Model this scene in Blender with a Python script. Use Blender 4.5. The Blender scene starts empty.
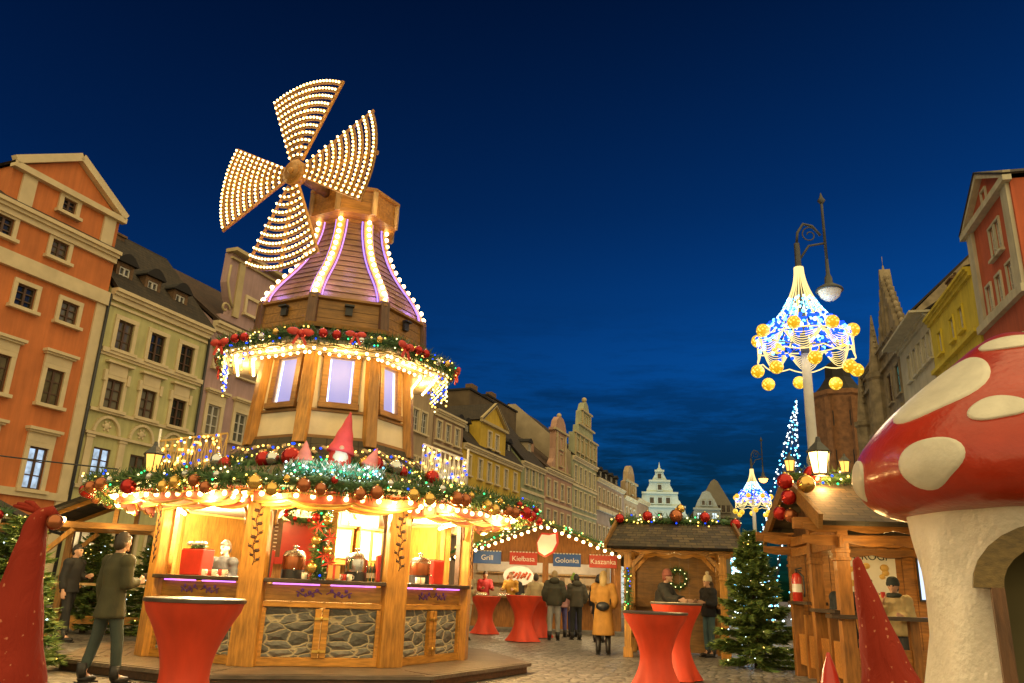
import bpy, bmesh, math, random
from mathutils import Vector, Matrix, Euler
random.seed(7)
PI = math.pi
R = math.radians
S = bpy.context.scene
C = S.collection

# ------------------------------------------------------------------ materials
def newmat(name):
    m = bpy.data.materials.new(name); m.use_nodes = True
    nt = m.node_tree
    return m, nt, nt.nodes['Principled BSDF']

def mat(name, col, rough=0.6, var=0.25, scale=6.0, bump=0.15, metal=0.0, stretch=(1, 1, 1), spec=0.5, coat=0.0, bscale=None, detail=6):
    m, nt, b = newmat(name)
    N, L = nt.nodes, nt.links
    tc = N.new('ShaderNodeTexCoord'); mp = N.new('ShaderNodeMapping')
    mp.inputs['Scale'].default_value = stretch
    L.new(tc.outputs['Object'], mp.inputs[0])
    nz = N.new('ShaderNodeTexNoise'); nz.inputs['Scale'].default_value = scale; nz.inputs['Detail'].default_value = detail
    L.new(mp.outputs[0], nz.inputs[0])
    rp = N.new('ShaderNodeValToRGB')
    rp.color_ramp.elements[0].position = 0.3; rp.color_ramp.elements[1].position = 0.7
    lo = [max(0, c * (1 - var)) for c in col]; hi = [min(1, c * (1 + var)) for c in col]
    rp.color_ramp.elements[0].color = (*lo, 1); rp.color_ramp.elements[1].color = (*hi, 1)
    L.new(nz.outputs[0], rp.inputs[0]); L.new(rp.outputs[0], b.inputs['Base Color'])
    b.inputs['Roughness'].default_value = rough; b.inputs['Metallic'].default_value = metal
    b.inputs['Specular IOR Level'].default_value = spec
    if coat: b.inputs['Coat Weight'].default_value = coat; b.inputs['Coat Roughness'].default_value = 0.08
    if bump:
        bn = N.new('ShaderNodeBump'); bn.inputs['Strength'].default_value = bump; bn.inputs['Distance'].default_value = 0.02
        n2 = N.new('ShaderNodeTexNoise'); n2.inputs['Scale'].default_value = bscale or scale * 4; n2.inputs['Detail'].default_value = 4
        L.new(mp.outputs[0], n2.inputs[0]); L.new(n2.outputs[0], bn.inputs['Height']); L.new(bn.outputs[0], b.inputs['Normal'])
    return m

def wood(name, col, axis=2, rough=0.5, var=0.34, coat=0.0):
    st = [9, 9, 9]; st[axis] = 1.3
    m = mat(name, col, rough, var, 3.0, 0.25, stretch=tuple(st), coat=coat, detail=8)
    nt = m.node_tree; b = nt.nodes['Principled BSDF']; src = b.inputs['Base Color'].links[0].from_socket
    oi = nt.nodes.new('ShaderNodeObjectInfo'); mr = nt.nodes.new('ShaderNodeMapRange'); mr.inputs[3].default_value = .68; mr.inputs[4].default_value = 1.18
    nt.links.new(oi.outputs['Random'], mr.inputs[0])
    tc = nt.nodes.new('ShaderNodeTexCoord'); n2 = nt.nodes.new('ShaderNodeTexNoise'); n2.inputs['Scale'].default_value = 2.3; n2.inputs['Detail'].default_value = 5; nt.links.new(tc.outputs['Object'], n2.inputs[0])
    m2 = nt.nodes.new('ShaderNodeMapRange'); m2.inputs[1].default_value = .3; m2.inputs[2].default_value = .7; m2.inputs[3].default_value = .72; m2.inputs[4].default_value = 1.15; nt.links.new(n2.outputs[0], m2.inputs[0])
    mu_ = nt.nodes.new('ShaderNodeMath'); mu_.operation = 'MULTIPLY'; nt.links.new(mr.outputs[0], mu_.inputs[0]); nt.links.new(m2.outputs[0], mu_.inputs[1])
    vm = nt.nodes.new('ShaderNodeVectorMath'); vm.operation = 'SCALE'; nt.links.new(src, vm.inputs[0]); nt.links.new(mu_.outputs[0], vm.inputs['Scale']); nt.links.new(vm.outputs[0], b.inputs['Base Color'])
    return m

def render(name, col, var=.14):
    """old painted render: broad blotches and rain streaks"""
    m = mat(name, col, .85, var, .8, .12, bscale=40)
    nt = m.node_tree; b = nt.nodes['Principled BSDF']; src = b.inputs['Base Color'].links[0].from_socket
    tc = nt.nodes.new('ShaderNodeTexCoord'); mp = nt.nodes.new('ShaderNodeMapping'); mp.inputs['Scale'].default_value = (3.2, 3.2, .28); nt.links.new(tc.outputs['Object'], mp.inputs[0])
    n2 = nt.nodes.new('ShaderNodeTexNoise'); n2.inputs['Scale'].default_value = 1; n2.inputs['Detail'].default_value = 7; n2.inputs['Roughness'].default_value = .65; nt.links.new(mp.outputs[0], n2.inputs[0])
    m2 = nt.nodes.new('ShaderNodeMapRange'); m2.inputs[1].default_value = .32; m2.inputs[2].default_value = .6; m2.inputs[3].default_value = .82; m2.inputs[4].default_value = 1.06; nt.links.new(n2.outputs[0], m2.inputs[0])
    vm = nt.nodes.new('ShaderNodeVectorMath'); vm.operation = 'SCALE'; nt.links.new(src, vm.inputs[0]); nt.links.new(m2.outputs[0], vm.inputs['Scale']); nt.links.new(vm.outputs[0], b.inputs['Base Color'])
    return m

def emis(name, col, strength, sample=False):
    m = bpy.data.materials.new(name); m.use_nodes = True
    nt = m.node_tree; nt.nodes.clear()
    e = nt.nodes.new('ShaderNodeEmission'); o = nt.nodes.new('ShaderNodeOutputMaterial')
    e.inputs[0].default_value = (*col, 1); e.inputs[1].default_value = strength
    nt.links.new(e.outputs[0], o.inputs[0])
    m.cycles.emission_sampling = 'AUTO' if sample else 'NONE'
    return m

def glassy(name, col, rough=0.08, emit=None, es=0.0):
    m, nt, b = newmat(name)
    N, L = nt.nodes, nt.links
    b.inputs['Base Color'].default_value = (*col, 1); b.inputs['Roughness'].default_value = rough
    b.inputs['Specular IOR Level'].default_value = 0.7
    if emit:
        tc = N.new('ShaderNodeTexCoord'); nz = N.new('ShaderNodeTexNoise'); nz.inputs['Scale'].default_value = 2.2
        nz.inputs['Detail'].default_value = 3
        L.new(tc.outputs['Object'], nz.inputs[0])
        rp = N.new('ShaderNodeValToRGB'); rp.color_ramp.elements[0].position = .35; rp.color_ramp.elements[1].position = .62
        rp.color_ramp.elements[0].color = (*[c * .35 for c in emit], 1); rp.color_ramp.elements[1].color = (*emit, 1)
        L.new(nz.outputs[0], rp.inputs[0]); L.new(rp.outputs[0], b.inputs['Emission Color'])
        b.inputs['Emission Strength'].default_value = es
        m.cycles.emission_sampling = 'NONE'
    return m

def shingle_mat(name, c1, c2, c3, w=0.22, h=0.2, rough=0.75, xy=('X', 'Y')):
    """rows of slates or wooden shingles over the object's own coordinates"""
    m, nt, b = newmat(name)
    N, L = nt.nodes, nt.links
    tc = N.new('ShaderNodeTexCoord')
    br = N.new('ShaderNodeTexBrick'); br.offset = 0.5
    br.inputs['Color1'].default_value = (*c1, 1); br.inputs['Color2'].default_value = (*c2, 1); br.inputs['Mortar'].default_value = (*c3, 1)
    br.inputs['Scale'].default_value = 1; br.inputs['Mortar Size'].default_value = 0.009
    br.inputs['Brick Width'].default_value = w; br.inputs['Row Height'].default_value = h
    br.inputs['Bias'].default_value = 0.0
    sp = N.new('ShaderNodeSeparateXYZ'); cb = N.new('ShaderNodeCombineXYZ')
    L.new(tc.outputs['UV'], sp.inputs[0]); L.new(sp.outputs[0], cb.inputs[0]); L.new(sp.outputs[1], cb.inputs[1])
    L.new(cb.outputs[0], br.inputs[0])
    nz = N.new('ShaderNodeTexNoise'); nz.inputs['Scale'].default_value = 9; L.new(cb.outputs[0], nz.inputs[0])
    mx = N.new('ShaderNodeMix'); mx.data_type = 'RGBA'; mx.blend_type = 'MULTIPLY'; mx.inputs[0].default_value = .7
    rp = N.new('ShaderNodeValToRGB'); rp.color_ramp.elements[0].color = (.35, .35, .35, 1); rp.color_ramp.elements[1].color = (1.4, 1.4, 1.4, 1)
    L.new(nz.outputs[0], rp.inputs[0]); L.new(br.outputs[0], mx.inputs[6]); L.new(rp.outputs[0], mx.inputs[7])
    L.new(mx.outputs[2], b.inputs['Base Color'])
    # saw-tooth height: each row lifts towards its lower edge
    dv = N.new('ShaderNodeMath'); dv.operation = 'DIVIDE'; dv.inputs[1].default_value = h; L.new(sp.outputs[1], dv.inputs[0])
    fr = N.new('ShaderNodeMath'); fr.operation = 'FRACT'; L.new(dv.outputs[0], fr.inputs[0])
    ad = N.new('ShaderNodeMath'); ad.operation = 'SUBTRACT'; L.new(br.outputs[1], ad.inputs[1])
    iv = N.new('ShaderNodeMath'); iv.operation = 'SUBTRACT'; iv.inputs[0].default_value = 1; L.new(fr.outputs[0], iv.inputs[1])
    L.new(iv.outputs[0], ad.inputs[0])
    bn = N.new('ShaderNodeBump'); bn.inputs['Strength'].default_value = .8; bn.inputs['Distance'].default_value = .03
    L.new(ad.outputs[0], bn.inputs['Height']); L.new(bn.outputs[0], b.inputs['Normal'])
    b.inputs['Roughness'].default_value = rough
    return m

def stone_mat(name, stone=(.17, .145, .10), mortar=(.45, .38, .24), sx=3.4, sz=7.2, edge=.02):
    m, nt, b = newmat(name); N, L = nt.nodes, nt.links
    tc = N.new('ShaderNodeTexCoord'); mp = N.new('ShaderNodeMapping'); mp.inputs['Scale'].default_value = (sx, 0.0, sz)
    L.new(tc.outputs['Object'], mp.inputs[0])
    n0 = N.new('ShaderNodeTexNoise'); n0.inputs['Scale'].default_value = 1.6; L.new(mp.outputs[0], n0.inputs[0])
    av = N.new('ShaderNodeMixRGB'); av.blend_type = 'LINEAR_LIGHT'; av.inputs[0].default_value = .16
    L.new(mp.outputs[0], av.inputs[1]); L.new(n0.outputs[1], av.inputs[2])
    v = N.new('ShaderNodeTexVoronoi'); v.feature = 'DISTANCE_TO_EDGE'; v.inputs['Scale'].default_value = 1; v.inputs['Randomness'].default_value = .8
    L.new(av.outputs[0], v.inputs[0])
    v2 = N.new('ShaderNodeTexVoronoi'); v2.inputs['Scale'].default_value = 1; v2.inputs['Randomness'].default_value = .8; L.new(av.outputs[0], v2.inputs[0])
    rp = N.new('ShaderNodeValToRGB'); rp.color_ramp.elements[0].position = edge; rp.color_ramp.elements[1].position = edge + .035
    L.new(v.outputs[0], rp.inputs[0])
    nz = N.new('ShaderNodeTexNoise'); nz.inputs['Scale'].default_value = 14; nz.inputs['Detail'].default_value = 8; L.new(tc.outputs['Object'], nz.inputs[0])
    hs = N.new('ShaderNodeMixRGB'); hs.blend_type = 'OVERLAY'; hs.inputs[0].default_value = .5
    hs.inputs[1].default_value = (*stone, 1); L.new(nz.outputs[0], hs.inputs[2])
    h2 = N.new('ShaderNodeMixRGB'); h2.blend_type = 'SOFT_LIGHT'; h2.inputs[0].default_value = .35
    L.new(hs.outputs[0], h2.inputs[1]); L.new(v2.outputs['Color'], h2.inputs[2])
    bwn = N.new('ShaderNodeRGBToBW'); L.new(h2.outputs[0], bwn.inputs[0])
    tint = N.new('ShaderNodeMixRGB'); tint.blend_type = 'MULTIPLY'; tint.inputs[0].default_value = 1; tint.inputs[2].default_value = (1.02, 1.0, .88, 1)
    L.new(bwn.outputs[0], tint.inputs[1])
    mx = N.new('ShaderNodeMixRGB'); mx.inputs[1].default_value = (*mortar, 1); L.new(rp.outputs[0], mx.inputs[0]); L.new(tint.outputs[0], mx.inputs[2])
    L.new(mx.outputs[0], b.inputs['Base Color'])
    r2 = N.new('ShaderNodeValToRGB'); r2.color_ramp.elements[0].position = .0; r2.color_ramp.elements[1].position = .3
    L.new(v.outputs[0], r2.inputs[0])
    ad = N.new('ShaderNodeMath'); ad.operation = 'MULTIPLY_ADD'; ad.inputs[1].default_value = .25
    L.new(nz.outputs[0], ad.inputs[0]); L.new(r2.outputs[0], ad.inputs[2])
    bn = N.new('ShaderNodeBump'); bn.inputs['Strength'].default_value = .9; bn.inputs['Distance'].default_value = .04
    L.new(ad.outputs[0], bn.inputs['Height']); L.new(bn.outputs[0], b.inputs['Normal'])
    b.inputs['Roughness'].default_value = .72
    return m

def cobble_mat():
    m, nt, b = newmat('granite setts'); N, L = nt.nodes, nt.links
    tc = N.new('ShaderNodeTexCoord'); mp = N.new('ShaderNodeMapping'); mp.inputs['Scale'].default_value = (5.2, 7.0, 1); mp.inputs['Rotation'].default_value = (0, 0, R(12))
    L.new(tc.outputs['Object'], mp.inputs[0])
    v = N.new('ShaderNodeTexVoronoi'); v.voronoi_dimensions = '2D'; v.feature = 'DISTANCE_TO_EDGE'; v.inputs['Scale'].default_value = 1; v.inputs['Randomness'].default_value = .72
    v2 = N.new('ShaderNodeTexVoronoi'); v2.voronoi_dimensions = '2D'; v2.inputs['Scale'].default_value = 1; v2.inputs['Randomness'].default_value = .72
    L.new(mp.outputs[0], v.inputs[0]); L.new(mp.outputs[0], v2.inputs[0])
    rp = N.new('ShaderNodeValToRGB'); rp.color_ramp.elements[0].position = .02; rp.color_ramp.elements[1].position = .11
    L.new(v.outputs[0], rp.inputs[0])
    bw = N.new('ShaderNodeRGBToBW'); L.new(v2.outputs['Color'], bw.inputs[0])
    c = N.new('ShaderNodeValToRGB'); c.color_ramp.elements[0].color = (.13, .115, .10, 1); c.color_ramp.elements[1].color = (.36, .32, .27, 1)
    L.new(bw.outputs[0], c.inputs[0])
    nz = N.new('ShaderNodeTexNoise'); nz.inputs['Scale'].default_value = 30; nz.inputs['Detail'].default_value = 6; L.new(tc.outputs['Object'], nz.inputs[0])
    ov = N.new('ShaderNodeMixRGB'); ov.blend_type = 'OVERLAY'; ov.inputs[0].default_value = .5; L.new(c.outputs[0], ov.inputs[1]); L.new(nz.outputs[0], ov.inputs[2])
    big = N.new('ShaderNodeTexNoise'); big.inputs['Scale'].default_value = .5; big.inputs['Detail'].default_value = 4; L.new(tc.outputs['Object'], big.inputs[0])
    o2 = N.new('ShaderNodeMixRGB'); o2.blend_type = 'OVERLAY'; o2.inputs[0].default_value = .5; L.new(ov.outputs[0], o2.inputs[1]); L.new(big.outputs[0], o2.inputs[2])
    mx = N.new('ShaderNodeMixRGB'); mx.inputs[1].default_value = (.05, .042, .035, 1); L.new(rp.outputs[0], mx.inputs[0]); L.new(o2.outputs[0], mx.inputs[2])
    L.new(mx.outputs[0], b.inputs['Base Color'])
    r2 = N.new('ShaderNodeValToRGB'); r2.color_ramp.elements[1].position = .3; L.new(v.outputs[0], r2.inputs[0])
    ad = N.new('ShaderNodeMath'); ad.operation = 'MULTIPLY_ADD'; ad.inputs[1].default_value = .35; L.new(bw.outputs[0], ad.inputs[0]); L.new(r2.outputs[0], ad.inputs[2])
    bn = N.new('ShaderNodeBump'); bn.inputs['Strength'].default_value = .8; bn.inputs['Distance'].default_value = .03
    L.new(ad.outputs[0], bn.inputs['Height']); L.new(bn.outputs[0], b.inputs['Normal'])
    b.inputs['Roughness'].default_value = .42
    return m

def fabric_dots(name, col, dot, scale=15):
    """red cloth printed with small pale snowflakes"""
    m, nt, b = newmat(name); N, L = nt.nodes, nt.links
    tc = N.new('ShaderNodeTexCoord')
    v = N.new('ShaderNodeTexVoronoi'); v.inputs['Scale'].default_value = scale; v.inputs['Randomness'].default_value = .7; L.new(tc.outputs['Object'], v.inputs[0])
    nz = N.new('ShaderNodeTexNoise'); nz.inputs['Scale'].default_value = 90; L.new(tc.outputs['Object'], nz.inputs[0])
    ad = N.new('ShaderNodeMath'); ad.operation = 'MULTIPLY_ADD'; ad.inputs[1].default_value = .35; L.new(nz.outputs[0], ad.inputs[0]); L.new(v.outputs[0], ad.inputs[2])
    rp = N.new('ShaderNodeValToRGB'); rp.color_ramp.elements[0].position = .27; rp.color_ramp.elements[1].position = .33
    rp.color_ramp.elements[0].color = (*dot, 1); rp.color_ramp.elements[1].color = (*col, 1)
    L.new(ad.outputs[0], rp.inputs[0]); L.new(rp.outputs[0], b.inputs['Base Color'])
    n2 = N.new('ShaderNodeTexNoise'); n2.inputs['Scale'].default_value = 7; n2.inputs['Detail'].default_value = 5; n2.inputs['Distortion'].default_value = 1.2
    mp = N.new('ShaderNodeMapping'); mp.inputs['Scale'].default_value = (1, 1, .35); L.new(tc.outputs['Object'], mp.inputs[0]); L.new(mp.outputs[0], n2.inputs[0])
    bn = N.new('ShaderNodeBump'); bn.inputs['Strength'].default_value = .7; bn.inputs['Distance'].default_value = .05
    L.new(n2.outputs[0], bn.inputs['Height']); L.new(bn.outputs[0], b.inputs['Normal'])
    b.inputs['Roughness'].default_value = .8; b.inputs['Specular IOR Level'].default_value = .25
    return m

M = {}
M['honey'] = wood('honey spruce upright', (.47, .215, .032), 2, coat=.15)
M['honeyx'] = wood('honey spruce board', (.49, .225, .033), 0, coat=.15)
M['honeyd'] = wood('dark stained board', (.25, .12, .025), 0)
M['brown'] = wood('brown stained timber', (.11, .05, .02), 0)
M['brownz'] = wood('brown stained upright', (.13, .06, .025), 2)
M['pale'] = wood('pale sawn timber', (.50, .32, .13), 2)
M['deck'] = wood('weathered deck board', (.19, .14, .10), 0, rough=.45)
M['counter'] = wood('dark counter top', (.07, .045, .03), 0, rough=.3)
M['stone'] = stone_mat('rubble stone')
M['cream'] = mat('cream plaster', (.62, .50, .30), .8, .12, 1.5)
M['creamp'] = mat('pale cream panel', (.66, .56, .38), .75, .12, 3)
M['black'] = mat('black iron', (.02, .02, .022), .45, .3, 8, .1)
M['iron'] = mat('dark grey cast iron', (.045, .047, .045), .45, .3, 8, .15)
M['postgrey'] = mat('grey painted lamp post', (.42, .40, .34), .5, .12, 4, .1)
M['gold'] = mat('gold metal', (.75, .48, .12), .3, .1, 5, 0, metal=1)
M['goldp'] = mat('gold paint', (.65, .40, .10), .4, .15, 6, .05)
M['silver'] = mat('brushed steel', (.6, .6, .58), .25, .1, 5, 0, metal=1)
M['redp'] = mat('red gloss paint', (.50, .035, .02), .3, .15, 5, .05)
M['whitep'] = mat('white gloss paint', (.72, .68, .60), .4, .1, 5, .05)
M['spandex'] = mat('red stretch cover', (.62, .05, .012), .62, .16, 2.2, .55, stretch=(2.6, 2.6, .55), bscale=2.4)
M['tabletop'] = mat('dark table top', (.06, .045, .035), .3, .3, 6, .05)
M['tablelight'] = mat('pale laminate top', (.50, .42, .30), .3, .1, 6, .05)
M['needle'] = mat('fir needles', (.045, .105, .028), .6, .5, 20, 0)
M['needleb'] = mat('bright fir needles', (.09, .17, .04), .6, .4, 20, 0)
M['tree'] = mat('spruce needles', (.16, .22, .045), .6, .5, 20, 0)
M['teal'] = mat('green tinsel', (.02, .30, .20), .4, .5, 20, 0)
M['bark'] = mat('bark', (.09, .055, .03), .9, .4, 10, .6)
M['b_red'] = mat('red bauble', (.42, .02, .015), .16, .1, 3, 0, metal=.55)
M['b_gold'] = mat('gold bauble', (.70, .45, .12), .2, .1, 3, 0, metal=.85)
M['b_copper'] = mat('copper bauble', (.40, .13, .05), .25, .1, 3, 0, metal=.7)
M['b_silver'] = mat('silver bauble', (.60, .62, .60), .15, .1, 3, 0, metal=.9)
M['bow'] = mat('red ribbon', (.60, .05, .03), .5, .2, 8, .1)
M['slate'] = shingle_mat('split shingles', (.035, .027, .015), (.13, .088, .04), (.03, .022, .013), .24, .145)
M['slated'] = shingle_mat('dark roof shingles', (.035, .03, .02), (.07, .055, .03), (.01, .008, .006), .25, .14)
M['roof'] = shingle_mat('brown clay tiles', (.05, .026, .012), (.085, .044, .02), (.02, .012, .007), .28, .32)
M['roofd'] = shingle_mat('dark clay tiles', (.026, .018, .010), (.048, .032, .017), (.010, .007, .005), .28, .32)
M['sash'] = mat('brown window sash', (.085, .042, .018), .5, .2, 6, 0)
M['sashw'] = mat('white window sash', (.55, .52, .45), .5, .1, 6, 0)
M['pane'] = glassy('dark window glass', (.018, .02, .016))
M['paneg'] = glassy('grey window glass', (.09, .09, .075))
M['panelit'] = glassy('lit window glass', (.2, .25, .3), .1, (.45, .62, .85), 1.3)
M['panewarm'] = glassy('warm lit glass', (.3, .2, .1), .1, (1, .75, .35), 1.0)
M['panewhite'] = glassy('bright hall window glass', (.3, .3, .3), .1, (.75, .95, 1), 1.6)
M['paneteal'] = glassy('teal lit glass', (.05, .2, .18), .1, (.12, .5, .42), .35)
M['panelav'] = glassy('frosted window lit from inside', (.10, .11, .30), .65, None)
nt = M['panelav'].node_tree; _b = nt.nodes['Principled BSDF']; _b.inputs['Emission Color'].default_value = (.33, .36, .85, 1); _b.inputs['Emission Strength'].default_value = .72
M['panelav'].cycles.emission_sampling = 'NONE'
WARM = (1.0, .64, .21)
M['bulb'] = emis('warm bulb', (1.0, .66, .26), 14)
M['bulbdim'] = emis('dimmer warm bulb', (1.0, .58, .18), 6)
M['bulbtrail'] = emis('sail trail bulb', (1.0, .66, .26), 9)
M['bulbgold'] = emis('golden fairy light', (1.0, .58, .10), 5)
M['bulbw'] = emis('cool white fairy light', (.75, .95, 1.0), 5)
M['bulbcy'] = emis('ice blue fairy light', (.12, .62, 1.0), 5)
M['bulbbl'] = emis('blue fairy light', (.01, .06, 1.0), 3)
M['bulbgr'] = emis('green fairy light', (.05, 1.0, .25), 3)
M['bulbye'] = emis('pale yellow fairy light', (1.0, .82, .35), 4)
M['led'] = emis('violet light strip', (.75, .22, 1.0), 2.2, True)
M['ledb'] = emis('blue violet rib light', (.40, .22, 1.0), 2.2, True)
M['ledp'] = emis('pink violet rib light', (.80, .35, 1.0), 1.6, True)
M['ledw'] = emis('white window strip', (.75, .78, 1.0), 3.0)
M['lampglow'] = emis('lit street lantern', (1.0, .55, .15), 14)
M['lampor'] = emis('small lit lantern', (1.0, .45, .08), 2.5)
M['globe'] = mat('milk glass globe', (.62, .58, .50), .25, .05, 3, 0)
M['skin'] = mat('skin', (.55, .31, .20), .55, .08, 8, .05)
M['eye'] = mat('dark eyes', (.02, .015, .012), .3, .1, 5, 0)
M['spray'] = mat('dark painted ornament', (.05, .02, .012), .6, .2, 5, 0)
M['violetp'] = mat('violet painted flowers', (.16, .06, .20), .6, .2, 5, 0)

# ------------------------------------------------------------------ mesh builder
class MB:
    def __init__(s): s.v = []; s.f = []; s.m = []; s.uv = []; s.T = Matrix.Identity(4); s.sm = []
    def add(s, vs, fs, mi=0, uvs=None, smooth=False):
        o = len(s.v); T = s.T
        for p in vs: s.v.append(tuple(T @ Vector(p)))
        for i, f in enumerate(fs):
            s.f.append([o + k for k in f]); s.m.append(mi); s.uv.append(uvs[i] if uvs else None); s.sm.append(smooth)
        return s
    def box(s, c, d, mi=0, rz=0, M4=None):
        x, y, z = d[0] / 2, d[1] / 2, d[2] / 2
        vs = [(-x, -y, -z), (x, -y, -z), (x, y, -z), (-x, y, -z), (-x, -y, z), (x, -y, z), (x, y, z), (-x, y, z)]
        T = Matrix.Translation(c) @ Matrix.Rotation(rz, 4, 'Z') if M4 is None else M4
        vs = [T @ Vector(v) for v in vs]
        return s.add(vs, [(3, 2, 1, 0), (4, 5, 6, 7), (0, 1, 5, 4), (1, 2, 6, 5), (2, 3, 7, 6), (3, 0, 4, 7)], mi)
    def bar(s, a, b, w, h=None, mi=0, up=(0, 0, 1)):
        a = Vector(a); b = Vector(b); d = b - a; L = d.length
        if L < 1e-6: return s
        z = d.normalized(); u = Vector(up)
        if abs(z.dot(u)) > .98: u = Vector((1, 0, 0))
        x = u.cross(z).normalized(); y = z.cross(x)
        T = Matrix((x, y, z)).transposed().to_4x4(); T.translation = (a + b) / 2
        return s.box((0, 0, 0), (w, h or w, L), mi, M4=T)
    def tube(s, pts, r, n=8, mi=0, cap=True, smooth=True):
        pts = [Vector(p) for p in pts]; rs = r if isinstance(r, (list, tuple)) else [r] * len(pts)
        vs = []; pu = None
        for i, p in enumerate(pts):
            t = (pts[min(i + 1, len(pts) - 1)] - pts[max(i - 1, 0)])
            t = t.normalized() if t.length > 1e-9 else Vector((0, 0, 1))
            if pu is None:
                u = Vector((0, 0, 1)) if abs(t.z) < .9 else Vector((1, 0, 0))
            else: u = pu
            x = (u - t * u.dot(t))
            if x.length < 1e-6: x = t.orthogonal()
            x.normalize(); pu = x; y = t.cross(x)
            for k in range(n):
                a = 2 * PI * k / n; vs.append(p + (x * math.cos(a) + y * math.sin(a)) * rs[i])
        fs = []
        for i in range(len(pts) - 1):
            for k in range(n): fs.append((i * n + k, i * n + (k + 1) % n, (i + 1) * n + (k + 1) % n, (i + 1) * n + k))
        if cap:
            fs.append(tuple(range(n - 1, -1, -1))); fs.append(tuple(range((len(pts) - 1) * n, len(pts) * n)))
        return s.add(vs, fs, mi, smooth=smooth)
    def loft(s, rings, mi=0, closed=True, cap=(False, False), smooth=False, uvw=None):
        n = len(rings[0]); vs = [p for r in rings for p in r]; fs = []; uvs = [] if uvw else None
        for i in range(len(rings) - 1):
            for k in range(n if closed else n - 1):
                k2 = (k + 1) % n
                fs.append((i * n + k, i * n + k2, (i + 1) * n + k2, (i + 1) * n + k))
                if uvw:
                    A, B, D, E = (Vector(vs[q]) for q in fs[-1])
                    w0 = (B - A).length; w1 = (D - E).length; hh = ((D + E) / 2 - (A + B) / 2).length; off = uvw * i
                    uvs.append([(-w0 / 2, off), (w0 / 2, off), (w1 / 2, off + hh), (-w1 / 2, off + hh)])
        s.add(vs, fs, mi, uvs, smooth)
        if cap[0]: s.add(rings[0], [tuple(range(n - 1, -1, -1))], mi)
        if cap[1]: s.add(rings[-1], [tuple(range(n))], mi)
        return s
    def lathe(s, prof, n=24, c=(0, 0, 0), mi=0, smooth=True, cap=(True, True)):
        return s.loft([[(c[0] + r * math.cos(2 * PI * k / n), c[1] + r * math.sin(2 * PI * k / n), c[2] + z) for k in range(n)] for r, z in prof], mi, cap=cap, smooth=smooth)
    def prism(s, poly, y0, y1, mi=0):
        """poly in x,z extruded along y"""
        n = len(poly)
        vs = [(x, y0, z) for x, z in poly] + [(x, y1, z) for x, z in poly]
        fs = [tuple(range(n)), tuple(range(2 * n - 1, n - 1, -1))] + [((k + 1) % n, k, n + k, n + (k + 1) % n) for k in range(n)]
        return s.add(vs, fs, mi)
    def quad(s, a, b, c, d, mi=0, uv=None):
        if uv is None:
            A, B, D, E = map(Vector, (a, b, c, d)); uv = [(0, 0), ((B - A).length, 0), ((B - A).length, (D - B).length), (0, (E - A).length)]
        return s.add([a, b, c, d], [(0, 1, 2, 3)], mi, [uv])
    def slab(s, a, b, c, d, t, mi=0):
        """roof slab: quad a,b (eave) c,d (ridge) with thickness t below"""
        n = (Vector(b) - Vector(a)).cross(Vector(d) - Vector(a)).normalized() * t
        lo = [Vector(p) - n for p in (a, b, c, d)]
        s.quad(a, b, c, d, mi)
        s.add([*map(Vector, (a, b, c, d)), *lo], [(7, 6, 5, 4), (1, 0, 4, 5), (2, 1, 5, 6), (3, 2, 6, 7), (0, 3, 7, 4)], mi)
        return s
    def ball(s, c, r, mi=0, nu=12, nv=8, sc=(1, 1, 1)):
        pr = [(math.sin(PI * i / nv) * r, -math.cos(PI * i / nv) * r) for i in range(nv + 1)]
        pr[0] = (r * .02, pr[0][1]); pr[-1] = (r * .02, pr[-1][1])
        rings = [[(c[0] + q * math.cos(2 * PI * k / nu) * sc[0], c[1] + q * math.sin(2 * PI * k / nu) * sc[1], c[2] + z * sc[2]) for k in range(nu)] for q, z in pr]
        return s.loft(rings, mi, smooth=True)
    def mesh(s, name, mats):
        me = bpy.data.meshes.new(name); me.from_pydata(s.v, [], s.f)
        for m in mats: me.materials.append(m)
        me.polygons.foreach_set('material_index', s.m)
        me.polygons.foreach_set('use_smooth', s.sm)
        if any(u is not None for u in s.uv):
            ul = me.uv_layers.new(name='UVMap')
            for p, u in zip(me.polygons, s.uv):
                if u:
                    for li, q in zip(p.loop_indices, u): ul.data[li].uv = q
        me.update()
        return me
    def build(s, name, mats, parent=None, loc=None, bevel=0):
        if not isinstance(mats, (list, tuple)): mats = [mats]
        mats = [M[m] if isinstance(m, str) else m for m in mats]
        o = bpy.data.objects.new(name, s.mesh(name, mats)); C.objects.link(o)
        if parent: o.parent = parent
        if loc: o.location = loc
        if bevel:
            b = o.modifiers.new('bevel', 'BEVEL'); b.width = bevel; b.segments = 2; b.limit_method = 'ANGLE'
        return o

def thing(name, label, cat, loc=(0, 0, 0), rz=0, group=None):
    o = bpy.data.objects.new(name, None); C.objects.link(o)
    o.location = loc; o.rotation_euler = (0, 0, rz); o.empty_display_size = .2
    o['label'] = label; o['category'] = cat
    if group: o['group'] = group
    return o
def tag(o, label, cat, group=None, kind=None):
    o['label'] = label; o['category'] = cat
    if group: o['group'] = group
    if kind: o['kind'] = kind
    return o
def copy_tree(o, parent=None):
    c = o.copy(); C.objects.link(c); c.parent = parent
    for ch in list(o.children): copy_tree(ch, c)
    return c

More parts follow.
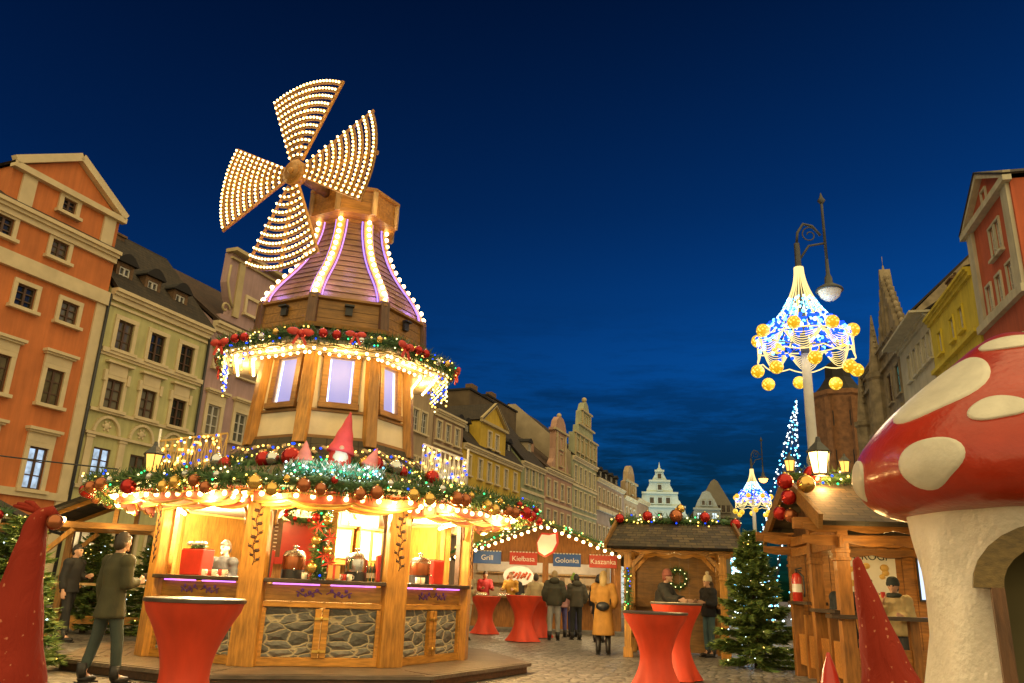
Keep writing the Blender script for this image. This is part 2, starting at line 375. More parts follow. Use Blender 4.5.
_bm = {}
def bulb(parent, p, r, m, name='bulb'):
    if m not in _bm:
        b = MB(); b.ball((0, 0, 0), 1, 0, 8, 6); _bm[m] = b.mesh('bulb', [M[m]])
    o = bpy.data.objects.new(name, _bm[m]); C.objects.link(o); o.parent = parent; o.location = p; o.scale = (r, r, r)
    return o
_lamp_parent = []
def lamp(p, energy, col=WARM, size=.15, parent=None):
    l = bpy.data.lights.new('light', 'POINT'); l.energy = energy; l.color = col; l.shadow_soft_size = size
    o = bpy.data.objects.new('light', l); C.objects.link(o); o.location = p
    if parent: o.parent = parent
    return o

def needles(mb, pts, rad, n, ln=(.07, .13), w=.012, mis=(0, 1), droop=.02):
    """fir needles bristling from a path"""
    pts = [Vector(p) for p in pts]
    seg = [(pts[i + 1] - pts[i]).length for i in range(len(pts) - 1)]; tot = sum(seg)
    for _ in range(n):
        d = random.random() * tot; i = 0
        while i < len(seg) - 1 and d > seg[i]: d -= seg[i]; i += 1
        t = (pts[i + 1] - pts[i]).normalized(); p = pts[i] + t * d
        v = Vector((random.gauss(0, 1), random.gauss(0, 1), random.gauss(0, 1)))
        v = (v - t * v.dot(t)).normalized()
        q = p + v * rad * math.sqrt(random.random()) * .8
        dr = (v + t * random.uniform(-.8, .8) + Vector((0, 0, -droop * 10 * random.random()))).normalized() * random.uniform(*ln)
        sd = dr.cross(Vector((random.gauss(0, 1), random.gauss(0, 1), random.gauss(0, 1)))).normalized() * w
        mb.add([q - sd, q + sd, q + dr], [(0, 1, 2)], random.choice(mis))
    mb.tube(pts, rad * .45, 6, mis[0])

def text_mesh(name, body, size, m, parent, loc, rot=(PI / 2, 0, 0), extrude=.004, align='CENTER'):
    cu = bpy.data.curves.new(name, 'FONT'); cu.body = body; cu.size = size; cu.extrude = extrude; cu.align_x = align; cu.align_y = 'CENTER'
    t = bpy.data.objects.new('tmp', cu); C.objects.link(t)
    dg = bpy.context.evaluated_depsgraph_get(); dg.update()
    me = bpy.data.meshes.new_from_object(t.evaluated_get(dg)); bpy.data.objects.remove(t)
    me.materials.clear(); me.materials.append(M[m])
    o = bpy.data.objects.new(name, me); C.objects.link(o); o.parent = parent; o.location = loc; o.rotation_euler = rot
    return o

# ------------------------------------------------------------------ camera and sky
CAMH = 1.25
cam = bpy.data.cameras.new('camera'); co = bpy.data.objects.new('camera', cam); C.objects.link(co)
cam.sensor_width = 36; cam.lens = 785.9 / 1024 * 36; cam.clip_end = 3000; cam.clip_start = .05
th, ro = R(17.545), R(2.166)
F = Vector((0, math.cos(th), math.sin(th))); R0 = Vector((1, 0, 0)); U0 = Vector((0, -math.sin(th), math.cos(th)))
Rv = R0 * math.cos(ro) + U0 * math.sin(ro); Uv = -R0 * math.sin(ro) + U0 * math.cos(ro)
mw = Matrix((Rv, Uv, -F)).transposed().to_4x4(); mw.translation = (0, 0, CAMH); co.matrix_world = mw
S.camera = co

w = bpy.data.worlds.new('World'); S.world = w; w.use_nodes = True
N, L = w.node_tree.nodes, w.node_tree.links
bg = N['Background']; sky = N.new('ShaderNodeTexSky'); sky.sky_type = 'NISHITA'; sky.sun_disc = False
sky.sun_elevation = R(-2.5); sky.sun_rotation = R(60); sky.ozone_density = 6; sky.air_density = 1.0; sky.dust_density = .3
tc = N.new('ShaderNodeTexCoord')
# thin dark cloud banks low over the square
mp = N.new('ShaderNodeMapping'); mp.inputs['Scale'].default_value = (1.6, 1.6, 11); L.new(tc.outputs['Generated'], mp.inputs[0])
cn = N.new('ShaderNodeTexNoise'); cn.inputs['Scale'].default_value = 1.5; cn.inputs['Detail'].default_value = 7; cn.inputs['Roughness'].default_value = .72; L.new(mp.outputs[0], cn.inputs[0])
cr = N.new('ShaderNodeValToRGB'); cr.color_ramp.elements[0].position = .40; cr.color_ramp.elements[1].position = .54; L.new(cn.outputs[0], cr.inputs[0])
sp = N.new('ShaderNodeSeparateXYZ'); L.new(tc.outputs['Generated'], sp.inputs[0])
er = N.new('ShaderNodeValToRGB'); e = er.color_ramp.elements; e[0].position = .16; e[0].color = (1, 1, 1, 1); e[1].position = .36; e[1].color = (0, 0, 0, 1)
L.new(sp.outputs[2], er.inputs[0])
cm = N.new('ShaderNodeMath'); cm.operation = 'MULTIPLY'; L.new(cr.outputs[0], cm.inputs[0]); L.new(er.outputs[0], cm.inputs[1])
tint = N.new('ShaderNodeMixRGB'); tint.blend_type = 'MULTIPLY'; tint.inputs[0].default_value = 1; tint.inputs[2].default_value = (.06, 1.28, .92, 1)
L.new(sky.outputs[0], tint.inputs[1])
gr = N.new('ShaderNodeValToRGB'); ge = gr.color_ramp.elements; ge[0].position = .0; ge[0].color = (.75, .75, .75, 1); ge[1].position = .70; ge[1].color = (.30, .30, .30, 1)
for p_, v_ in ((.16, 1.0), (.28, 1.15), (.45, .70)):
    q_ = ge.new(p_); q_.color = (v_, v_, v_, 1)
L.new(sp.outputs[2], gr.inputs[0])
tg_ = N.new('ShaderNodeMixRGB'); tg_.blend_type = 'MULTIPLY'; tg_.inputs[0].default_value = 1; L.new(tint.outputs[0], tg_.inputs[1]); L.new(gr.outputs[0], tg_.inputs[2])
cl = N.new('ShaderNodeMixRGB'); cl.blend_type = 'MULTIPLY'; cl.inputs[2].default_value = (.75, .36, .30, 1)
L.new(cm.outputs[0], cl.inputs[0]); L.new(tg_.outputs[0], cl.inputs[1]); L.new(cl.outputs[0], bg.inputs[0])
SKY_STRENGTH = 1.45
bg.inputs[1].default_value = SKY_STRENGTH

sun = bpy.data.lights.new('town_glow', 'SUN'); so = bpy.data.objects.new('town_glow', sun); C.objects.link(so)
sun.energy = 4.3; sun.angle = R(150); sun.color = (1.0, .77, .36)
d = Vector((.12, -.62, .55)).normalized(); so.rotation_euler = d.to_track_quat('Z', 'Y').to_euler()
S.view_settings.view_transform = 'Standard'; S.view_settings.look = 'None'; S.view_settings.exposure = 0; S.view_settings.gamma = 1
S.cycles.sample_clamp_indirect = 4; S.cycles.caustics_reflective = False; S.cycles.caustics_refractive = False
S.cycles.max_bounces = 6; S.cycles.diffuse_bounces = 3

# ------------------------------------------------------------------ ground
g = MB(); g.add([(-400, -60, 0), (400, -60, 0), (400, 700, 0), (-400, 700, 0)], [(0, 1, 2, 3)])
o = g.build('ground', cobble_mat()); o['kind'] = 'structure'
k = MB(); k.box((1.5, 26.15, .055), (16, .3, .11)); k.box((1.5, 34.3, .05), (16, 16, .1))
o = k.build('kerb', mat('kerb granite', (.16, .14, .12), .7, .3, 8)); o['kind'] = 'structure'
EAVE_W, INSIDE_W = 80, 400
M['bowhat'] = mat('pink red felt', (.62, .06, .07), .7, .15, 6, .1)
M['fabric'] = fabric_dots('snowflake cloth', (.27, .022, .008), (.50, .17, .09))
M['green'] = glassy('green bottle glass', (.01, .05, .02), .05)
M['lampfar'] = emis('far orange lamp', (1.0, .42, .06), 8)
M['signblue'] = mat('blue sign board', (.03, .10, .38), .5, .1, 5, 0)
M['signred'] = mat('red sign board', (.48, .04, .025), .5, .1, 5, 0)
M['whitesign'] = mat('white sign paint', (.75, .72, .66), .5, .06, 5, 0)
M['panelscreen'] = emis('cold white panel', (.62, .75, 1.0), 1.5)
M['ropeglow'] = emis('warm white rope light', (1.0, .74, .26), 1.7)
M['goldball'] = emis_ball = None
def goldball():
    m, nt, b = newmat('golden ball of fairy lights'); N, L = nt.nodes, nt.links
    tc = N.new('ShaderNodeTexCoord'); v = N.new('ShaderNodeTexVoronoi'); v.inputs['Scale'].default_value = 16; L.new(tc.outputs['Object'], v.inputs[0])
    rp = N.new('ShaderNodeValToRGB'); rp.color_ramp.elements[0].position = .12; rp.color_ramp.elements[1].position = .45
    rp.color_ramp.elements[0].color = (1, .75, .12, 1); rp.color_ramp.elements[1].color = (.32, .17, .0, 1); L.new(v.outputs[0], rp.inputs[0])
    L.new(rp.outputs[0], b.inputs['Emission Color']); b.inputs['Emission Strength'].default_value = 2.0; b.inputs['Base Color'].default_value = (.5, .32, .05, 1)
    m.cycles.emission_sampling = 'NONE'; return m
M['goldball'] = goldball()
SPOTS = [(-152, 2.52, 11, .24, .3), (-160, 3.36, 22, .40, .8), (-131, 2.98, 9, .14, 1.2), (-122, 3.86, 40, .10, .2), (166, 2.5, 9, .22, .6), (-105, 2.5, 15, .25, 1.), (-80, 3.2, 15, .3, .4), (-60, 2.5, 13, .25, .1), (-20, 3.0, 18, .3, .1), (120, 3.0, 15, .3, .1), (60, 2.6, 15, .28, .1), (20, 3.5, 18, .2, .1)]
CONE_A, CONE_B = (22.5, 60, 16.4), (19.6, 60, 0)
M['valance'] = mat('red and white valance board', (.60, .16, .09), .5, .3, 9, .05)
M['pinkhat'] = mat('pale pink felt', (.70, .22, .20), .7, .15, 6, .1)
M['hutz'] = wood('hut upright', (.36, .145, .026), 2, coat=.1)
M['hutx'] = wood('hut board', (.38, .155, .028), 0, coat=.1)
# ------------------------------------------------------------------ town houses
AZL, AZR, DL, DR = R(22.33), R(14.6), 30.0, 14.5
def row_frame(side, s0, s1):
    if side == 'L':
        u = Vector((math.sin(AZL), math.cos(AZL), 0)); n = Vector((math.cos(AZL), -math.sin(AZL), 0))
        return u * s0 - n * DL, PI / 2 - AZL
    u = Vector((math.sin(AZR), math.cos(AZR), 0)); n = Vector((-math.cos(AZR), math.sin(AZR), 0))
    return u * s1 - n * DR, -PI / 2 - AZR

def facade(mb, W, H, openings, y=0, z0=0, mi=0, reveal=.16, mi2=None):
    """front wall at y with real openings (x0,z0,x1,z1) and reveals"""
    xs = sorted({0, W, *[v for o in openings for v in (o[0], o[2])]}); zs = sorted({z0, H, *[v for o in openings for v in (o[1], o[3])]})
    for i in range(len(xs) - 1):
        for j in range(len(zs) - 1):
            cx, cz = (xs[i] + xs[i + 1]) / 2, (zs[j] + zs[j + 1]) / 2
            if any(o[0] < cx < o[2] and o[1] < cz < o[3] for o in openings): continue
            mb.add([(xs[i], y, zs[j]), (xs[i + 1], y, zs[j]), (xs[i + 1], y, zs[j + 1]), (xs[i], y, zs[j + 1])], [(0, 1, 2, 3)], mi)
    for a, b, c, d in openings:
        q = y + reveal
        mb.add([(a, y, b), (c, y, b), (c, y, d), (a, y, d), (a, q, b), (c, q, b), (c, q, d), (a, q, d)], [(0, 4, 5, 1), (1, 5, 6, 2), (2, 6, 7, 3), (3, 7, 4, 0)], mi if mi2 is None else mi2)

_win = {}
def window(parent, x, z, w, h, trim, sash='sash', pane='pane', style='plain', y=0, mull=(1, 2), tw=.22):
    key = (round(w, 2), round(h, 2), trim, sash, pane, style, mull, tw)
    if key not in _win:
        f = MB()
        if style != 'bare':
            f.box((-w / 2 - tw / 2, -.03, h / 2), (tw, .10, h)); f.box((w / 2 + tw / 2, -.03, h / 2), (tw, .10, h))
            f.box((0, -.035, h + tw / 2), (w + 2 * tw, .11, tw)); f.box((0, -.10, -.07), (w + 2 * tw + .16, .26, .14))
        if style == 'hood':
            f.box((0, -.05, h + tw + .22), (w + 2 * tw, .10, .44)); f.box((0, -.15, h + tw + .50), (w + 2 * tw + .3, .34, .12)); f.box((0, -.11, h + tw + .40), (w + 2 * tw + .16, .22, .08))
        if style == 'panel':
            f.box((0, -.045, h + tw + .25), (w + .1, .12, .5)); f.box((0, -.13, h + tw + .56), (w + 2 * tw + .2, .28, .1))
            f.box((-w / 2 - tw, -.06, h + .1), (.16, .16, .5)); f.box((w / 2 + tw, -.06, h + .1), (.16, .16, .5))
        t = .07
        yy = .08
        f.box((-w / 2 + t / 2, yy, h / 2), (t, .07, h), 1); f.box((w / 2 - t / 2, yy, h / 2), (t, .07, h), 1)
        f.box((0, yy, t / 2), (w - 2 * t, .07, t), 1); f.box((0, yy, h - t / 2), (w - 2 * t, .07, t), 1)
        for i in range(mull[0]): f.box((-w / 2 + w * (i + 1) / (mull[0] + 1), yy - .004, h / 2), (.10 if mull[0] == 1 else .06, .065, h - 2 * t), 1)
        for j in range(mull[1]): f.box((0, yy + .006, h * (j + 1) / (mull[1] + 1)), (w - 2 * t, .05, .05), 1)
        p = MB(); p.add([(-w / 2, .125, 0), (w / 2, .125, 0), (w / 2, .125, h), (-w / 2, .125, h)], [(0, 1, 2, 3)])
        _win[key] = (f.mesh('window', [M[trim], M[sash]]), p.mesh('pane', [M[pane]]))
    o = bpy.data.objects.new('window', _win[key][0]); C.objects.link(o); o.parent = parent; o.location = (x, y, z)
    q = bpy.data.objects.new('pane', _win[key][1]); C.objects.link(q); q.parent = o
    return o

def ridge_roof(mb, W, eave, depth, rise, over=.35, mi=0, x0=0, kick=0):
    """roof with its ridge along the street, front slope in two pitches"""
    y0, y1 = -over, depth / 2
    if kick:
        ym, zm = depth * .16, eave + rise * kick
        mb.slab((x0, y0, eave), (W, y0, eave), (W, ym, zm), (x0, ym, zm), .15, mi)
        mb.slab((x0, ym, zm + .003), (W, ym, zm + .003), (W, y1, eave + rise), (x0, y1, eave + rise), .15, mi)
    else:
        mb.slab((x0, y0, eave), (W, y0, eave), (W, y1, eave + rise), (x0, y1, eave + rise), .15, mi)
    mb.slab((W, depth + over, eave), (x0, depth + over, eave), (x0, y1, eave + rise), (W, y1, eave + rise), .15, mi)

def house(label, side, s0, s1, eave, wall, wins, trim='cream', bands=(), depth=12, rise=4.5, roof='roof', kick=0, cornice=True, ground=None, gable_ends=True, name='town_house', cat='house', group=None):
    loc, rz = row_frame(side, s0, s1); W = s1 - s0
    t = thing(name, label, cat, loc, rz, group or ('house row on the far side of the square' if side == 'L' else 'house row behind the mushroom'))
    fl = (lambda x: x) if side == 'L' else (lambda x: W - x)
    mb = MB(); ops = []
    for r in wins:
        x, z, w, h = r[:4]; x = fl(x - s0)
        ops.append((x - w / 2, z, x + w / 2, z + h))
    facade(mb, W, eave, ops)
    mb.add([(0, 0, 0), (0, depth, 0), (0, depth, eave), (0, 0, eave), (W, 0, 0), (W, depth, 0), (W, depth, eave), (W, 0, eave)], [(0, 3, 2, 1), (4, 5, 6, 7), (1, 2, 6, 5)])
    if gable_ends and rise:
        ge = lambda x: [(x, 0.05, eave), (x, depth, eave), (x, depth / 2, eave + rise - .2)] if not kick else [(x, .05, eave), (x, depth, eave), (x, depth / 2, eave + rise - .2), (x, depth * .16, eave + rise * kick - .2)]
        mb.add(ge(.02), [tuple(range(len(ge(0))))]); mb.add(ge(W - .02), [tuple(range(len(ge(0))))])
    mb.build('wall', wall, t)
    tr = MB()
    if cornice:
        for dz, p, hh in ((-.18, .42, .16), (-.33, .30, .14), (-.52, .18, .24)): tr.box((W / 2, -p / 2 + .01, eave + dz + .09), (W + .02, p, hh))
    for z, hh, p in bands: tr.box((W / 2, -p / 2 + .01, z), (W - .02, p, hh))
    if tr.v: tr.build('cornice', trim, t)
    if rise:
        rf = MB(); ridge_roof(rf, W, eave + .02, depth, rise, kick=kick); ro_ = rf.build('roof', roof, t)
    for r in wins:
        x, z, w, h = r[:4]; o = dict(r[4]) if len(r) > 4 else {}
        if o.get('pane', 'pane') in ('pane', 'paneg') and random.random() < .3: o['pane'] = random.choice(['panecurt', 'paneg', 'panedusk'])
        window(t, fl(x - s0), z, w, h, **{'trim': trim, **o})
    return t, W, fl

def chimney(t, x, y, z0, z1, w=.8, d=.6, m='roofd', pot=True):
    c = MB(); c.box((x, y, (z0 + z1) / 2), (w, d, z1 - z0)); c.box((x, y, z1 + .05), (w + .16, d + .16, .12))
    if pot:
        for dx in (-w / 4, w / 4): c.lathe([(.11, 0), (.09, .35), (.12, .36)], 8, (x + dx, y, z1 + .1))
    return c.build('chimney', M['chim'], t)
M['chim'] = mat('old chimney brick', (.14, .08, .04), .9, .3, 6, .4)

def dormer(t, x, z, y, w, h, wall, roofm='roofd', trim='cream', pane='pane', round_=False, dp=2.2):
    mb = MB(); hw = w / 2 + .18
    facade_ops = [(x - w / 2, z + .1, x + w / 2, z + h - .1)]
    m2 = MB(); m2.T = Matrix.Translation((x - hw, 0, 0))
    facade(m2, 2 * hw, z + h + .15, [(hw - w / 2, z + .1, hw + w / 2, z + h - .1)], y=y, z0=z - .4)
    m2.add([(0, y, z - .4), (0, y + dp, z - .4), (0, y + dp, z + h + .15), (0, y, z + h + .15), (2 * hw, y, z - .4), (2 * hw, y + dp, z - .4), (2 * hw, y + dp, z + h + .15), (2 * hw, y, z + h + .15)], [(0, 3, 2, 1), (4, 5, 6, 7)])
    d = m2.build('dormer', wall, t)
    r = MB(); pts = [(x - hw - .12 + (2 * hw + .24) * i / 8, z + h + .15 + .42 * math.sin(PI * i / 8)) for i in range(9)]
    pts = pts + [(x + hw + .12, z + h + .08), (x - hw - .12, z + h + .08)]
    r.prism(pts, y - .18, y + dp); r.build('dormer_roof', roofm, d)
    window(d, x, z + .1, w, h - .2, trim, 'sashw', pane, 'bare', y=y, mull=(1, 1))
    return d

M['orange'] = render('orange render', (.54, .165, .045))
M['olive'] = render('lime green render', (.47, .44, .20))
M['mauve'] = render('mauve render', (.40, .26, .25))
M['beige'] = render('beige render', (.40, .29, .17))
M['tan'] = render('tan render', (.33, .22, .14))
M['yellow'] = render('ochre yellow render', (.56, .37, .04))
M['sage'] = render('sage green render', (.27, .29, .165))
M['pink'] = render('salmon pink render', (.42, .245, .17))
M['mint'] = render('pale green render', (.34, .35, .22))
M['rose'] = render('dusky rose render', (.34, .25, .19))
M['trimlo'] = mat('ochre stucco trim', (.46, .36, .19), .8, .14, 1.5)
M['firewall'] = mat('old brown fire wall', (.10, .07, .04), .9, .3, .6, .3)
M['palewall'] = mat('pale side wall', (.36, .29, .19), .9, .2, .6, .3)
M['brick'] = mat('church brick', (.17, .075, .03), .9, .35, 1.2, .3)
M['sand'] = mat('sandstone', (.24, .19, .12), .9, .35, 1.5, .35)
M['ochre2'] = render('bright ochre render', (.60, .47, .04))
M['redr'] = render('brick red render', (.46, .10, .04))
M['greyr'] = render('pale grey render', (.50, .46, .34))
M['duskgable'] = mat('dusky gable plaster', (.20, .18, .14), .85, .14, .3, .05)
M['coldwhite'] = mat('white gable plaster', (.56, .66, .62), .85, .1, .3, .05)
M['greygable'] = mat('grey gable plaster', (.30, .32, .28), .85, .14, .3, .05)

M['panecurt'] = glassy('window with net curtain', (.16, .145, .11), .25)
M['panedusk'] = glassy('window with dim room light', (.06, .05, .03), .12, (.55, .36, .12), .10)
LIT = {'pane': 'panelit'}
# orange house
wn = []
for cx in (17.6, 20.05, 22.5): wn.append((cx, 7.9, .85, 1.5, {'style': 'hood', 'tw': .2}))
for cx in (17.6, 20.05, 22.5): wn.append((cx, 4.42, .85, 1.7, {'style': 'hood', 'tw': .2, **(LIT if cx > 22 else {})}))
for cx in (17.9, 20.45, 22.5): wn.append((cx, 11.47, .85, .95, {'tw': .18}))
for cx in (18.9, 21.45): wn.append((cx, 14.05, .8, .8, {'tw': .18}))
wn += [(cx, .6, 1.5, 2.6, {'tw': .18, 'mull': (2, 1)}) for cx in (17.6, 22.3)] + [(20.0, .05, 1.3, 3.0, {'tw': .2, 'mull': (1, 2)})]
t, W, fl = house('orange house with a triangular pediment, leftmost of the row', 'L', 14.6, 24.22, 15.5, 'orange', wn, bands=((13.2, .62, .22), (4.25, .30, .14)), rise=4.0, roof='roofd')
loc0 = 14.6
gb = MB(); x0, x1 = 18.75 - loc0, 24.1 - loc0
facade(gb, 0, 0, []) if False else None
m2 = MB(); m2.T = Matrix.Translation((x0, 0, 0)); facade(m2, x1 - x0, 17.1, [(21.45 - loc0 - x0 - .33, 16.2, 21.45 - loc0 - x0 + .33, 16.85)], y=.02, z0=15.5)
m2.T = Matrix.Identity(4)
m2.add([(x0, .02, 17.1), (x1, .02, 17.1), ((x0 + x1) / 2, .02, 18.75)], [(0, 1, 2)])
m2.add([(x0, .02, 15.5), (x0, 5, 15.5), (x0, 5, 17.1), (x0, .02, 17.1), (x1, .02, 15.5), (x1, 5, 15.5), (x1, 5, 17.1), (x1, .02, 17.1)], [(0, 3, 2, 1), (4, 5, 6, 7)])
gab = m2.build('gable', 'orange', t)
pm = MB()
pm.box(((x0 + x1) / 2, -.12, 17.1), (x1 - x0 + .3, .30, .26))
for a, b in (((x0 - .12, 17.28), ((x0 + x1) / 2, 18.95)), ((x1 + .12, 17.28), ((x0 + x1) / 2, 18.95))): pm.bar((a[0], -.12, a[1]), (b[0], -.12, b[1]), .34, .30, up=(0, 1, 0))
pm.box((x0 + .75, -.03, 16.24), (.62, .10, 1.45)); pm.box((x1 - .55, -.03, 16.24), (.62, .10, 1.45))
pm.build('pediment', 'cream', gab)
window(gab, 21.45 - loc0, 16.2, .66, .65, 'cream', tw=.2)
rf = MB(); mx_ = (x0 + x1) / 2
rf.slab((x0 - .2, 5, 17.2), (x0 - .2, -.25, 17.2), (mx_, -.25, 19.1), (mx_, 5, 19.1), .1); rf.slab((x1 + .2, -.25, 17.2), (x1 + .2, 5, 17.2), (mx_, 5, 19.1), (mx_, -.25, 19.1), .1)
rf.build('gable_roof', 'roofd', gab)
pl = MB(); pl.box((23.97 - loc0, -.04, 6.5), (.5, .10, 12.9)); pl.build('corner_pilaster', 'cream', t)
pp = MB(); pp.tube([(24.27 - loc0, -.14, 0), (24.27 - loc0, -.14, 13.5)], .07); pp.build('drainpipe', 'black', t)

# lime green house
wn = []
for cx in (25.52, 27.47, 29.43): wn.append((cx, 11.12, .92, 1.42, {'tw': .2}))
for cx in (25.52, 27.50, 29.45): wn.append((cx, 8.38, .92, 1.36, {'style': 'panel', 'tw': .18}))
for cx in (25.55, 27.58, 29.5): wn.append((cx, 5.0, .92, 1.62, {'style': 'bare', **({'pane': 'panelit'} if cx < 26 else {'pane': 'paneg'})}))
wn += [(25.6, .6, 1.5, 2.6, {'tw': .16, 'mull': (2, 1), 'pane': 'panewarm'}), (27.6, .05, 1.2, 3.0, {'tw': .16}), (29.6, .6, 1.5, 2.6, {'tw': .16, 'mull': (2, 1)})]
t, W, fl = house('lime green house with round arch reliefs under its middle windows', 'L', 24.4, 30.75, 13.85, 'olive', wn, bands=((13.1, .12, .10), (10.95, .22, .18), (10.78, .12, .10), (8.22, .14, .16), (7.18, .12, .18), (4.85, .16, .14)), rise=4.6, depth=8, roof='roofd')
ar = MB()
for cx in (25.52, 27.5, 29.45):
    for k in range(12):
        a0, a1 = PI * k / 12, PI * (k + 1) / 12
        ar.bar((cx - 24.4 + .68 * math.cos(a0), -.05, 7.27 + .74 * math.sin(a0)), (cx - 24.4 + .68 * math.cos(a1), -.05, 7.27 + .74 * math.sin(a1)), .12, .16, up=(0, 1, 0))
    ar.ball((cx - 24.4, -.02, 7.6), .16, 0, 10, 6, (1, .35, 1))
    for q in range(6): ar.ball((cx - 24.4 + .2 * math.cos(q * PI / 3), -.02, 7.6 + .2 * math.sin(q * PI / 3)), .07, 0, 6, 4, (1, .5, 1))
for cx in (24.75, 26.5, 28.5, 30.4): ar.box((cx - 24.4, -.03, 6.0), (.34, .10, 2.2)); ar.box((cx - 24.4, -.05, 7.05), (.44, .14, .12))
ar.build('stucco_arches', 'cream', t)
for cx, zz in ((25.35, 14.45), (27.1, 14.4), (28.95, 14.35)): dormer(t, cx - 24.4, zz, .55, .62, .95, 'chim', 'roofd', pane='paneg', dp=3)
chimney(t, .9, 3.2, 16.6, 18.0, .7, .6); chimney(t, 2.3, 3.9, 17.0, 18.2, 1.5, .7)
pp = MB(); pp.tube([(30.72 - 24.4, -.12, 0), (30.72 - 24.4, -.12, 13.4)], .07); pp.build('drainpipe', 'black', t)

# mauve house with scrolled gable
wn = [(31.9, 12.0, .9, 1.2), (33.9, 12.0, .9, 1.2), (36.2, 12.0, .9, 1.2)] + [(cx, 8.4, .95, 1.6, {'style': 'hood'}) for cx in (31.9, 34.0, 36.2)] + [(cx, 5.2, .95, 1.6) for cx in (31.9, 34.0, 36.2)]
wn = [r if len(r) > 4 else (*r, {}) for r in wn]; wn = [(*r[:4], {'sash': 'sashw', 'pane': 'paneg', **r[4]}) for r in wn]
t, W, fl = house('mauve house with a scrolled gable, half hidden by the windmill tower', 'L', 30.9, 38.2, 14.45, 'mauve', wn, rise=4.4, depth=11, roof='roof')
pf = [(31.35, 14.4), (31.35, 15.0), (31.9, 15.0), (32.1, 15.5), (31.75, 16.1), (31.45, 16.9), (31.5, 18.4), (31.5, 18.7), (37.0, 18.7), (37.0, 18.4), (37.05, 16.9), (36.7, 16.1), (36.4, 15.5), (36.6, 15.0), (37.2, 15.0), (37.2, 14.4)]
gm = MB(); gm.prism([(x - 30.9, z) for x, z in pf], .0, .5); gab = gm.build('gable', 'mauve', t)
pm = MB(); pm.box((34.25 - 30.9, -.1, 18.75), (5.9, .8, .2)); pm.box((34.25 - 30.9, -.06, 18.35), (5.6, .2, .12))
pm.box((32.35 - 30.9, -.05, 16.7), (.45, .14, 3.2)); pm.box((36.1 - 30.9, -.05, 16.7), (.45, .14, 3.2))
for cx, sg in ((31.75, 1), (36.75, -1)):
    pts = [(cx - 30.9 + sg * (-.22) + .0 + .36 * (1 - a / 14) * math.cos(a * .5), -.06, 15.35 + .36 * (1 - a / 14) * math.sin(a * .5)) for a in range(13)]
    pm.tube(pts, .07, 6)
    pm.tube([(cx - 30.9 - sg * .25, -.04, 17.9), (cx - 30.9 - sg * .3, -.04, 16.9), (cx - 30.9 + sg * .02, -.04, 16.1), (cx - 30.9 + sg * .3, -.04, 15.6)], .07, 6)
pm.build('gable_trim', 'trimlo', gab)
window(gab, 33.6 - 30.9, 15.6, .9, .9, 'cream', 'sashw', 'paneg', y=-.02, tw=.18)
window(gab, 35.0 - 30.9, 15.6, .9, .9, 'cream', 'sashw', 'paneg', y=-.02, tw=.18)

fw = {'sash': 'sashw', 'pane': 'paneg', 'tw': .16}
# beige, tan
t, W, fl = house('tall beige house just right of the windmill tower', 'L', 46.0, 56.6, 17.2, 'beige', [(x, z, .95, 1.7, fw) for x in (47.5, 50, 52.2, 53.6, 55.0) for z in (5.6, 9.2, 12.9)], rise=3.6, roof='roofd')
dormer(t, 8.6, 17.7, .7, .9, 1.4, 'beige', 'roofd', pane='paneg', dp=4)
t, W, fl = house('low brown house with three small upper windows, left of the yellow one', 'L', 56.8, 62.4, 15.4, 'tan', [(x, z, .85, 1.5, fw) for x in (57.7, 59.4, 61.2) for z in (5.6, 9.2, 13.0)], bands=((12.5, .18, .12),), rise=3.4, roof='roofd')
# yellow
wn = [(x, 10.9, .8, 1.75, fw) for x in (63.9, 66.4, 68.5, 70.4, 72.7, 75.2)] + [(x, 6.9, .8, 1.8, fw) for x in (63.9, 66.4, 68.5, 70.4, 72.7, 75.2)]
t, W, fl = house('ochre yellow house with a small triangular dormer gable', 'L', 62.6, 76.8, 13.6, 'yellow', wn, bands=((9.9, .16, .1),), rise=5.2, roof='roofd', kick=.5)
x0, x1 = 66.0 - 62.6, 72.2 - 62.6
m2 = MB(); m2.T = Matrix.Translation((x0, 0, 0)); facade(m2, x1 - x0, 16.3, [(1.75, 14.1, 2.55, 15.6), (3.55, 14.1, 4.35, 15.6)], y=-.06, z0=13.3)
m2.T = Matrix.Identity(4); mx_ = (x0 + x1) / 2
m2.add([(x0, -.06, 16.3), (x1, -.06, 16.3), (mx_, -.06, 18.3)], [(0, 1, 2)])
m2.add([(x0, -.06, 13.3), (x0, 4, 13.3), (x0, 4, 16.3), (x0, -.06, 16.3), (x1, -.06, 13.3), (x1, 4, 13.3), (x1, 4, 16.3), (x1, -.06, 16.3)], [(0, 3, 2, 1), (4, 5, 6, 7)])
gab = m2.build('gable', 'yellow', t)
pm = MB(); pm.box((mx_, -.2, 16.3), (x1 - x0 + .4, .3, .24))
for xa in (x0 - .2, x1 + .2): pm.bar((xa, -.2, 16.4), (mx_, -.2, 18.5), .3, .26, up=(0, 1, 0))
pm.build('pediment', 'trimlo', gab)
rf = MB(); rf.slab((x0 - .2, 5, 16.4), (x0 - .2, -.35, 16.4), (mx_, -.35, 18.62), (mx_, 5, 18.62), .1); rf.slab((x1 + .2, -.35, 16.4), (x1 + .2, 5, 16.4), (mx_, 5, 18.62), (mx_, -.35, 18.62), .1)
rf.build('gable_roof', 'roofd', gab)
for xx in (2.15, 3.95): window(gab, x0 + xx, 14.1, .8, 1.5, 'cream', 'sashw', 'paneg', y=-.06, tw=.14)
for xx in (.9, 2.4, 11.0, 12.9): dormer(t, xx, 14.3, .9, .8, 1.5, 'roofd', 'roofd', pane='paneg', dp=1.8)
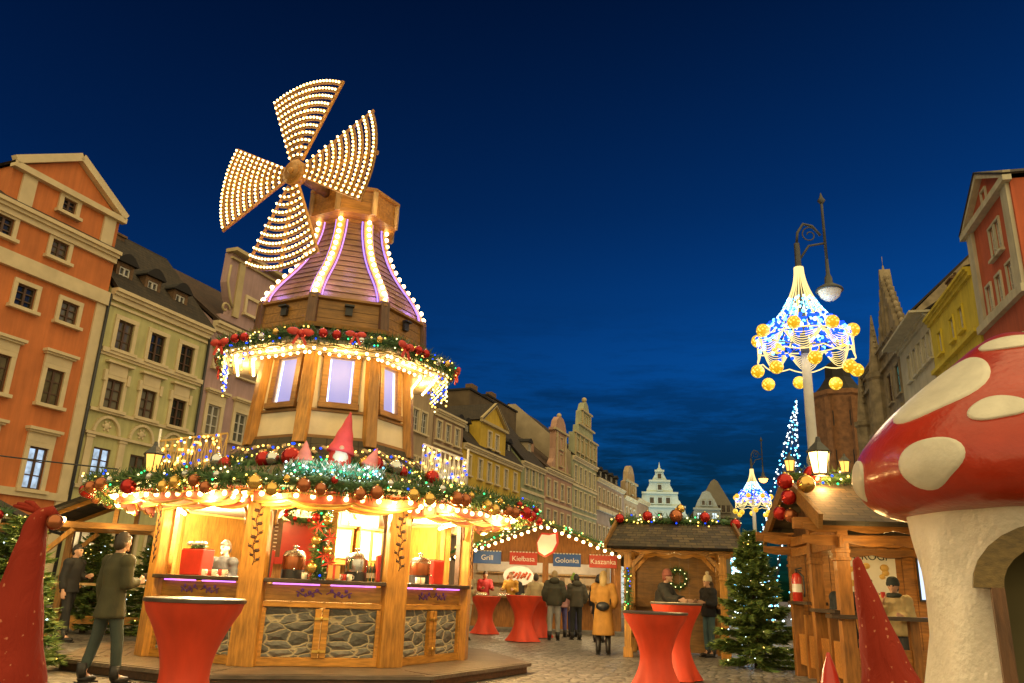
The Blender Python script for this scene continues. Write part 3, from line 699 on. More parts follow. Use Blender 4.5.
# sage
wn = [(x, z, 1.0, 1.9, fw) for x in (78.6, 80.6, 82.6) for z in (5.4, 9.6, 12.0) if z != 9.6] + [(x, 8.6, 1.0, 1.8, fw) for x in (78.6, 80.6, 82.6)]
t, W, fl = house('narrow sage green house with a steep plain roof', 'L', 76.9, 84.2, 14.3, 'sage', wn, bands=((11.3, .3, .12),), rise=7, roof='roofd')
dormer(t, 6.0, 15.6, 1.4, .8, 1.6, 'palewall', 'roofd', pane='paneg', dp=2.4)
# pink
wn = [(x, z, 1.1, 1.9, fw) for x in (85.6, 88.1, 90.6, 93.1) for z in (4.8, 8.2, 11.6)]
t, W, fl = house('salmon pink house with a curved baroque gable', 'L', 84.3, 94.5, 14.7, 'pink', wn, bands=((10.9, .3, .14),), rise=5, roof='roof')
pf = [(86.4, 14.6), (86.6, 15.6), (87.2, 16.2), (87.5, 17.4), (87.4, 19.4), (87.0, 19.6), (87.0, 19.9), (87.6, 20.0), (88.0, 20.9), (88.8, 21.5), (89.6, 21.6), (90.4, 21.5), (91.2, 20.9), (91.6, 20.0), (92.2, 19.9), (92.2, 19.6), (91.8, 19.4), (91.7, 17.4), (92.0, 16.2), (92.6, 15.6), (92.8, 14.6)]
gm = MB(); gm.prism([(x - 84.3, z) for x, z in pf], -.1, .6); gab = gm.build('gable', 'pink', t)
pm = MB(); pm.box((5.3, -.2, 19.75), (5.4, .3, .25)); pm.box((3.7, -.15, 17.2), (.5, .16, 4.6)); pm.box((6.9, -.15, 17.2), (.5, .16, 4.6)); pm.ball((5.3, .2, 21.8), .3)
pm.box((5.3, -.15, 14.95), (7, .3, .2)); pm.build('gable_trim', 'trimlo', gab)
for zz in (15.6, 17.6): window(gab, 5.3, zz, 1.0, 1.4, 'trimlo', 'sashw', 'pane', y=-.12, tw=.14)
at_ = MB(); at_.prism([(.1, 14.8), (3.0, 14.8), (3.0, 18.0), (.1, 18.0)], 2.5, 8); at_.build('attic_block', 'pink', t)
# tall pale green house with stepped gable and big side wall
wn = [(x, z, 1.1, 2.1, fw) for x in (96.0, 98.1, 100.2, 102.3, 104.4) for z in (4.4, 8.0, 11.5, 14.6)]
t, W, fl = house('tall pale green house with a stepped pilastered gable and bare side wall', 'L', 94.6, 105.6, 17.8, 'mint', wn, bands=((14.2, .3, .16), (10.8, .2, .12)), rise=7.2, depth=18, roof='roofd')
sw = MB(); sw.add([(-.06, .2, 14), (-.06, 18, 14), (-.06, 18, 17.8), (-.06, 9, 24.8), (-.06, 8.0, 24.8), (-.06, .2, 18.2)], [(0, 5, 4, 3, 2, 1)]); sw.build('side_wall', 'palewall', t)
pf = [(95.0, 17.8), (95.0, 20.9), (96.6, 20.9), (96.9, 22.2), (97.8, 22.4), (98.0, 24.3), (98.6, 24.5), (99.2, 25.5), (100.1, 25.9), (101.0, 25.5), (101.6, 24.5), (102.2, 24.3), (102.4, 22.4), (103.3, 22.2), (103.6, 20.9), (105.2, 20.9), (105.2, 17.8)]
gm = MB(); gm.prism([(x - 94.6, z) for x, z in pf], -.1, .7); gab = gm.build('gable', 'mint', t)
pm = MB()
for z, a, b in ((20.9, 95.0, 105.2), (22.3, 96.8, 103.4), (24.4, 97.9, 102.3)): pm.box(((a + b) / 2 - 94.6, -.22, z), (b - a + .4, .3, .22))
for x in (95.3, 97.2, 99.0, 101.2, 103.0, 104.9): pm.box((x - 94.6, -.16, 19.3), (.36, .16, 3.0))
for x in (98.3, 101.9): pm.box((x - 94.6, -.16, 23.3), (.36, .16, 1.8))
pm.ball((100.1 - 94.6, .2, 26.2), .35); pm.build('gable_trim', 'trimlo', gab)
for x in (96.3, 98.1, 100.1, 102.1, 103.9): window(gab, x - 94.6, 18.5, .9, 1.7, 'trimlo', 'sashw', 'paneg', y=-.13, tw=.12)
window(gab, 5.5, 22.7, 1.0, 1.2, 'trimlo', 'sashw', 'paneg', y=-.13, tw=.12)
# rose, end house
wn = [(x, z, 1.1, 1.9, fw) for x in (107, 109.3, 111.6, 113.9, 116.2, 118.5) for z in (4.6, 8.2, 13.4)]
t, W, fl = house('long dusky rose house with a row of small attic dormers', 'L', 105.7, 121.2, 16.6, 'rose', wn, bands=((12.4, .5, .4),), rise=4, roof='roofd')
for x in (2, 5, 8, 11, 14): dormer(t, x, 17, .8, 1.0, 1.2, 'roofd', 'roofd', pane='paneg', dp=2)
wn = [(x, z, 1.1, 1.9, fw) for x in (122.8, 125.3, 127.8) for z in (4.6, 8.2, 12.4)]
t, W, fl = house('sandy house with curved gable at the far end of the row', 'L', 121.3, 130, 16.0, 'beige', wn, rise=4, roof='roofd')
gm = MB(); gm.prism([(.6, 16), (.6, 18.2), (2.0, 18.6), (2.4, 20.0), (3.4, 20.9), (4.4, 21.2), (5.4, 20.9), (6.4, 20), (6.8, 18.6), (8.2, 18.2), (8.2, 16)], -.1, .7); gab = gm.build('gable', 'beige', t)
pm = MB(); pm.box((4.4, -.2, 18.5), (8, .3, .3)); pm.box((2.6, -.2, 17.3), (.4, .2, 2.2)); pm.box((6.2, -.2, 17.3), (.4, .2, 2.2)); pm.build('gable_trim', 'trimlo', gab)
window(gab, 4.4, 16.6, 1.1, 1.5, 'trimlo', 'sashw', 'paneg', y=-.13, tw=.14)
wn = [(x, z, 1.1, 1.9, fw) for x in (132, 134.5, 137) for z in (4.6, 8.2, 12.0)]
house('narrow brown house beyond the curved gable, last of the row', 'L', 130.1, 139, 16.6, 'tan', wn, rise=3, roof='roofd')
# tall blocks behind the row
def block(label, s0, s1, y0, y1, z1, wallm, ridge=0):
    loc, rz = row_frame('L', s0, s1); W = s1 - s0
    t = thing('rear_block', label, 'building', loc, rz)
    b = MB(); b.box((W / 2, (y0 + y1) / 2, z1 / 2), (W, y1 - y0, z1)); b.build('wall', wallm, t)
    c = MB(); c.box((W / 2, (y0 + y1) / 2, z1 + .12), (W + .3, y1 - y0 + .3, .2)); c.build('coping', 'roofd', t)
    ch = MB(); ch.box((W * .4, y0 + 1.2, z1 + .7), (1.4, .8, 1.2)); ch.build('chimney', 'chim', t)
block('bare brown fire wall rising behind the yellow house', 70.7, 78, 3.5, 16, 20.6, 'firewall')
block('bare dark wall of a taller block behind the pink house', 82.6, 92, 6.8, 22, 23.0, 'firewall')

# right-hand row
wn = [(61.4 * .725, 0, 0, 0)]
def Zr(z): return (z - 1.25) * .725 + 1.25
r1 = {'sash': 'sashw', 'pane': 'paneg', 'tw': .12}
wn = [(x * .725, Zr(21.35), .68, 1.55, r1) for x in (59.7, 57.6, 55.4)] + [(x * .725, Zr(24.8), .62, 1.65, r1) for x in (57.5, 56.35)] + [(x * .725, z, .7, 1.6, r1) for x in (59.7, 57.6, 55.4) for z in (4, 8, 12)]
t, W, fl = house('brick red house with white pilasters and a triangular gable', 'R', 38.5, 45.2, 21.1, 'redr', wn, trim='greyr', bands=((Zr(20.9), .4, .3),), rise=0, cornice=False, depth=10)
# gable
m2 = MB(); m2.T = Matrix.Translation((fl(45.2 - 38.5), 0, 0)); a0 = 0; a1 = W
facade(m2, W, 21.2, [], y=-.0, z0=21.05)
xm = fl(58.6 * .725 - 38.5)
m2.add([(.0, -.01, 21.2), (W, -.01, 21.2), (W / 2, -.01, 22.95)], [(0, 1, 2)])
gab = m2.build('gable', 'redr', t)
pm = MB(); pm.box((W / 2, -.18, 21.1), (W + .5, .4, .34))
for xa in (-.25, W + .25): pm.bar((xa, -.18, 21.25), (W / 2, -.18, 23.15), .36, .34, up=(0, 1, 0))
pm.box((.55, -.08, 18.3), (.8, .18, 5.3)); pm.box((W - .55, -.08, 18.3), (.8, .18, 5.3)); pm.build('pediment', 'greyr', gab)
window(gab, W / 2, 21.4, .6, .8, 'greyr', 'sashw', 'paneg', y=-.04, tw=.1)
rf = MB(); rf.slab((-.3, 10, 21.3), (-.3, -.4, 21.3), (W / 2, -.4, 23.35), (W / 2, 10, 23.35), .1); rf.slab((W + .3, -.4, 21.3), (W + .3, 10, 21.3), (W / 2, 10, 23.35), (W / 2, -.4, 23.35), .1); rf.build('roof', 'roofd', t)
wn = [(x * .725, Zr(22.4), .72, 1.4, r1) for x in (73, 69.2, 66.6)] + [(x * .725, z, .72, 1.6, r1) for x in (73, 69.2, 66.6) for z in (4, 8, 12)]
t, W, fl = house('bright yellow house between the red house and the grey one', 'R', 45.6, 54.9, 19.5, 'ochre2', wn, trim='ochre2', bands=((Zr(21.3), .25, .3),), rise=1.6, depth=9, roof='roofd')
chimney(t, 1.6, 1.4, 19.6, 21.6, 1.0, .7)
wn = [(x * .725, Zr(22.9), .85, 1.9, r1) for x in (84.5, 82, 80, 78, 76.4)] + [(x * .725, z, .85, 1.7, r1) for x in (84.5, 82, 80, 78, 76.4) for z in (4, 8, 12)]
t, W, fl = house('pale grey house with wide eaves and close-set windows', 'R', 55.0, 64.0, 20.2, 'greyr', wn, trim='greyr', rise=3.2, depth=9, roof='roofd')
sf = MB(); sf.box((W / 2, -.55, 20.15), (W + .4, 1.3, .16)); sf.build('soffit', 'greyr', t)
wn = [(x, z, 1.3, 2.4, {'sash': 'sash', 'pane': 'paneteal' if (x < 65.5 and z > 15) else 'pane', 'tw': .2}) for x in (65.1, 68.2, 72, 75.5) for z in (4, 9.5, 16.9)]
t, W, fl = house('gothic sandstone house with crocketed spires and a steep gable', 'R', 64.1, 79.5, 22.0, 'sand', wn, trim='sand', bands=((15.8, .4, .3), (20.2, .3, .25)), rise=6.0, depth=12, roof='roofd', cat='house', name='gothic_house')
gm = MB(); gx = fl(66.6 - 64.1)
st = [(gx - 3.9 + i * .43, 21.2 + i * .62) for i in range(9)]
poly = []
for (x, z) in st: poly += [(x, z), (x, z + .62)]
poly += [(gx - .12, 28.0), (gx + .12, 28.0)]
poly += [(2 * gx - x, z) for x, z in reversed(poly[:-2])]
gm.prism(poly, -.25, .6); gab = gm.build('gable', 'sand', t)
pm = MB()
for sx in (1, -1):
    for i in range(9): pm.ball((gx + sx * (3.9 - i * .43), .15, 22.1 + i * .62), .22, 0, 6, 4, (1, 1, 1.6))
pm.lathe([(.35, 26.4), (.2, 27.4), (.05, 28.4)], 6, (gx, .1, 0)); pm.tube([(gx, .1, 28.3), (gx, .1, 29.2)], .025, 5)
pm.box((gx, -.3, 24.2), (.2, .2, 4)); pm.box((gx - 1.2, -.3, 23), (.2, .2, 2.6)); pm.box((gx + 1.2, -.3, 23), (.2, .2, 2.6)); pm.build('tracery', 'sand', gab)
for xs in (fl(71.3 - 64.1), fl(79.0 - 64.1)):
    sp_ = MB(); hb = 21.6 if xs > 5 and xs < 10 else 19
    sp_.lathe([(.75, 3), (.75, hb - 2), (.95, hb - 1.8), (.95, hb - 1.4), (.65, hb - 1.3), (.5, hb), (.06, hb + 4)], 8, (xs, -.3, 0), smooth=False)
    for i in range(6): sp_.ball((xs + .45 * (1 - i / 6), -.3, hb + .4 + i * .55), .14, 0, 6, 4); sp_.ball((xs - .45 * (1 - i / 6), -.3, hb + .4 + i * .55), .14, 0, 6, 4)
    sp_.build('spire', 'sand', t)

# far end of the square
def far_gable(name, label, loc, rz, poly, wallm, wins, rows, roofz=None, depth=14, win_pane='pane', trim=None, roofm='roof'):
    t = thing(name, label, 'house', loc, rz)
    g_ = MB(); g_.prism(poly, 0, 1.0)
    xs = [p[0] for p in poly]; W = max(xs) - min(xs); zb = max(p[1] for p in poly)
    g_.box((sum(xs) / len(xs) * 0 + (max(xs) + min(xs)) / 2, depth / 2 + 1, 5.5), (W - .2, depth, 11)); g_.build('wall', wallm, t)
    if rows:
        c = MB()
        for z, a, b in rows: c.box(((a + b) / 2, -.25, z), (b - a, .5, .35))
        c.build('cornice', trim or wallm, t)
    for x, z, w_, h_, p in wins: window(t, x, z, w_, h_, trim or wallm, 'sash', p, 'plain', y=-.16, tw=.15)
    if roofz:
        rf = MB(); a, b = min(xs), max(xs); m_ = (a + b) / 2
        rf.slab((a, depth, roofz[0]), (a, .9, roofz[0]), (m_, .9, roofz[1]), (m_, depth, roofz[1]), .2); rf.slab((b, .9, roofz[0]), (b, depth, roofz[0]), (m_, depth, roofz[1]), (m_, .9, roofz[1]), .2); rf.build('roof', roofm, t)
    return t
half = [(.0, 26.2), (.25, 24.4), (.9, 23.6), (1.1, 22.4), (1.7, 21.2), (1.75, 20.6), (2.5, 20.5), (2.6, 19.4), (3.2, 18.2), (3.25, 17.3), (4.3, 17.1), (4.5, 15.4), (5.0, 14.8), (5.1, 13.4), (6.0, 13.2), (6.2, 11.6), (6.8, 10.8), (6.8, 0)]
half = [(x * .76, 26.2 - (26.2 - z) * .66) for x, z in half[:-1]] + [(5.2, 0)]
poly = [(-x, z) for x, z in half[::-1]] + half[1:]
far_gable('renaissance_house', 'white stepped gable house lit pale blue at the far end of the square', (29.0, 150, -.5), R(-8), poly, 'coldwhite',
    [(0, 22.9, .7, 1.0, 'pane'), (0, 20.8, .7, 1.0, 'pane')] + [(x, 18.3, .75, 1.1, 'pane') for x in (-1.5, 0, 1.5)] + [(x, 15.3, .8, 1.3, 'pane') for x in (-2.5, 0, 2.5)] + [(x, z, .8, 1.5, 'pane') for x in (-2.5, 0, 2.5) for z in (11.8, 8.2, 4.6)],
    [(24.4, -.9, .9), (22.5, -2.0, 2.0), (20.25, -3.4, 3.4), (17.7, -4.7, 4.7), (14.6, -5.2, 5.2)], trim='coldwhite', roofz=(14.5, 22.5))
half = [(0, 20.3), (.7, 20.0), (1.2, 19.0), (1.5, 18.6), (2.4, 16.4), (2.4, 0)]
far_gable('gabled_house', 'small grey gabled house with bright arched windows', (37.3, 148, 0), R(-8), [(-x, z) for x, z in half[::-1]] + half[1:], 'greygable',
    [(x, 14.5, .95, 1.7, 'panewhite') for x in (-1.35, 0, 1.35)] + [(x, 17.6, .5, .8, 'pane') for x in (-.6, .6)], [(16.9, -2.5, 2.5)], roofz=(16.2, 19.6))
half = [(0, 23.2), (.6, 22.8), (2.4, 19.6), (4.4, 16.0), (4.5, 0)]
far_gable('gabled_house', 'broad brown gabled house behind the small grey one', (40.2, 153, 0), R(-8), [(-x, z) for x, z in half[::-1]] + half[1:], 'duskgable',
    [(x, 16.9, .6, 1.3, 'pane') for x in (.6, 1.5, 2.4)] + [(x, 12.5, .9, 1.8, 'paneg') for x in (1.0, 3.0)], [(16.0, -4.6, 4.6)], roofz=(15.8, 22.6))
# brick church tower
t = thing('church_tower', 'dark octagonal brick church tower behind the tall lamp post', 'tower', (60.5, 140, 0))
b = MB(); b.lathe([(5.6, 0), (5.6, 20), (5.1, 20.4), (5.1, 36.5), (5.5, 36.8), (5.5, 37.6)], 8, smooth=False)
b.build('shaft', 'brick', t)
b = MB(); b.lathe([(4.7, 37.6), (3.4, 39.0), (2.4, 40.6), (2.3, 43.0), (.9, 44.0), (.1, 46)], 8, smooth=False); b.build('spire', 'roofd', t)
for a in (-112.5 + 22.5, -67.5 - 22.5 + 45, -135):
    wv = MB(); aa = R(a); wv.T = Matrix.Rotation(aa + PI / 2, 4, 'Z')
    for z in (24, 31): wv.prism([(-.6, z), (.6, z), (.6, z + 2.6), (0, z + 3.6), (-.6, z + 2.6)], -4.95, -4.74)
    wv.build('lancet_window', 'black', t)
for a in range(8):
    bt = MB(); aa = R(a * 45); bt.box((5.35 * math.cos(aa), 5.35 * math.sin(aa), 18), (.9, .9, 36), rz=aa); bt.build('buttress', 'brick', t)

lamp((24, 128, 3), 9000, (.62, .90, 1.0), .8)

# ------------------------------------------------------------------ windmill stall
SC = Vector((-3.16, 13.82, 0)); SR = R(16.5)
stall = thing('windmill_stall', 'octagonal wooden windmill stall with stone front, bell dome and four lit sails', 'market stall', SC, SR)
def octp(r, z, rot=0): return [(r * math.cos(R(-112.5 + 45 * k) + rot), r * math.sin(R(-112.5 + 45 * k) + rot), z) for k in range(8)]
def sideT(k, r):
    """frame of side k of an octagon with corner radius r: x along the side, y inward, z up"""
    a = R(-90 + 45 * k); ap = r * math.cos(PI / 8)
    return Matrix.Translation((ap * math.cos(a), ap * math.sin(a), 0)) @ Matrix.Rotation(a + PI / 2, 4, 'Z')
def slen(r): return 2 * r * math.sin(PI / 8)
def sub(name, k, r, parent, z=0):
    e = bpy.data.objects.new(name, None); C.objects.link(e); return e
def attach(o, k, r):
    o.matrix_local = sideT(k, r) @ o.matrix_local if o.type != 'EMPTY' else sideT(k, r); return o

# deck it stands on
dk = thing('wooden_platform', 'grey board platform under the windmill stall', 'platform', SC, SR)
mb = MB()
mb.loft([octp(3.68, .11), octp(3.68, .155)], cap=(True, True))
mb.build('deck', 'deck', dk)
for k in range(8):
    f = MB(); f.T = sideT(k, 3.62)
    f.box((0, .03, .055), (slen(3.62) - .02, .05, .09)); f.build('skirt_board', 'brown', dk)
for k in (0, 7, 6, 1):
    for q in range(-4, 5):
        f = MB(); f.T = sideT(k, 3.68)
    f = MB(); f.T = sideT(k, 3.68)
    for q in range(1, 9): f.box((0, q * .125, .1585), (slen(3.68) - .2 * q * .42 - .12, .116, .007))
    f.build('board_strip', 'deck', dk)
tag(dk, dk['label'], 'platform')

RW = 2.56; SL = slen(RW)
front = (6, 7, 0, 1, 2)
for k in range(8):
    # stone or boarded lower wall, built flat then set on its side of the octagon
    T = sideT(k, RW)
    if k in front:
        hw = SL / 2 - .17
        for sx in (-1, 1):
            p = MB(); p.box((0, 0, 0), (hw - .06, .06, .64)); o = p.build('stone_panel', 'stone', stall); o.matrix_local = T @ Matrix.Translation((sx * (hw / 2 + .005), .04, .60))
        fr = MB(); fr.box((0, .02, .22), (2 * hw, .12, .11)); fr.box((0, .02, .955), (2 * hw, .12, .07))
        fr.box((-.05, .0, .59), (.085, .12, .63)); fr.box((.05, .0, .59), (.085, .12, .63))
        fr.box((-hw + .03, .015, .59), (.06, .11, .63)); fr.box((hw - .03, .015, .59), (.06, .11, .63))
        o = fr.build('panel_frame', 'honeyx', stall, bevel=.006); o.matrix_local = T
        for z in (.36, .78):
            h = MB(); h.box((-.05, -.068, z), (.09, .012, .03)); h.tube([(-.005, -.07, z - .03), (-.005, -.07, z + .03)], .012, 6); h.box((.05, -.068, z), (.08, .012, .03))
            q = h.build('hinge', 'gold', o)
        fb = MB(); fb.box((0, .03, 1.105), (2 * hw, .08, .21)); o = fb.build('fascia_board', 'honeyx', stall, bevel=.006); o.matrix_local = T
        orn = MB()
        for sx in (-1, 1):
            pts = [(sx * (.03 + .05 * i), -.016, 1.10 + .03 * math.sin(i * 1.1)) for i in range(8)]; orn.tube(pts, .008, 5)
            for i in range(2, 8, 2):
                orn.ball((sx * (.05 * i), -.016, 1.115 + .03 * ((i // 2) % 2)), .028, 0, 7, 4, (1, .3, 1)); orn.ball((sx * (.05 * i + .05), -.016, 1.08), .02, 0, 6, 4, (1, .3, 1.4))
        q = orn.build('flower_ornament', 'violetp', o)
        ld = MB(); ld.box((-.28 - .11, -.045, 1.222), (hw - .18, .03, .018)); ld.box((.28 + .11, -.045, 1.222), (hw - .18, .03, .018)); q = ld.build('light_strip', 'led', stall); q.matrix_local = T
        ct = MB(); ct.box((0, .08, 1.265), (SL - .30, .52, .055)); q = ct.build('counter', 'counter', stall, bevel=.01); q.matrix_local = T
        # opening frame
        of = MB(); of.box((-hw + .02, .05, 1.82), (.05, .08, 1.05)); of.box((hw - .02, .05, 1.82), (.05, .08, 1.05)); of.box((0, .05, 2.38), (2 * hw, .10, .12))
        q = of.build('opening_frame', 'brown' if k in (0, 1) else 'honeyx', stall); q.matrix_local = T
    else:
        b = MB(); b.box((0, .04, 1.3), (SL - .2, .07, 2.3))
        for q in range(-4, 5): b.box((q * .22, -.002, 1.3), (.2, .02, 2.28))
        o = b.build('back_wall', 'honey', stall); o.matrix_local = T
for k in range(8):
    a = R(-112.5 + 45 * k); T = Matrix.Translation((RW * 1.0 * math.cos(a), RW * math.sin(a), 0)) @ Matrix.Rotation(a + PI / 2, 4, 'Z')
    p = MB(); p.prism([(-.185, .156), (.185, .156), (.165, 2.52), (-.165, 2.52)], -.07, .10); p.box((0, .0, 2.56), (.40, .24, .08)); p.box((0, -.005, .30), (.40, .2, .25)) if False else None
    o = p.build('corner_post', 'honey', stall, bevel=.012); o.matrix_local = T
    if k in (0, 1, 2, 7, 6):
        n = MB()
        n.tube([(.022 * math.sin(j * .55), -.0735, 1.45 + .9 * j / 30) for j in range(31)], .006, 4)
        for j in range(2, 30, 2):
            sd = 1 if (j // 2) % 2 else -1; zc = 1.45 + .9 * j / 30; xc = .022 * math.sin(j * .55) + sd * .045
            n.ball((xc, -.073, zc + .015), .024 if j % 6 else .034, 0, 8, 5, (1.25, .25, .75))
            n.tube([(xc - sd * .04, -.0735, zc - .02), (xc, -.0735, zc + .01), (xc + sd * .03, -.0735, zc + .05)], .005, 4)
        n.build('carved_ornament', 'spray', o)
        if k in (0, 1, 2):
            for sx in (-1, 1):
                br = MB(); pts = [(sx * (.21 + .17 * (1 - math.cos(j * PI / 16))), .04, 2.0 + .34 * math.sin(j * PI / 16)) for j in range(9)]; br.tube(pts, .022, 6)
                br.tube([(sx * (.30 + .05 * math.cos(j * .6) * (1 - j / 16)), .04, 2.28 + .05 * math.sin(j * .6) * (1 - j / 16)) for j in range(14)], .013, 5)
                br.build('scroll_bracket', 'brown' if k != 0 else 'honeyd', o)
# inside: floor, core, cupboards
b = MB(); b.loft([octp(2.5, .157), octp(2.5, .165)], cap=(True, True)); b.build('floor', 'deck', stall)
for k in range(8):
    b = MB(); w_ = slen(1.0)
    for q in range(6): b.box((-w_ / 2 + w_ / 6 * (q + .5), 0, 1.35), (w_ / 6 - .008, .04, 2.4))
    o = b.build('inner_wall', 'pale', stall); o.matrix_local = sideT(k, 1.0)
for k, n in ((0, 3), (1, 3), (7, 2)):
    b = MB()
    for q in range(n):
        x = (q - (n - 1) / 2) * .30
        b.box((x, -.13, 1.84), (.29, .24, .50))
    b.box((0, -.14, 1.56), (n * .3 + .06, .3, .05)); b.box((0, -.14, 2.11), (n * .3 + .06, .3, .04))
    o = b.build('cupboard', 'honeyx', stall); o.matrix_local = sideT(k, 1.05)
    for q in range(n):
        x = (q - (n - 1) / 2) * .30
        d_ = MB(); d_.box((x, -.262, 1.84), (.22, .02, .42)); d_.build('cupboard_door', 'creamp', o)
b = MB(); b.box((-.25, -.05, 1.80), (.78, .02, .62)); o = b.build('red_notice_panel', 'redp', stall); o.matrix_local = sideT(0, 1.95) @ Matrix.Translation((-.1, 0, 0))

# eaves: stepped lit underside, roof, skirt
REV = 3.58; ZE = 2.46
for j in range(4):
    r0, r1 = REV - .03 - j * .30, REV - .03 - (j + 1) * .30
    z0 = ZE - .04 - j * .015; 
    mb = MB(); mb.loft([octp(r0, z0), octp(r1, z0 - .0)], 0); mb.loft([octp(r1 + .001, z0), octp(r1 + .001, z0 - .05)], 1)
    mb.build('eave_step', ['creamp' if j % 2 else 'redp', 'goldp'], stall)
mb = MB(); mb.loft([octp(REV - 1.23, ZE - .10), octp(.9, ZE - .09)], 0); mb.build('ceiling', 'creamp', stall)
for k in front:
    for j in range(4):
        r = REV - .14 - j * .30; T = sideT(k, r); wv = MB(); n_ = 40; L_ = slen(r) - .1
        pts = [(-L_ / 2 + L_ * i / n_, 0, ZE - .095 - j * .015 + .03 * abs(math.sin(i * PI / 8))) for i in range(n_ + 1)]
        wv.tube(pts, .018, 5); o = wv.build('wavy_moulding', 'goldp', stall); o.matrix_local = T
        if j < 3:
            r = REV - .26 - j * .30; L_ = slen(r) - .34; T = sideT(k, r); va = MB(); zt = ZE - .06 - j * .015
            lo = [(-L_ / 2 + L_ * i / n_, zt - .10 - .055 * abs(math.cos(PI * 2.5 * i / n_)) ** .6) for i in range(n_ + 1)]
            va.prism(lo + [(L_ / 2, zt), (-L_ / 2, zt)], 0, .03); o = va.build('eave_valance', 'valance', stall); o.matrix_local = T
            tr_ = MB(); tr_.tube([(x, -.006, z) for x, z in lo], .02, 5); tr_.build('wavy_edge', 'goldp', o)
mb = MB(); mb.loft([octp(REV, ZE + .07), octp(1.66, 3.02)], 0, uvw=.01); mb.build('roof', 'slate', stall)
mb = MB(); mb.loft([octp(REV - .02, ZE - .03), octp(REV + .02, ZE - .03), octp(REV + .02, ZE + .085), octp(REV - .04, ZE + .075)]); mb.build('eave_board', 'brown', stall)
mb = MB(); mb.loft([octp(1.74, 2.96), octp(1.76, 3.06), octp(1.56, 3.32), octp(1.48, 3.36), octp(1.44, 3.46)], 0, uvw=.01); mb.build('tower_skirt', 'slated', stall)
mb = MB()
for k in range(8):
    for q in range(-3, 4):
        T = sideT(k, 1.66); mb.T = T
        mb.box((q * .16, -.03, 3.50 + .05 * (q % 2)), (.11, .02, .06), M4=Matrix.Translation((q * .16, -.035 + .0, 3.20 + .07 * (q % 2))) @ Matrix.Rotation(-.9, 4, 'X') @ Matrix.Rotation(.78, 4, 'Y'))
mb.T = Matrix.Identity(4)
mb.build('diamond_inlay', 'mauvei', stall) if 'mauvei' in M else mb.build('diamond_inlay', 'beige', stall)
# tower
RT0, RT1 = 1.44, 1.30
Z0, Z1 = 3.36, 5.05
for k in range(8):
    a = R(-112.5 + 45 * k)
    p = MB()
    A = Vector((RT0 * math.cos(a), RT0 * math.sin(a), Z0)); B = Vector((RT1 * math.cos(a), RT1 * math.sin(a), Z1))
    p.bar(A, B, .20, .15, up=(math.cos(a), math.sin(a), 0)); p.build('tower_post', 'honey', stall, bevel=.01)
    T0 = sideT(k, RT0 - .04); T1 = sideT(k, RT1 - .04)
    tilt = math.atan2((RT0 - RT1) * math.cos(PI / 8), Z1 - Z0)
    T = sideT(k, RT0 - .04) @ Matrix.Translation((0, 0, Z0)) @ Matrix.Rotation(-tilt, 4, 'X')
    hh = (Z1 - Z0) / math.cos(tilt); w0 = slen(RT0) - .1
    wl = MB()
    ww, wz0, wz1 = .40, .70, 1.48
    m2 = MB(); m2.T = Matrix.Translation((-w0 / 2, 0, 0)); facade(m2, w0, hh, [(w0 / 2 - ww / 2, wz0, w0 / 2 + ww / 2, wz1)], reveal=.06)
    o = m2.build('tower_wall', 'creamp', stall); o.matrix_local = T
    f = MB()
    for sx in (-1, 1): f.box((sx * (ww / 2 + .055), -.02, (wz0 + wz1) / 2), (.11, .07, wz1 - wz0 + .02))
    f.box((0, -.022, wz1 + .055), (ww + .26, .08, .11)); f.box((0, -.03, wz0 - .05), (ww + .26, .10, .10)); f.box((0, -.01, wz0 - .13), (w0, .04, .05)); f.box((0, -.012, .08), (w0, .05, .14)); f.box((0, -.03, wz1 + .13), (ww + .34, .10, .035))
    wn_ = f.build('tower_window', 'honeyd', stall, bevel=.006); wn_.matrix_local = T
    pn = MB(); pn.add([(-ww / 2, .045, wz0), (ww / 2, .045, wz0), (ww / 2, .045, wz1), (-ww / 2, .045, wz1)], [(0, 1, 2, 3)]); pn.build('pane', 'panelav', wn_)
    if k in front:
        st_ = MB()
        for sx in (-1, 1): st_.box((sx * (ww / 2 - .02), .036, (wz0 + wz1) / 2), (.022, .01, wz1 - wz0 - .03))
        st_.build('light_strip', 'ledw', wn_)
# canopy ring
RC, ZC = 2.06, 4.90
mb = MB(); mb.loft([octp(RC, ZC + .05), octp(1.45, 5.32)], uvw=.01); mb.build('canopy_roof', 'slated', stall)
mb = MB(); mb.loft([octp(RC, ZC + .05), octp(RC, ZC - .02), octp(RC - .3, ZC - .0), octp(RC - .3, ZC - .04), octp(1.2, ZC + .0)], 0); mb.build('canopy_ceiling', 'creamp', stall)
for k in front:
    for j in range(2):
        wv = MB(); r = RC - .12 - j * .3; L_ = slen(r) - .06; n_ = 24
        wv.tube([(-L_ / 2 + L_ * i / n_, 0, ZC - .05 + .025 * abs(math.sin(i * PI / 6))) for i in range(n_ + 1)], .015, 5); o = wv.build('wavy_moulding', 'goldp', stall); o.matrix_local = sideT(k, r)
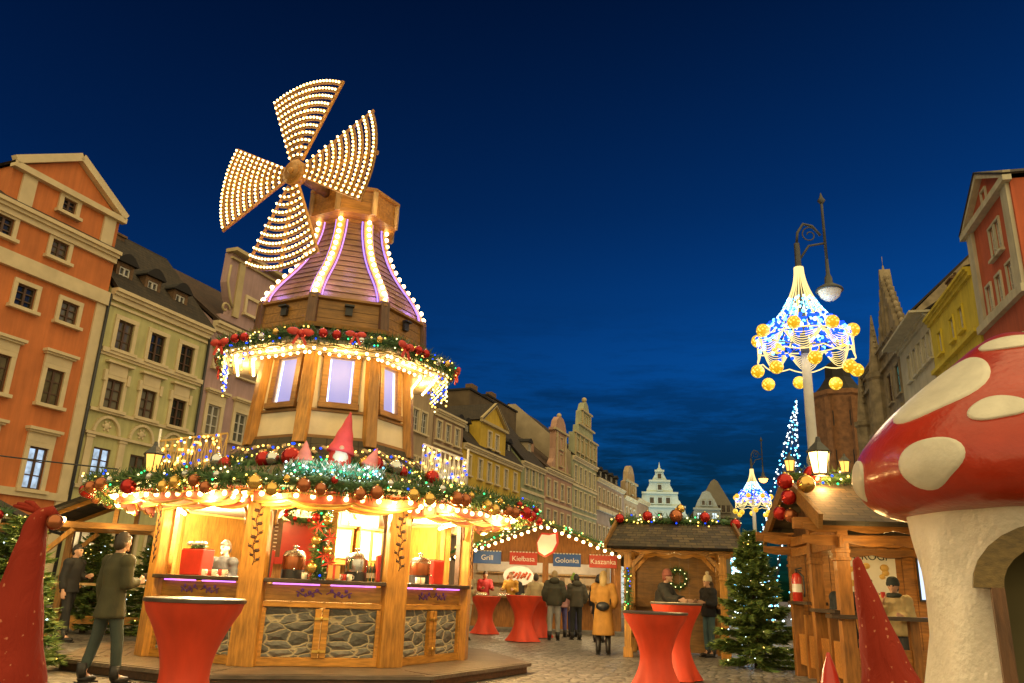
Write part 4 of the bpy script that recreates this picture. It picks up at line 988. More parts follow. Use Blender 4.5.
# collar of boards under the dome
mb = MB()
for j in range(3): mb.loft([octp(1.56 - .012 * j, 5.28 + j * .165), octp(1.55 - .012 * j, 5.28 + j * .165 + .158)])
mb.loft([octp(1.63, 5.26), octp(1.65, 5.33), octp(1.56, 5.34)]); mb.loft([octp(1.53, 5.76), octp(1.59, 5.78), octp(1.59, 5.82), octp(1.3, 5.83)])
mb.build('collar', 'honeyd', stall)
for k in range(8):
    p = MB(); a = R(-112.5 + 45 * k); p.bar((1.57 * math.cos(a), 1.57 * math.sin(a), 5.27), (1.53 * math.cos(a), 1.53 * math.sin(a), 5.86), .16, .08, up=(math.cos(a), math.sin(a), 0)); p.build('collar_post', 'brownz', stall)
    bk = MB(); bk.box((0, -.02, 5.60), (.12, .05, .16)); bk.box((0, -.05, 5.68), (.16, .10, .03)); o = bk.build('collar_bracket', 'black', stall); o.matrix_local = sideT(k, 1.56)
# bell dome of lapped boards
prof = [(1.46, 5.84), (1.43, 5.96), (1.36, 6.10), (1.24, 6.28), (1.10, 6.46), (.97, 6.64), (.86, 6.82), (.77, 7.0), (.70, 7.18), (.645, 7.36), (.61, 7.54), (.60, 7.74)]
def prof_r(z):
    for (r0, z0), (r1, z1) in zip(prof, prof[1:]):
        if z0 <= z <= z1: return r0 + (r1 - r0) * (z - z0) / (z1 - z0)
    return prof[-1][0]
mb = MB(); z = 5.84; rings = []
while z < 7.58:
    rings += [octp(prof_r(z) + .022, z), octp(prof_r(z + .128) + .002, z + .128), ]; z += .13
mb.loft(rings); mb.build('dome', wood('dome boards', (.34, .19, .075), 0, rough=.38), stall)
for k in range(8):
    a = R(-112.5 + 45 * k); da = .115
    rb = MB(); zs = [5.86 + i * .095 for i in range(20)]
    rings = []
    for z in zs:
        r = prof_r(z) + .03; w_ = .085
        e = Vector((math.cos(a), math.sin(a), 0)); tt = Vector((-math.sin(a), math.cos(a), 0))
        rings.append([tuple(e * r + tt * w_ + Vector((0, 0, z))), tuple(e * (r + .035) + tt * w_ + Vector((0, 0, z))), tuple(e * (r + .035) - tt * w_ + Vector((0, 0, z))), tuple(e * r - tt * w_ + Vector((0, 0, z)))])
    rb.loft(rings, cap=(True, True)); rib = rb.build('dome_rib', 'goldp', stall)
    for sx in (-1, 1):
        ls = MB(); ls.tube([tuple(Vector((math.cos(a), math.sin(a), 0)) * (prof_r(z) + .012) + Vector((-math.sin(a), math.cos(a), 0)) * sx * .105 + Vector((0, 0, z))) for z in zs], .014, 5)
        ls.build('light_strip', 'ledp' if sx > 0 else 'ledb', rib)
    if k in (0, 1, 2, 3, 6, 7, 5):
        for z in [5.9 + i * .135 for i in range(14)]:
            e = Vector((math.cos(a), math.sin(a), 0)); bulb(rib, e * (prof_r(z) + .085) + Vector((0, 0, z)), .040, 'bulb' if random.random() < .8 else 'bulbdim')
# cap, turned towards the sails
NA = R(-120) - SR
nv = Vector((math.cos(NA), math.sin(NA), 0)); tv = Vector((-math.sin(NA), math.cos(NA), 0))
capo = MB()
def capring(r, z, fx=0): return [(r * math.cos(NA + PI / 8 + k * PI / 4) + nv.x * fx, r * math.sin(NA + PI / 8 + k * PI / 4) + nv.y * fx, z) for k in range(8)]
capo.loft([capring(.62, 7.64), capring(.64, 7.70), capring(.86, 7.74), capring(.88, 7.80), capring(.83, 7.81), capring(.86, 7.98), capring(.82, 7.99), capring(.85, 8.20), capring(.91, 8.22), capring(.91, 8.27), capring(.8, 8.29), capring(.2, 8.34)], cap=(True, True))
cap_ = capo.build('cap', 'honeyx', stall)
for k in range(8):
    p = MB(); a = NA + PI / 8 + k * PI / 4; p.bar((.86 * math.cos(a), .86 * math.sin(a), 7.74), (.86 * math.cos(a), .86 * math.sin(a), 8.25), .09, .06, up=(math.cos(a), math.sin(a), 0)); p.build('cap_post', 'pale', cap_)
HUBZ, HUBD = 8.16, 1.60
hub = nv * HUBD + Vector((0, 0, HUBZ))
h = MB(); h.tube([nv * .7 + Vector((0, 0, HUBZ)), nv * (HUBD + .02) + Vector((0, 0, HUBZ))], .09, 10)
h.build('axle', 'brownz', stall)
def rotp(r, t, off=0): return hub + (tv * math.cos(t) + Vector((0, 0, 1)) * math.sin(t)) * r + nv * off
SA = R(88); HWA = R(27)  # sails broadened to the sweep of the light trails they leave when turning
rot = thing('sail_wheel', 'wheel of four wooden sails widened into fans, warm bulb arcs copying their light trails', 'windmill sails'); rot.matrix_world = Matrix.Translation(SC) @ Matrix.Rotation(SR, 4, 'Z')
h = MB(); h.tube([hub - nv * .10, hub + nv * .06], .235, 20); h.tube([hub + nv * .06, hub + nv * .09], .17, 20); h.ball(hub + nv * .10, .06)
h.build('hub', 'honeyx', rot)
for q in range(4):
    c0 = SA + q * PI / 2; s_ = MB()
    rr = [.34 + i * .146 for i in range(11)]
    s_.bar(rotp(.2, c0, -.02), rotp(1.86, c0, -.02), .07, .04, up=nv)
    for sx in (-1, 1): s_.bar(rotp(.26, c0 + sx * HWA, -.01), rotp(1.86, c0 + sx * HWA, -.01), .045, .035, up=nv)
    s_.build('sail_frame', 'honeyx', rot)
    cv = MB()
    for i in range(11):
        r0, r1 = .29 + i * .146, .29 + i * .146 + .10; n_ = 10
        for j in range(n_):
            a0, a1 = c0 - HWA + 2 * HWA * j / n_, c0 - HWA + 2 * HWA * (j + 1) / n_
            cv.add([rotp(r0, a0, .0), rotp(r0, a1, .0), rotp(r1, a1, .0), rotp(r1, a0, .0), rotp(r0, a0, .012), rotp(r0, a1, .012), rotp(r1, a1, .012), rotp(r1, a0, .012)], [(3, 2, 1, 0), (4, 5, 6, 7), (0, 1, 5, 4), (2, 3, 7, 6)])
    cv.build('trail_sail_boards', 'honeyd', rot)
    for r in rr:  # added arcs of close-set bulbs, shaped like the turning sails' light trails
        m = MB(); n_ = 14; m.tube([rotp(r, c0 - HWA + 2 * HWA * j / n_, .03) for j in range(n_ + 1)], .014, 5); la = m.build('trail_lath', 'goldp', rot)
        nb_ = max(3, int(2 * HWA * r / .078))
        for j in range(nb_): bulb(la, rotp(r, c0 - HWA * .97 + 2 * HWA * .97 * j / (nb_ - 1), .05), .021, 'bulbtrail' if random.random() < .85 else 'bulbdim')
# gnome-house scene etc. rests on the roof, see below
# string lights on the eave, one string per row and side
ORD = ['outermost', 'second', 'third', 'innermost']
SIDE = {6: 'far left side', 7: 'front left side', 0: 'front side', 1: 'front right side', 2: 'far right side'}
for k in front:
    for j in range(4):
        r = REV - .24 - j * .30; L_ = slen(r) - .12; n_ = int(L_ / .205) + 1
        t = thing('string_lights', 'row of warm bulbs under the lower eave, %s row on its %s' % (ORD[j], SIDE[k]), 'string lights', group='bulb rows under the windmill eaves')
        t.matrix_world = Matrix.Translation(SC) @ Matrix.Rotation(SR, 4, 'Z') @ sideT(k, r) @ Matrix.Translation((0, 0, ZE - .085 - j * .015))
        wv = MB(); wv.tube([(-L_ / 2, 0, .02), (L_ / 2, 0, .02)], .006, 4); wv.build('wire', 'black', t)
        for i in range(n_): bulb(t, (-L_ / 2 + L_ * i / (n_ - 1), random.uniform(-.012, .012), -.02 + random.uniform(-.012, .008)), .034, 'bulb' if random.random() < .85 else 'bulbdim')
    for j in range(2):
        r = RC - .2 - j * .3; L_ = slen(r) - .08; n_ = int(L_ / .15) + 1
        t = thing('string_lights', 'row of warm bulbs under the tower canopy, %s row on its %s' % (['outer', 'inner'][j], SIDE[k]), 'string lights', group='bulb rows under the windmill canopy')
        t.matrix_world = Matrix.Translation(SC) @ Matrix.Rotation(SR, 4, 'Z') @ sideT(k, r) @ Matrix.Translation((0, 0, ZC - .06))
        wv = MB(); wv.tube([(-L_ / 2, 0, .02), (L_ / 2, 0, .02)], .006, 4); wv.build('wire', 'black', t)
        for i in range(n_): bulb(t, (-L_ / 2 + L_ * i / (n_ - 1), 0, -.015), .026, 'bulb')

# garlands with baubles
def garland(label, pts, parent_T, rad=.13, per_m=420, baubles=(), lights=12, cat='garland', group=None, lr=.014, lmats=('bulbgold', 'bulbye', 'bulbgold', 'bulbbl', 'bulbye', 'bulbgr')):
    t = thing('garland', label, cat, group=group); t.matrix_world = parent_T
    pts = [Vector(p) for p in pts]; tot = sum((b - a).length for a, b in zip(pts, pts[1:]))
    mb = MB(); needles(mb, pts, rad, int(tot * per_m), (.07, .15), .009); mb.build('greenery', ['needle', 'needleb'], t)
    def along(d):
        for a, b in zip(pts, pts[1:]):
            l = (b - a).length
            if d <= l: return a + (b - a) * d / l
            d -= l
        return pts[-1]
    for i in range(lights):
        p = along(tot * random.random()) + Vector((random.uniform(-1, 1), random.uniform(-1, -.4), random.uniform(-1, .8))) * rad
        bulb(t, p, lr, random.choice(lmats))
    for f, off, r, m in baubles:
        p = along(tot * f) + Vector(off); b = MB(); b.ball((0, 0, 0), r, 0, 16, 12); b.lathe([(r * .18, r * .95), (r * .18, r * 1.15), (.004, r * 1.18)], 8, mi=1)
        b.build('bauble', [m, 'gold'], t, p)
    return t
def bow(parent, p, s=.16):
    b = MB()
    for sx in (-1, 1):
        b.ball((sx * s * .55, 0, s * .1), s * .5, 0, 10, 6, (1, .45, .62)); b.box((0, 0, 0), (s * .22, .02, s * .9), M4=Matrix.Translation((sx * s * .3, 0, -s * .55)) @ Matrix.Rotation(-sx * .45, 4, 'Y'))
    b.ball((0, -.02, 0), s * .2, 0, 8, 6)
    o = b.build('bow', 'bow', parent, p); return o
WS = Matrix.Translation(SC) @ Matrix.Rotation(SR, 4, 'Z')
pairs = ['b_copper', 'b_gold', 'b_copper', 'b_red', 'b_gold', 'b_copper']
for ki, k in enumerate(front):
    L_ = slen(REV + .06); bs = []
    n_ = 4
    for i in range(n_):
        f = (i + .5 + random.uniform(-.14, .14)) / n_; m = pairs[(i + ki * 2) % 6]; r = .095 if m != 'b_red' else .105
        bs += [(max(0, f - .04), (0, -.12, -.05 - .06 * random.random()), r * random.uniform(.85, 1.08), m)] + ([(min(1, f + .04), (0, -.12, -.04 - .10 * random.random()), r * random.uniform(.85, 1.05), m)] if random.random() < .85 else [])
        bs += [(min(.99, f + .1), (0, -.12, .02), .05, random.choice(['b_silver', 'b_red', 'b_gold']))]
    pts = [(-L_ / 2 + L_ * i / 10, 0, ZE + .06 + .03 * math.sin(i * 1.9)) for i in range(11)]
    garland('fir garland with copper and gold baubles on the lower eave, %s' % SIDE[k], pts, WS @ sideT(k, REV + .06), .155, 620, bs, 34, group='garlands on the windmill eaves')
for ki, k in enumerate(front):
    L_ = slen(RC + .04); bs = []
    bs += [(.25, (0, -.12, .02), .075, 'b_red'), (.38, (0, -.12, .0), .075, 'b_red'), (.62, (0, -.12, -.02), .06, 'b_silver'), (.8, (0, -.12, .0), .055, 'b_gold'), (.05, (0, -.1, -.05), .07, 'b_red')]
    pts = [(-L_ / 2 + L_ * i / 8, 0, ZC + .08 + .02 * math.sin(i * 2.1)) for i in range(9)]
    t = garland('fir garland with red bows and baubles on the tower canopy, %s' % SIDE[k], pts, WS @ sideT(k, RC + .04), .12, 560, bs, 24, group='garlands on the windmill canopy', lr=.013)
    bow(t, (-L_ / 2 + .06, -.12, .02 + ZC + .02), .2)
    if k == 0: bow(t, (.1, -.16, ZC + .1), .16)
# icicle light curtains hanging from the canopy at both flanks
for k, nm in ((6, 'left'), (7, 'front left'), (1, 'front right'), (2, 'right')):
    t = thing('icicle_lights', 'strands of tiny yellow and blue lights hanging from the tower canopy, %s edge' % nm, 'string lights', group='hanging strands under the windmill canopy'); t.matrix_world = WS @ sideT(k, RC)
    L_ = slen(RC)
    x0, x1 = (-L_ / 2, L_ / 2) if k in (6, 2) else ((-L_ / 2, 0) if k == 7 else (0, L_ / 2))
    mb = MB(); n_ = 13 if k in (6, 2) else 6
    for i in range(n_):
        x = x0 + (x1 - x0) * (i + .5) / n_; ln = random.uniform(.22, .66)
        mb.tube([(x, 0, ZC), (x, 0, ZC - ln)], .004, 4)
        for j in range(int(ln / .088)): bulb(t, (x, random.uniform(-.01, .01), ZC - .05 - j * .088), .018, random.choice(['bulbye', 'bulbgold', 'bulbye', 'bulbbl']))
    mb.build('wire', 'black', t)
# garland ring around the tower foot
for k in (7, 0, 1):
    r = 1.95; L_ = slen(r); bs = [(.12, (0, -.1, .05), .12, 'b_silver'), (.24, (0, -.1, .0), .10, 'b_red'), (.8, (0, -.12, .02), .13, 'b_red'), (.92, (0, -.12, .03), .11, 'b_silver')]
    if k == 0: bs = [(.06, (0, -.12, .05), .15, 'b_red'), (.9, (0, -.12, .04), .14, 'b_red'), (.80, (0, -.14, .04), .10, 'b_gold'), (.98, (0, -.1, .05), .07, 'b_silver')]
    garland('fir garland with large shiny baubles at the tower foot, %s' % SIDE[k], [(-L_ / 2 + L_ * i / 6, 0, 2.98) for i in range(7)], WS @ sideT(k, r), .11, 480, bs, 14, group='garlands at the tower foot')
# star lights on the tower skirt
for k in (7, 0, 1):
    t = thing('fairy_lights', 'string of golden stars of light draped on the tower skirt, %s' % SIDE[k], 'string lights', group='fairy lights on the tower skirt'); t.matrix_world = WS @ sideT(k, 1.72)
    mb = MB(); L_ = slen(1.7)
    for j in range(2):
        pts = [(-L_ / 2 + L_ * i / 12, -.02 + .10 * j, 3.14 + .16 * j - .05 * math.sin(i * PI / 6) ** 2) for i in range(13)]; mb.tube(pts, .005, 4)
        for i, p in enumerate(pts): bulb(t, (p[0], p[1] - .03, p[2]), .019, 'bulbgold' if i % 4 else 'bulbbl')
    mb.build('wire', 'black', t)
# light lattices standing on the roof
for sgn, azd, nm, r0, r1 in ((-1, -178, 'left', 1.7, 2.75), (1, -24, 'right', 1.7, 2.5)):
    t = thing('light_lattice', 'lattice panel wound with golden lights on the %s slope of the stall roof' % nm, 'light decoration', group=None)
    a = R(azd); e = Vector((math.cos(a), math.sin(a), 0)); t.matrix_world = WS
    mb = MB(); h0 = lambda r: 2.53 + (REV - r) * .245; top = lambda r: 3.62 - (r - r0) * .35 if sgn > 0 else 3.62 - (r - r0) * .22
    for i in range(11):
        r = r0 + (r1 - r0) * i / 10; mb.bar(e * r + Vector((0, 0, h0(r))), e * r + Vector((0, 0, top(r))), .022)
        if i < 10:
            r2 = r0 + (r1 - r0) * (i + 1) / 10
            mb.bar(e * r + Vector((0, 0, h0(r) + .05)), e * r2 + Vector((0, 0, top(r2) - .05)), .016); mb.bar(e * r + Vector((0, 0, top(r) - .05)), e * r2 + Vector((0, 0, h0(r2) + .05)), .016)
    mb.bar(e * r0 + Vector((0, 0, top(r0))), e * r1 + Vector((0, 0, top(r1))), .03); mb.bar(e * r0 + Vector((0, 0, h0(r0) + .03)), e * r1 + Vector((0, 0, h0(r1) + .03)), .03)
    mb.build('panel', 'goldp' if sgn < 0 else 'whitep', t)
    pole = MB(); pole.tube([e * r1 + Vector((0, 0, h0(r1))), e * r1 + Vector((0, 0, top(r1) + .2))], .02, 6); pole.build('pole', 'whitep', t)
    s_ = Vector((-e.y, e.x, 0)) * (-.03 if sgn > 0 else .03)
    for i in range(80):
        r = random.uniform(r0, r1); z = h0(r) + (top(r) - h0(r)) * random.random() ** .8; bulb(t, e * r + s_ + Vector((0, 0, z)), .019, random.choice(['bulbgold', 'bulbgold', 'bulbye', 'bulbgold', 'bulbbl']))
# roof-corner lantern
def lantern(label, loc, s=1.0, glow='lampglow', group=None, energy=0):
    t = thing('lantern', label, 'lantern', loc, group=group)
    f = MB()
    f.lathe([(.13 * s, 0), (.15 * s, .02 * s), (.13 * s, .04 * s)], 6, smooth=False)
    for k in range(6):
        a = k * PI / 3; f.tube([(.115 * s * math.cos(a), .115 * s * math.sin(a), .03 * s), (.17 * s * math.cos(a), .17 * s * math.sin(a), .36 * s)], .01 * s, 4)
    f.lathe([(.19 * s, .35 * s), (.20 * s, .37 * s), (.10 * s, .47 * s), (.05 * s, .52 * s), (.03 * s, .60 * s)], 6, smooth=False); f.build('frame', 'iron', t)
    g_ = MB(); g_.lathe([(.10 * s, .035 * s), (.155 * s, .35 * s)], 6, smooth=False); g_.build('lamp_glass', glow, t)
    if energy: lamp((0, 0, -.08), energy, (1, .5, .15), .1, t)
    return t
a = R(-150); lantern('small pink lit lantern on the roof corner of the windmill stall', WS @ Vector((3.0 * math.cos(a), 3.0 * math.sin(a), 2.68)), .8, 'lampor')
# gnomes on the roof
def gnome(label, loc, h, hat, beard='whitep', tilt=0, group=None, hm='fabric', curl=0.0, hatpart=.62, rz=0, wide=.20):
    t = thing('garden_gnome', label, 'gnome figure', loc, rz, group)
    b = MB(); hb = h * (1 - hatpart); b.lathe([(h * wide * .9, 0), (h * wide * 1.05, hb * .3), (h * wide, hb * .8), (h * wide * .7, hb * 1.05)], 20); b.build('body', 'redp', t)
    bd = MB(); bd.ball((0, -h * wide * .55, hb * .62), h * wide * .75, 0, 14, 8, (1, .7, 1.3)); bd.build('beard', beard, t)
    ns = MB(); ns.ball((0, -h * wide * 1.02, hb * .98), h * .045, 0, 10, 6); ns.build('nose', 'skin', t)
    ht = MB(); n_ = 16; pts = []; rs = []
    for i in range(n_ + 1):
        f = i / n_; rr_ = h * wide * (1.18 * (1 - f) ** .92 + .05) * (1 + .05 * math.sin(f * 17)); 
        if f < .05: rr_ *= 1.04
        cx = curl * h * max(0, f - .72) ** 2 * 5; pts.append((tilt * f * h + cx, 0, hb * .85 + h * hatpart * 1.05 * (f - (1.1 * curl * max(0, f - .82)) )))
        rs.append(max(rr_, h * .012))
    ht.tube(pts, rs, 20); ht.build('hat', hat, t)
    return t
for x, hh, nm, tl in ((.0, .95, 'tall gnome figure in a red pointed hat on the stall roof', .10), (-.50, .46, 'small white-bearded gnome with a pink hat, left of the tall gnome on the roof', .0), (.44, .44, 'small white-bearded gnome with a slanting pink hat, right of the tall gnome on the roof', .22)):
    p = WS @ sideT(0, 2.62) @ Vector((x + .02, 0, 2.53 + (REV - 2.62) * .245 + .0)); gnome(nm, p, hh, 'bowhat' if x == 0 else 'pinkhat', tilt=tl, rz=SR, wide=.17 if x == 0 else .24)
t = thing('tinsel_nest', 'green and white glowing tinsel nest under the roof gnomes', 'tinsel'); t.matrix_world = WS @ sideT(0, 2.9)
mb = MB(); needles(mb, [(-.72, 0, 2.70), (-.2, -.05, 2.72), (.2, -.05, 2.71), (.62, 0, 2.69)], .17, 1900, (.05, .13), .009); mb.build('greenery', ['teal', 'whitep'], t)
for i in range(60): bulb(t, (random.uniform(-.75, .65), random.uniform(-.28, -.1), random.uniform(2.66, 2.84)), .014, random.choice(['bulbw', 'bulbgr', 'bulbw', 'bulbcy']))
lamp((0, -.6, 2.98), 20, (.75, .95, .95), .1, t)
t = thing('rope_light', 'line of cool white lights along the roof edge below the gnomes', 'string lights'); t.matrix_world = WS @ sideT(0, 3.5)
mb = MB(); mb.tube([(-1.2, 0, 2.575), (1.2, 0, 2.575)], .008, 5); mb.build('wire', 'black', t)
for i in range(34): bulb(t, (-1.2 + 2.4 * i / 33, 0, 2.59), .011, 'bulbw')
# hanging garland with poinsettias at the middle of the front opening
t = garland('garland of gold baubles and red poinsettias hanging down the middle of the front opening', [(-.12, -.18, 2.40), (-.16, -.2, 2.1), (-.10, -.2, 1.8), (-.14, -.2, 1.5), (-.1, -.2, 1.32)], WS @ sideT(0, RW), .13, 900,
    [(.1, (-.02, -.1, 0), .055, 'b_gold'), (.3, (.07, -.12, 0), .06, 'b_gold'), (.28, (-.08, -.12, .02), .06, 'b_red'), (.55, (-.1, -.12, 0), .07, 'b_gold'), (.66, (.07, -.12, 0), .06, 'b_gold'), (.9, (-.1, -.12, .02), .075, 'b_gold'), (.15, (.08, -.1, 0), .05, 'b_silver')], 20)
for z, x in ((2.0, -.2), (1.85, -.02), (1.62, -.08), (1.52, .0)):
    b = MB()
    for q in range(7):
        aa = q * 2 * PI / 7; b.add([(0, 0, 0), (.05 * math.cos(aa - .3), -.02, .05 * math.sin(aa - .3)), (.13 * math.cos(aa), -.03, .13 * math.sin(aa)), (.05 * math.cos(aa + .3), -.02, .05 * math.sin(aa + .3))], [(0, 1, 2, 3)])
    b.build('poinsettia', 'bow', t, (x, -.33, z))
b = MB(); b.box((0, 0, 0), (.16, .10, .17)); b.box((0, -.001, 0), (.03, .105, .175), 1); b.box((0, 0, .0), (.165, .03, .176), 1); b.build('gift_box', ['goldp', 'bow'], t, (.07, -.36, 1.40))
b = MB(); b.box((.05, .03, 1.84), (.085, .08, 1.05)); o = b.build('centre_post', 'honey', stall, bevel=.008); o.matrix_local = sideT(0, RW)
# wreath, goods on the counters
t = thing('wreath', 'fir wreath with red berries on the wall inside the stall', 'wreath'); t.matrix_world = WS @ sideT(0, 1.95) @ Matrix.Translation((-.35, -.1, 2.22))
mb = MB(); needles(mb, [(.30 * math.cos(i * PI / 8) , 0, .10 * math.sin(i * PI / 8)) for i in range(17)], .09, 500, (.05, .1), .008); mb.build('greenery', ['needle', 'needleb'], t)
for i in range(9): b = MB(); b.ball((0, 0, 0), .035, 0, 8, 6); b.build('berry', 'b_red', t, (.3 * math.cos(i * .7), -.09, .1 * math.sin(i * .7)))
def dispenser(label, k, x, m='silver'):
    t = thing('drink_dispenser', label, 'drink dispenser', group='dispensers on the stall counters'); t.matrix_world = WS @ sideT(k, RW) @ Matrix.Translation((x, .12, 1.294))
    b = MB(); b.lathe([(.16, 0), (.16, .12)], 16); b.build('base', 'black', t)
    b = MB(); b.lathe([(.15, .12), (.16, .15), (.16, .28), (.155, .30)], 20); b.build('tank', m, t)
    b = MB(); b.lathe([(.165, .30), (.13, .37), (.03, .39), (.03, .42), (.045, .44), (.0, .46)], 20); b.build('lid', 'silver', t)
    b = MB(); b.tube([(0, -.16, .14), (0, -.21, .13), (0, -.22, .10)], .012, 6); b.build('tap', 'silver', t)
dispenser('copper drink dispenser with silver lid on the front counter, left of the hanging garland', 0, -.45, 'b_copper')
dispenser('clear glass drink dispenser on the front counter, right of the hanging garland', 0, .42, 'silver')
dispenser('copper drink dispenser on the right counter of the windmill stall', 1, -.2, 'b_copper')
def crate(label, k, x, w_, plant=False):
    t = thing('red_box', label, 'box', group='red boxes on the stall counters'); t.matrix_world = WS @ sideT(k, RW) @ Matrix.Translation((x, .16, 1.294))
    b = MB(); b.prism([(-w_ / 2 + .02, 0), (w_ / 2 - .02, 0), (w_ / 2, .36), (-w_ / 2, .36)], -.1, .12); b.build('case', 'redp', t, bevel=.01)
    b = MB(); b.box((0, .01, .365), (w_ - .03, .19, .012)); b.build('lid', 'b_red', t)
crate('wide red box with white flowers on the left counter', 7, -.35, .46)
crate('red box by the left post of the front counter', 0, -.84, .24); crate('red box by the right post of the front counter', 0, .84, .26); crate('red box on the right side counter', 1, .25, .3)
t = thing('potted_flowers', 'white flowers on top of the wide red box', 'flowers'); t.matrix_world = WS @ sideT(7, RW) @ Matrix.Translation((-.35, .16, 1.67))
b = MB(); needles(b, [(-.14, 0, .02), (.14, 0, .02)], .06, 80, (.04, .08), .012); b.build('leaves', ['needle', 'needleb'], t)
for i in range(6): b = MB(); b.ball((0, 0, 0), .04, 0, 8, 6, (1, 1, .7)); b.build('blossom', 'whitep', t, (-.15 + .06 * i, random.uniform(-.05, .05), .07))
for i in range(9):
    x = -.18 + .045 * i if i < 5 else .55 + .05 * (i - 5)
    t = thing('bottle', 'dark bottle standing on the front counter near the dispensers', 'bottle', group='bottles on the front counter'); t.matrix_world = WS @ sideT(0, RW) @ Matrix.Translation((x, .27, 1.294))
    b = MB(); b.lathe([(.022, 0), (.022, .16), (.010, .21), (.010, .26)], 10); b.build('glass', 'green', t); b = MB(); b.lathe([(.0225, .05), (.0225, .12)], 10); b.build('paper_label', 'whitep', t)
# lights of the stall
def slamp(k, r, z, x, e, col=WARM, size=.1):
    p = WS @ sideT(k, r) @ Vector((x, 0, z)); return lamp(p, e, col, size)
for k in front:
    for x in (-.75, .75): slamp(k, 3.35, ZE - .22, x, EAVE_W)
    slamp(k, 1.95, 2.28, 0, INSIDE_W, (1, .77, .42), .12)
    slamp(k, RC - .3, ZC - .18, 0, 26)
for k in (6, 7, 0, 1):
    a = R(-112.5 + 45 * (k + .5) ); [slamp(k, 1.62 - .1 * abs(x), 6.12, x, 6, (.45, .25, 1.0), .08) for x in (-.42, .42)]; slamp(k, 1.15, 6.95, 0, 3, (.55, .28, 1.0), .08)
for q in range(4):
    c0 = SA + q * PI / 2; lamp(WS @ (rotp(1.25, c0, .45)), 10, (1, .62, .22), .3)

lamp(WS @ (nv * -.2 + Vector((.5, -1.25, 7.75))), 9, (1, .62, .2), .2)
lamp(WS @ Vector((-.35, -1.3, 7.7)), 8, (1, .62, .2), .2)

# mugs, price board and hanging lamps
for k, x0, x1, n_ in ((0, -.30, -.16, 3), (0, .16, .32, 3), (1, -.5, -.38, 3), (7, .1, .5, 5)):
    for i in range(n_):
        t = thing('mug', 'red mulled wine mug standing on the windmill stall counter', 'mug', group='mugs on the stall counters'); t.matrix_world = WS @ sideT(k, RW) @ Matrix.Translation((x0 + (x1 - x0) * i / max(1, n_ - 1), -.06 + .03 * (i % 2), 1.294))
        b = MB(); b.lathe([(.034, 0), (.038, .02), (.038, .085), (.034, .085), (.032, .02)], 12); b.build('cup', 'redp' if i % 2 else 'whitep', t)
        b = MB(); b.tube([(.036, 0, .07), (.062, 0, .06), (.062, 0, .03), (.036, 0, .02)], .007, 5); b.build('handle', 'redp' if i % 2 else 'whitep', t)
for k, x, z, nm in ((0, .36, 2.2, 'front'), (7, .1, 2.15, 'left'), (1, .1, 2.2, 'right')):
    t = thing('hanging_lamp', 'small shaded lamp hanging inside the %s opening of the windmill stall' % nm, 'lamp'); t.matrix_world = WS @ sideT(k, 1.75) @ Matrix.Translation((x, 0, z))
    b = MB(); b.tube([(0, 0, .08), (0, 0, .2)], .006, 5); b.build('cord', 'black', t)
    b = MB(); b.lathe([(.03, .08), (.09, 0)], 16, cap=(False, False)); b.build('lamp_shade', 'goldp', t); bulb(t, (0, 0, -.01), .045, 'bulb')
t = thing('price_board', 'dark price board with pale lines beside the red panel inside the stall', 'sign'); t.matrix_world = WS @ sideT(0, 1.95) @ Matrix.Translation((-.80, -.06, 1.86))
b = MB(); b.box((0, 0, 0), (.30, .02, .55)); b.build('panel', 'brown', t)
b = MB()
for i in range(8): b.box((-.02 + .02 * (i % 3), -.012, .2 - .055 * i), (.2 - .03 * (i % 3), .004, .016))
b.build('chalk_line', 'whitesign', t)

# ------------------------------------------------------------------ people
def skin_mesh(verts, edges, radii, sub=2, root=0):
    me = bpy.data.meshes.new('tmp'); me.from_pydata(verts, edges, [])
    o = bpy.data.objects.new('tmp', me); C.objects.link(o)
    md = o.modifiers.new('s', 'SKIN'); md.use_smooth_shade = True
    for i, r in enumerate(radii):
        sv = me.skin_vertices[0].data[i]; sv.radius = r if isinstance(r, tuple) else (r, r); sv.use_root = (i == root)
    sb = o.modifiers.new('u', 'SUBSURF'); sb.levels = sub; sb.render_levels = sub
    dg = bpy.context.evaluated_depsgraph_get(); dg.update()
    m2 = bpy.data.meshes.new_from_object(o.evaluated_get(dg)); bpy.data.objects.remove(o); return m2
def remeshed(meshes, voxel, smooth=2):
    bm = bmesh.new()
    for m in meshes: bm.from_mesh(m)
    me = bpy.data.meshes.new('tmp'); bm.to_mesh(me); bm.free()
    o = bpy.data.objects.new('tmp', me); C.objects.link(o)
    r = o.modifiers.new('r', 'REMESH'); r.mode = 'VOXEL'; r.voxel_size = voxel; r.use_smooth_shade = True
    if smooth:
        sm = o.modifiers.new('m', 'SMOOTH'); sm.factor = .5; sm.iterations = smooth
    dg = bpy.context.evaluated_depsgraph_get(); dg.update()
    m2 = bpy.data.meshes.new_from_object(o.evaluated_get(dg)); bpy.data.objects.remove(o); return m2

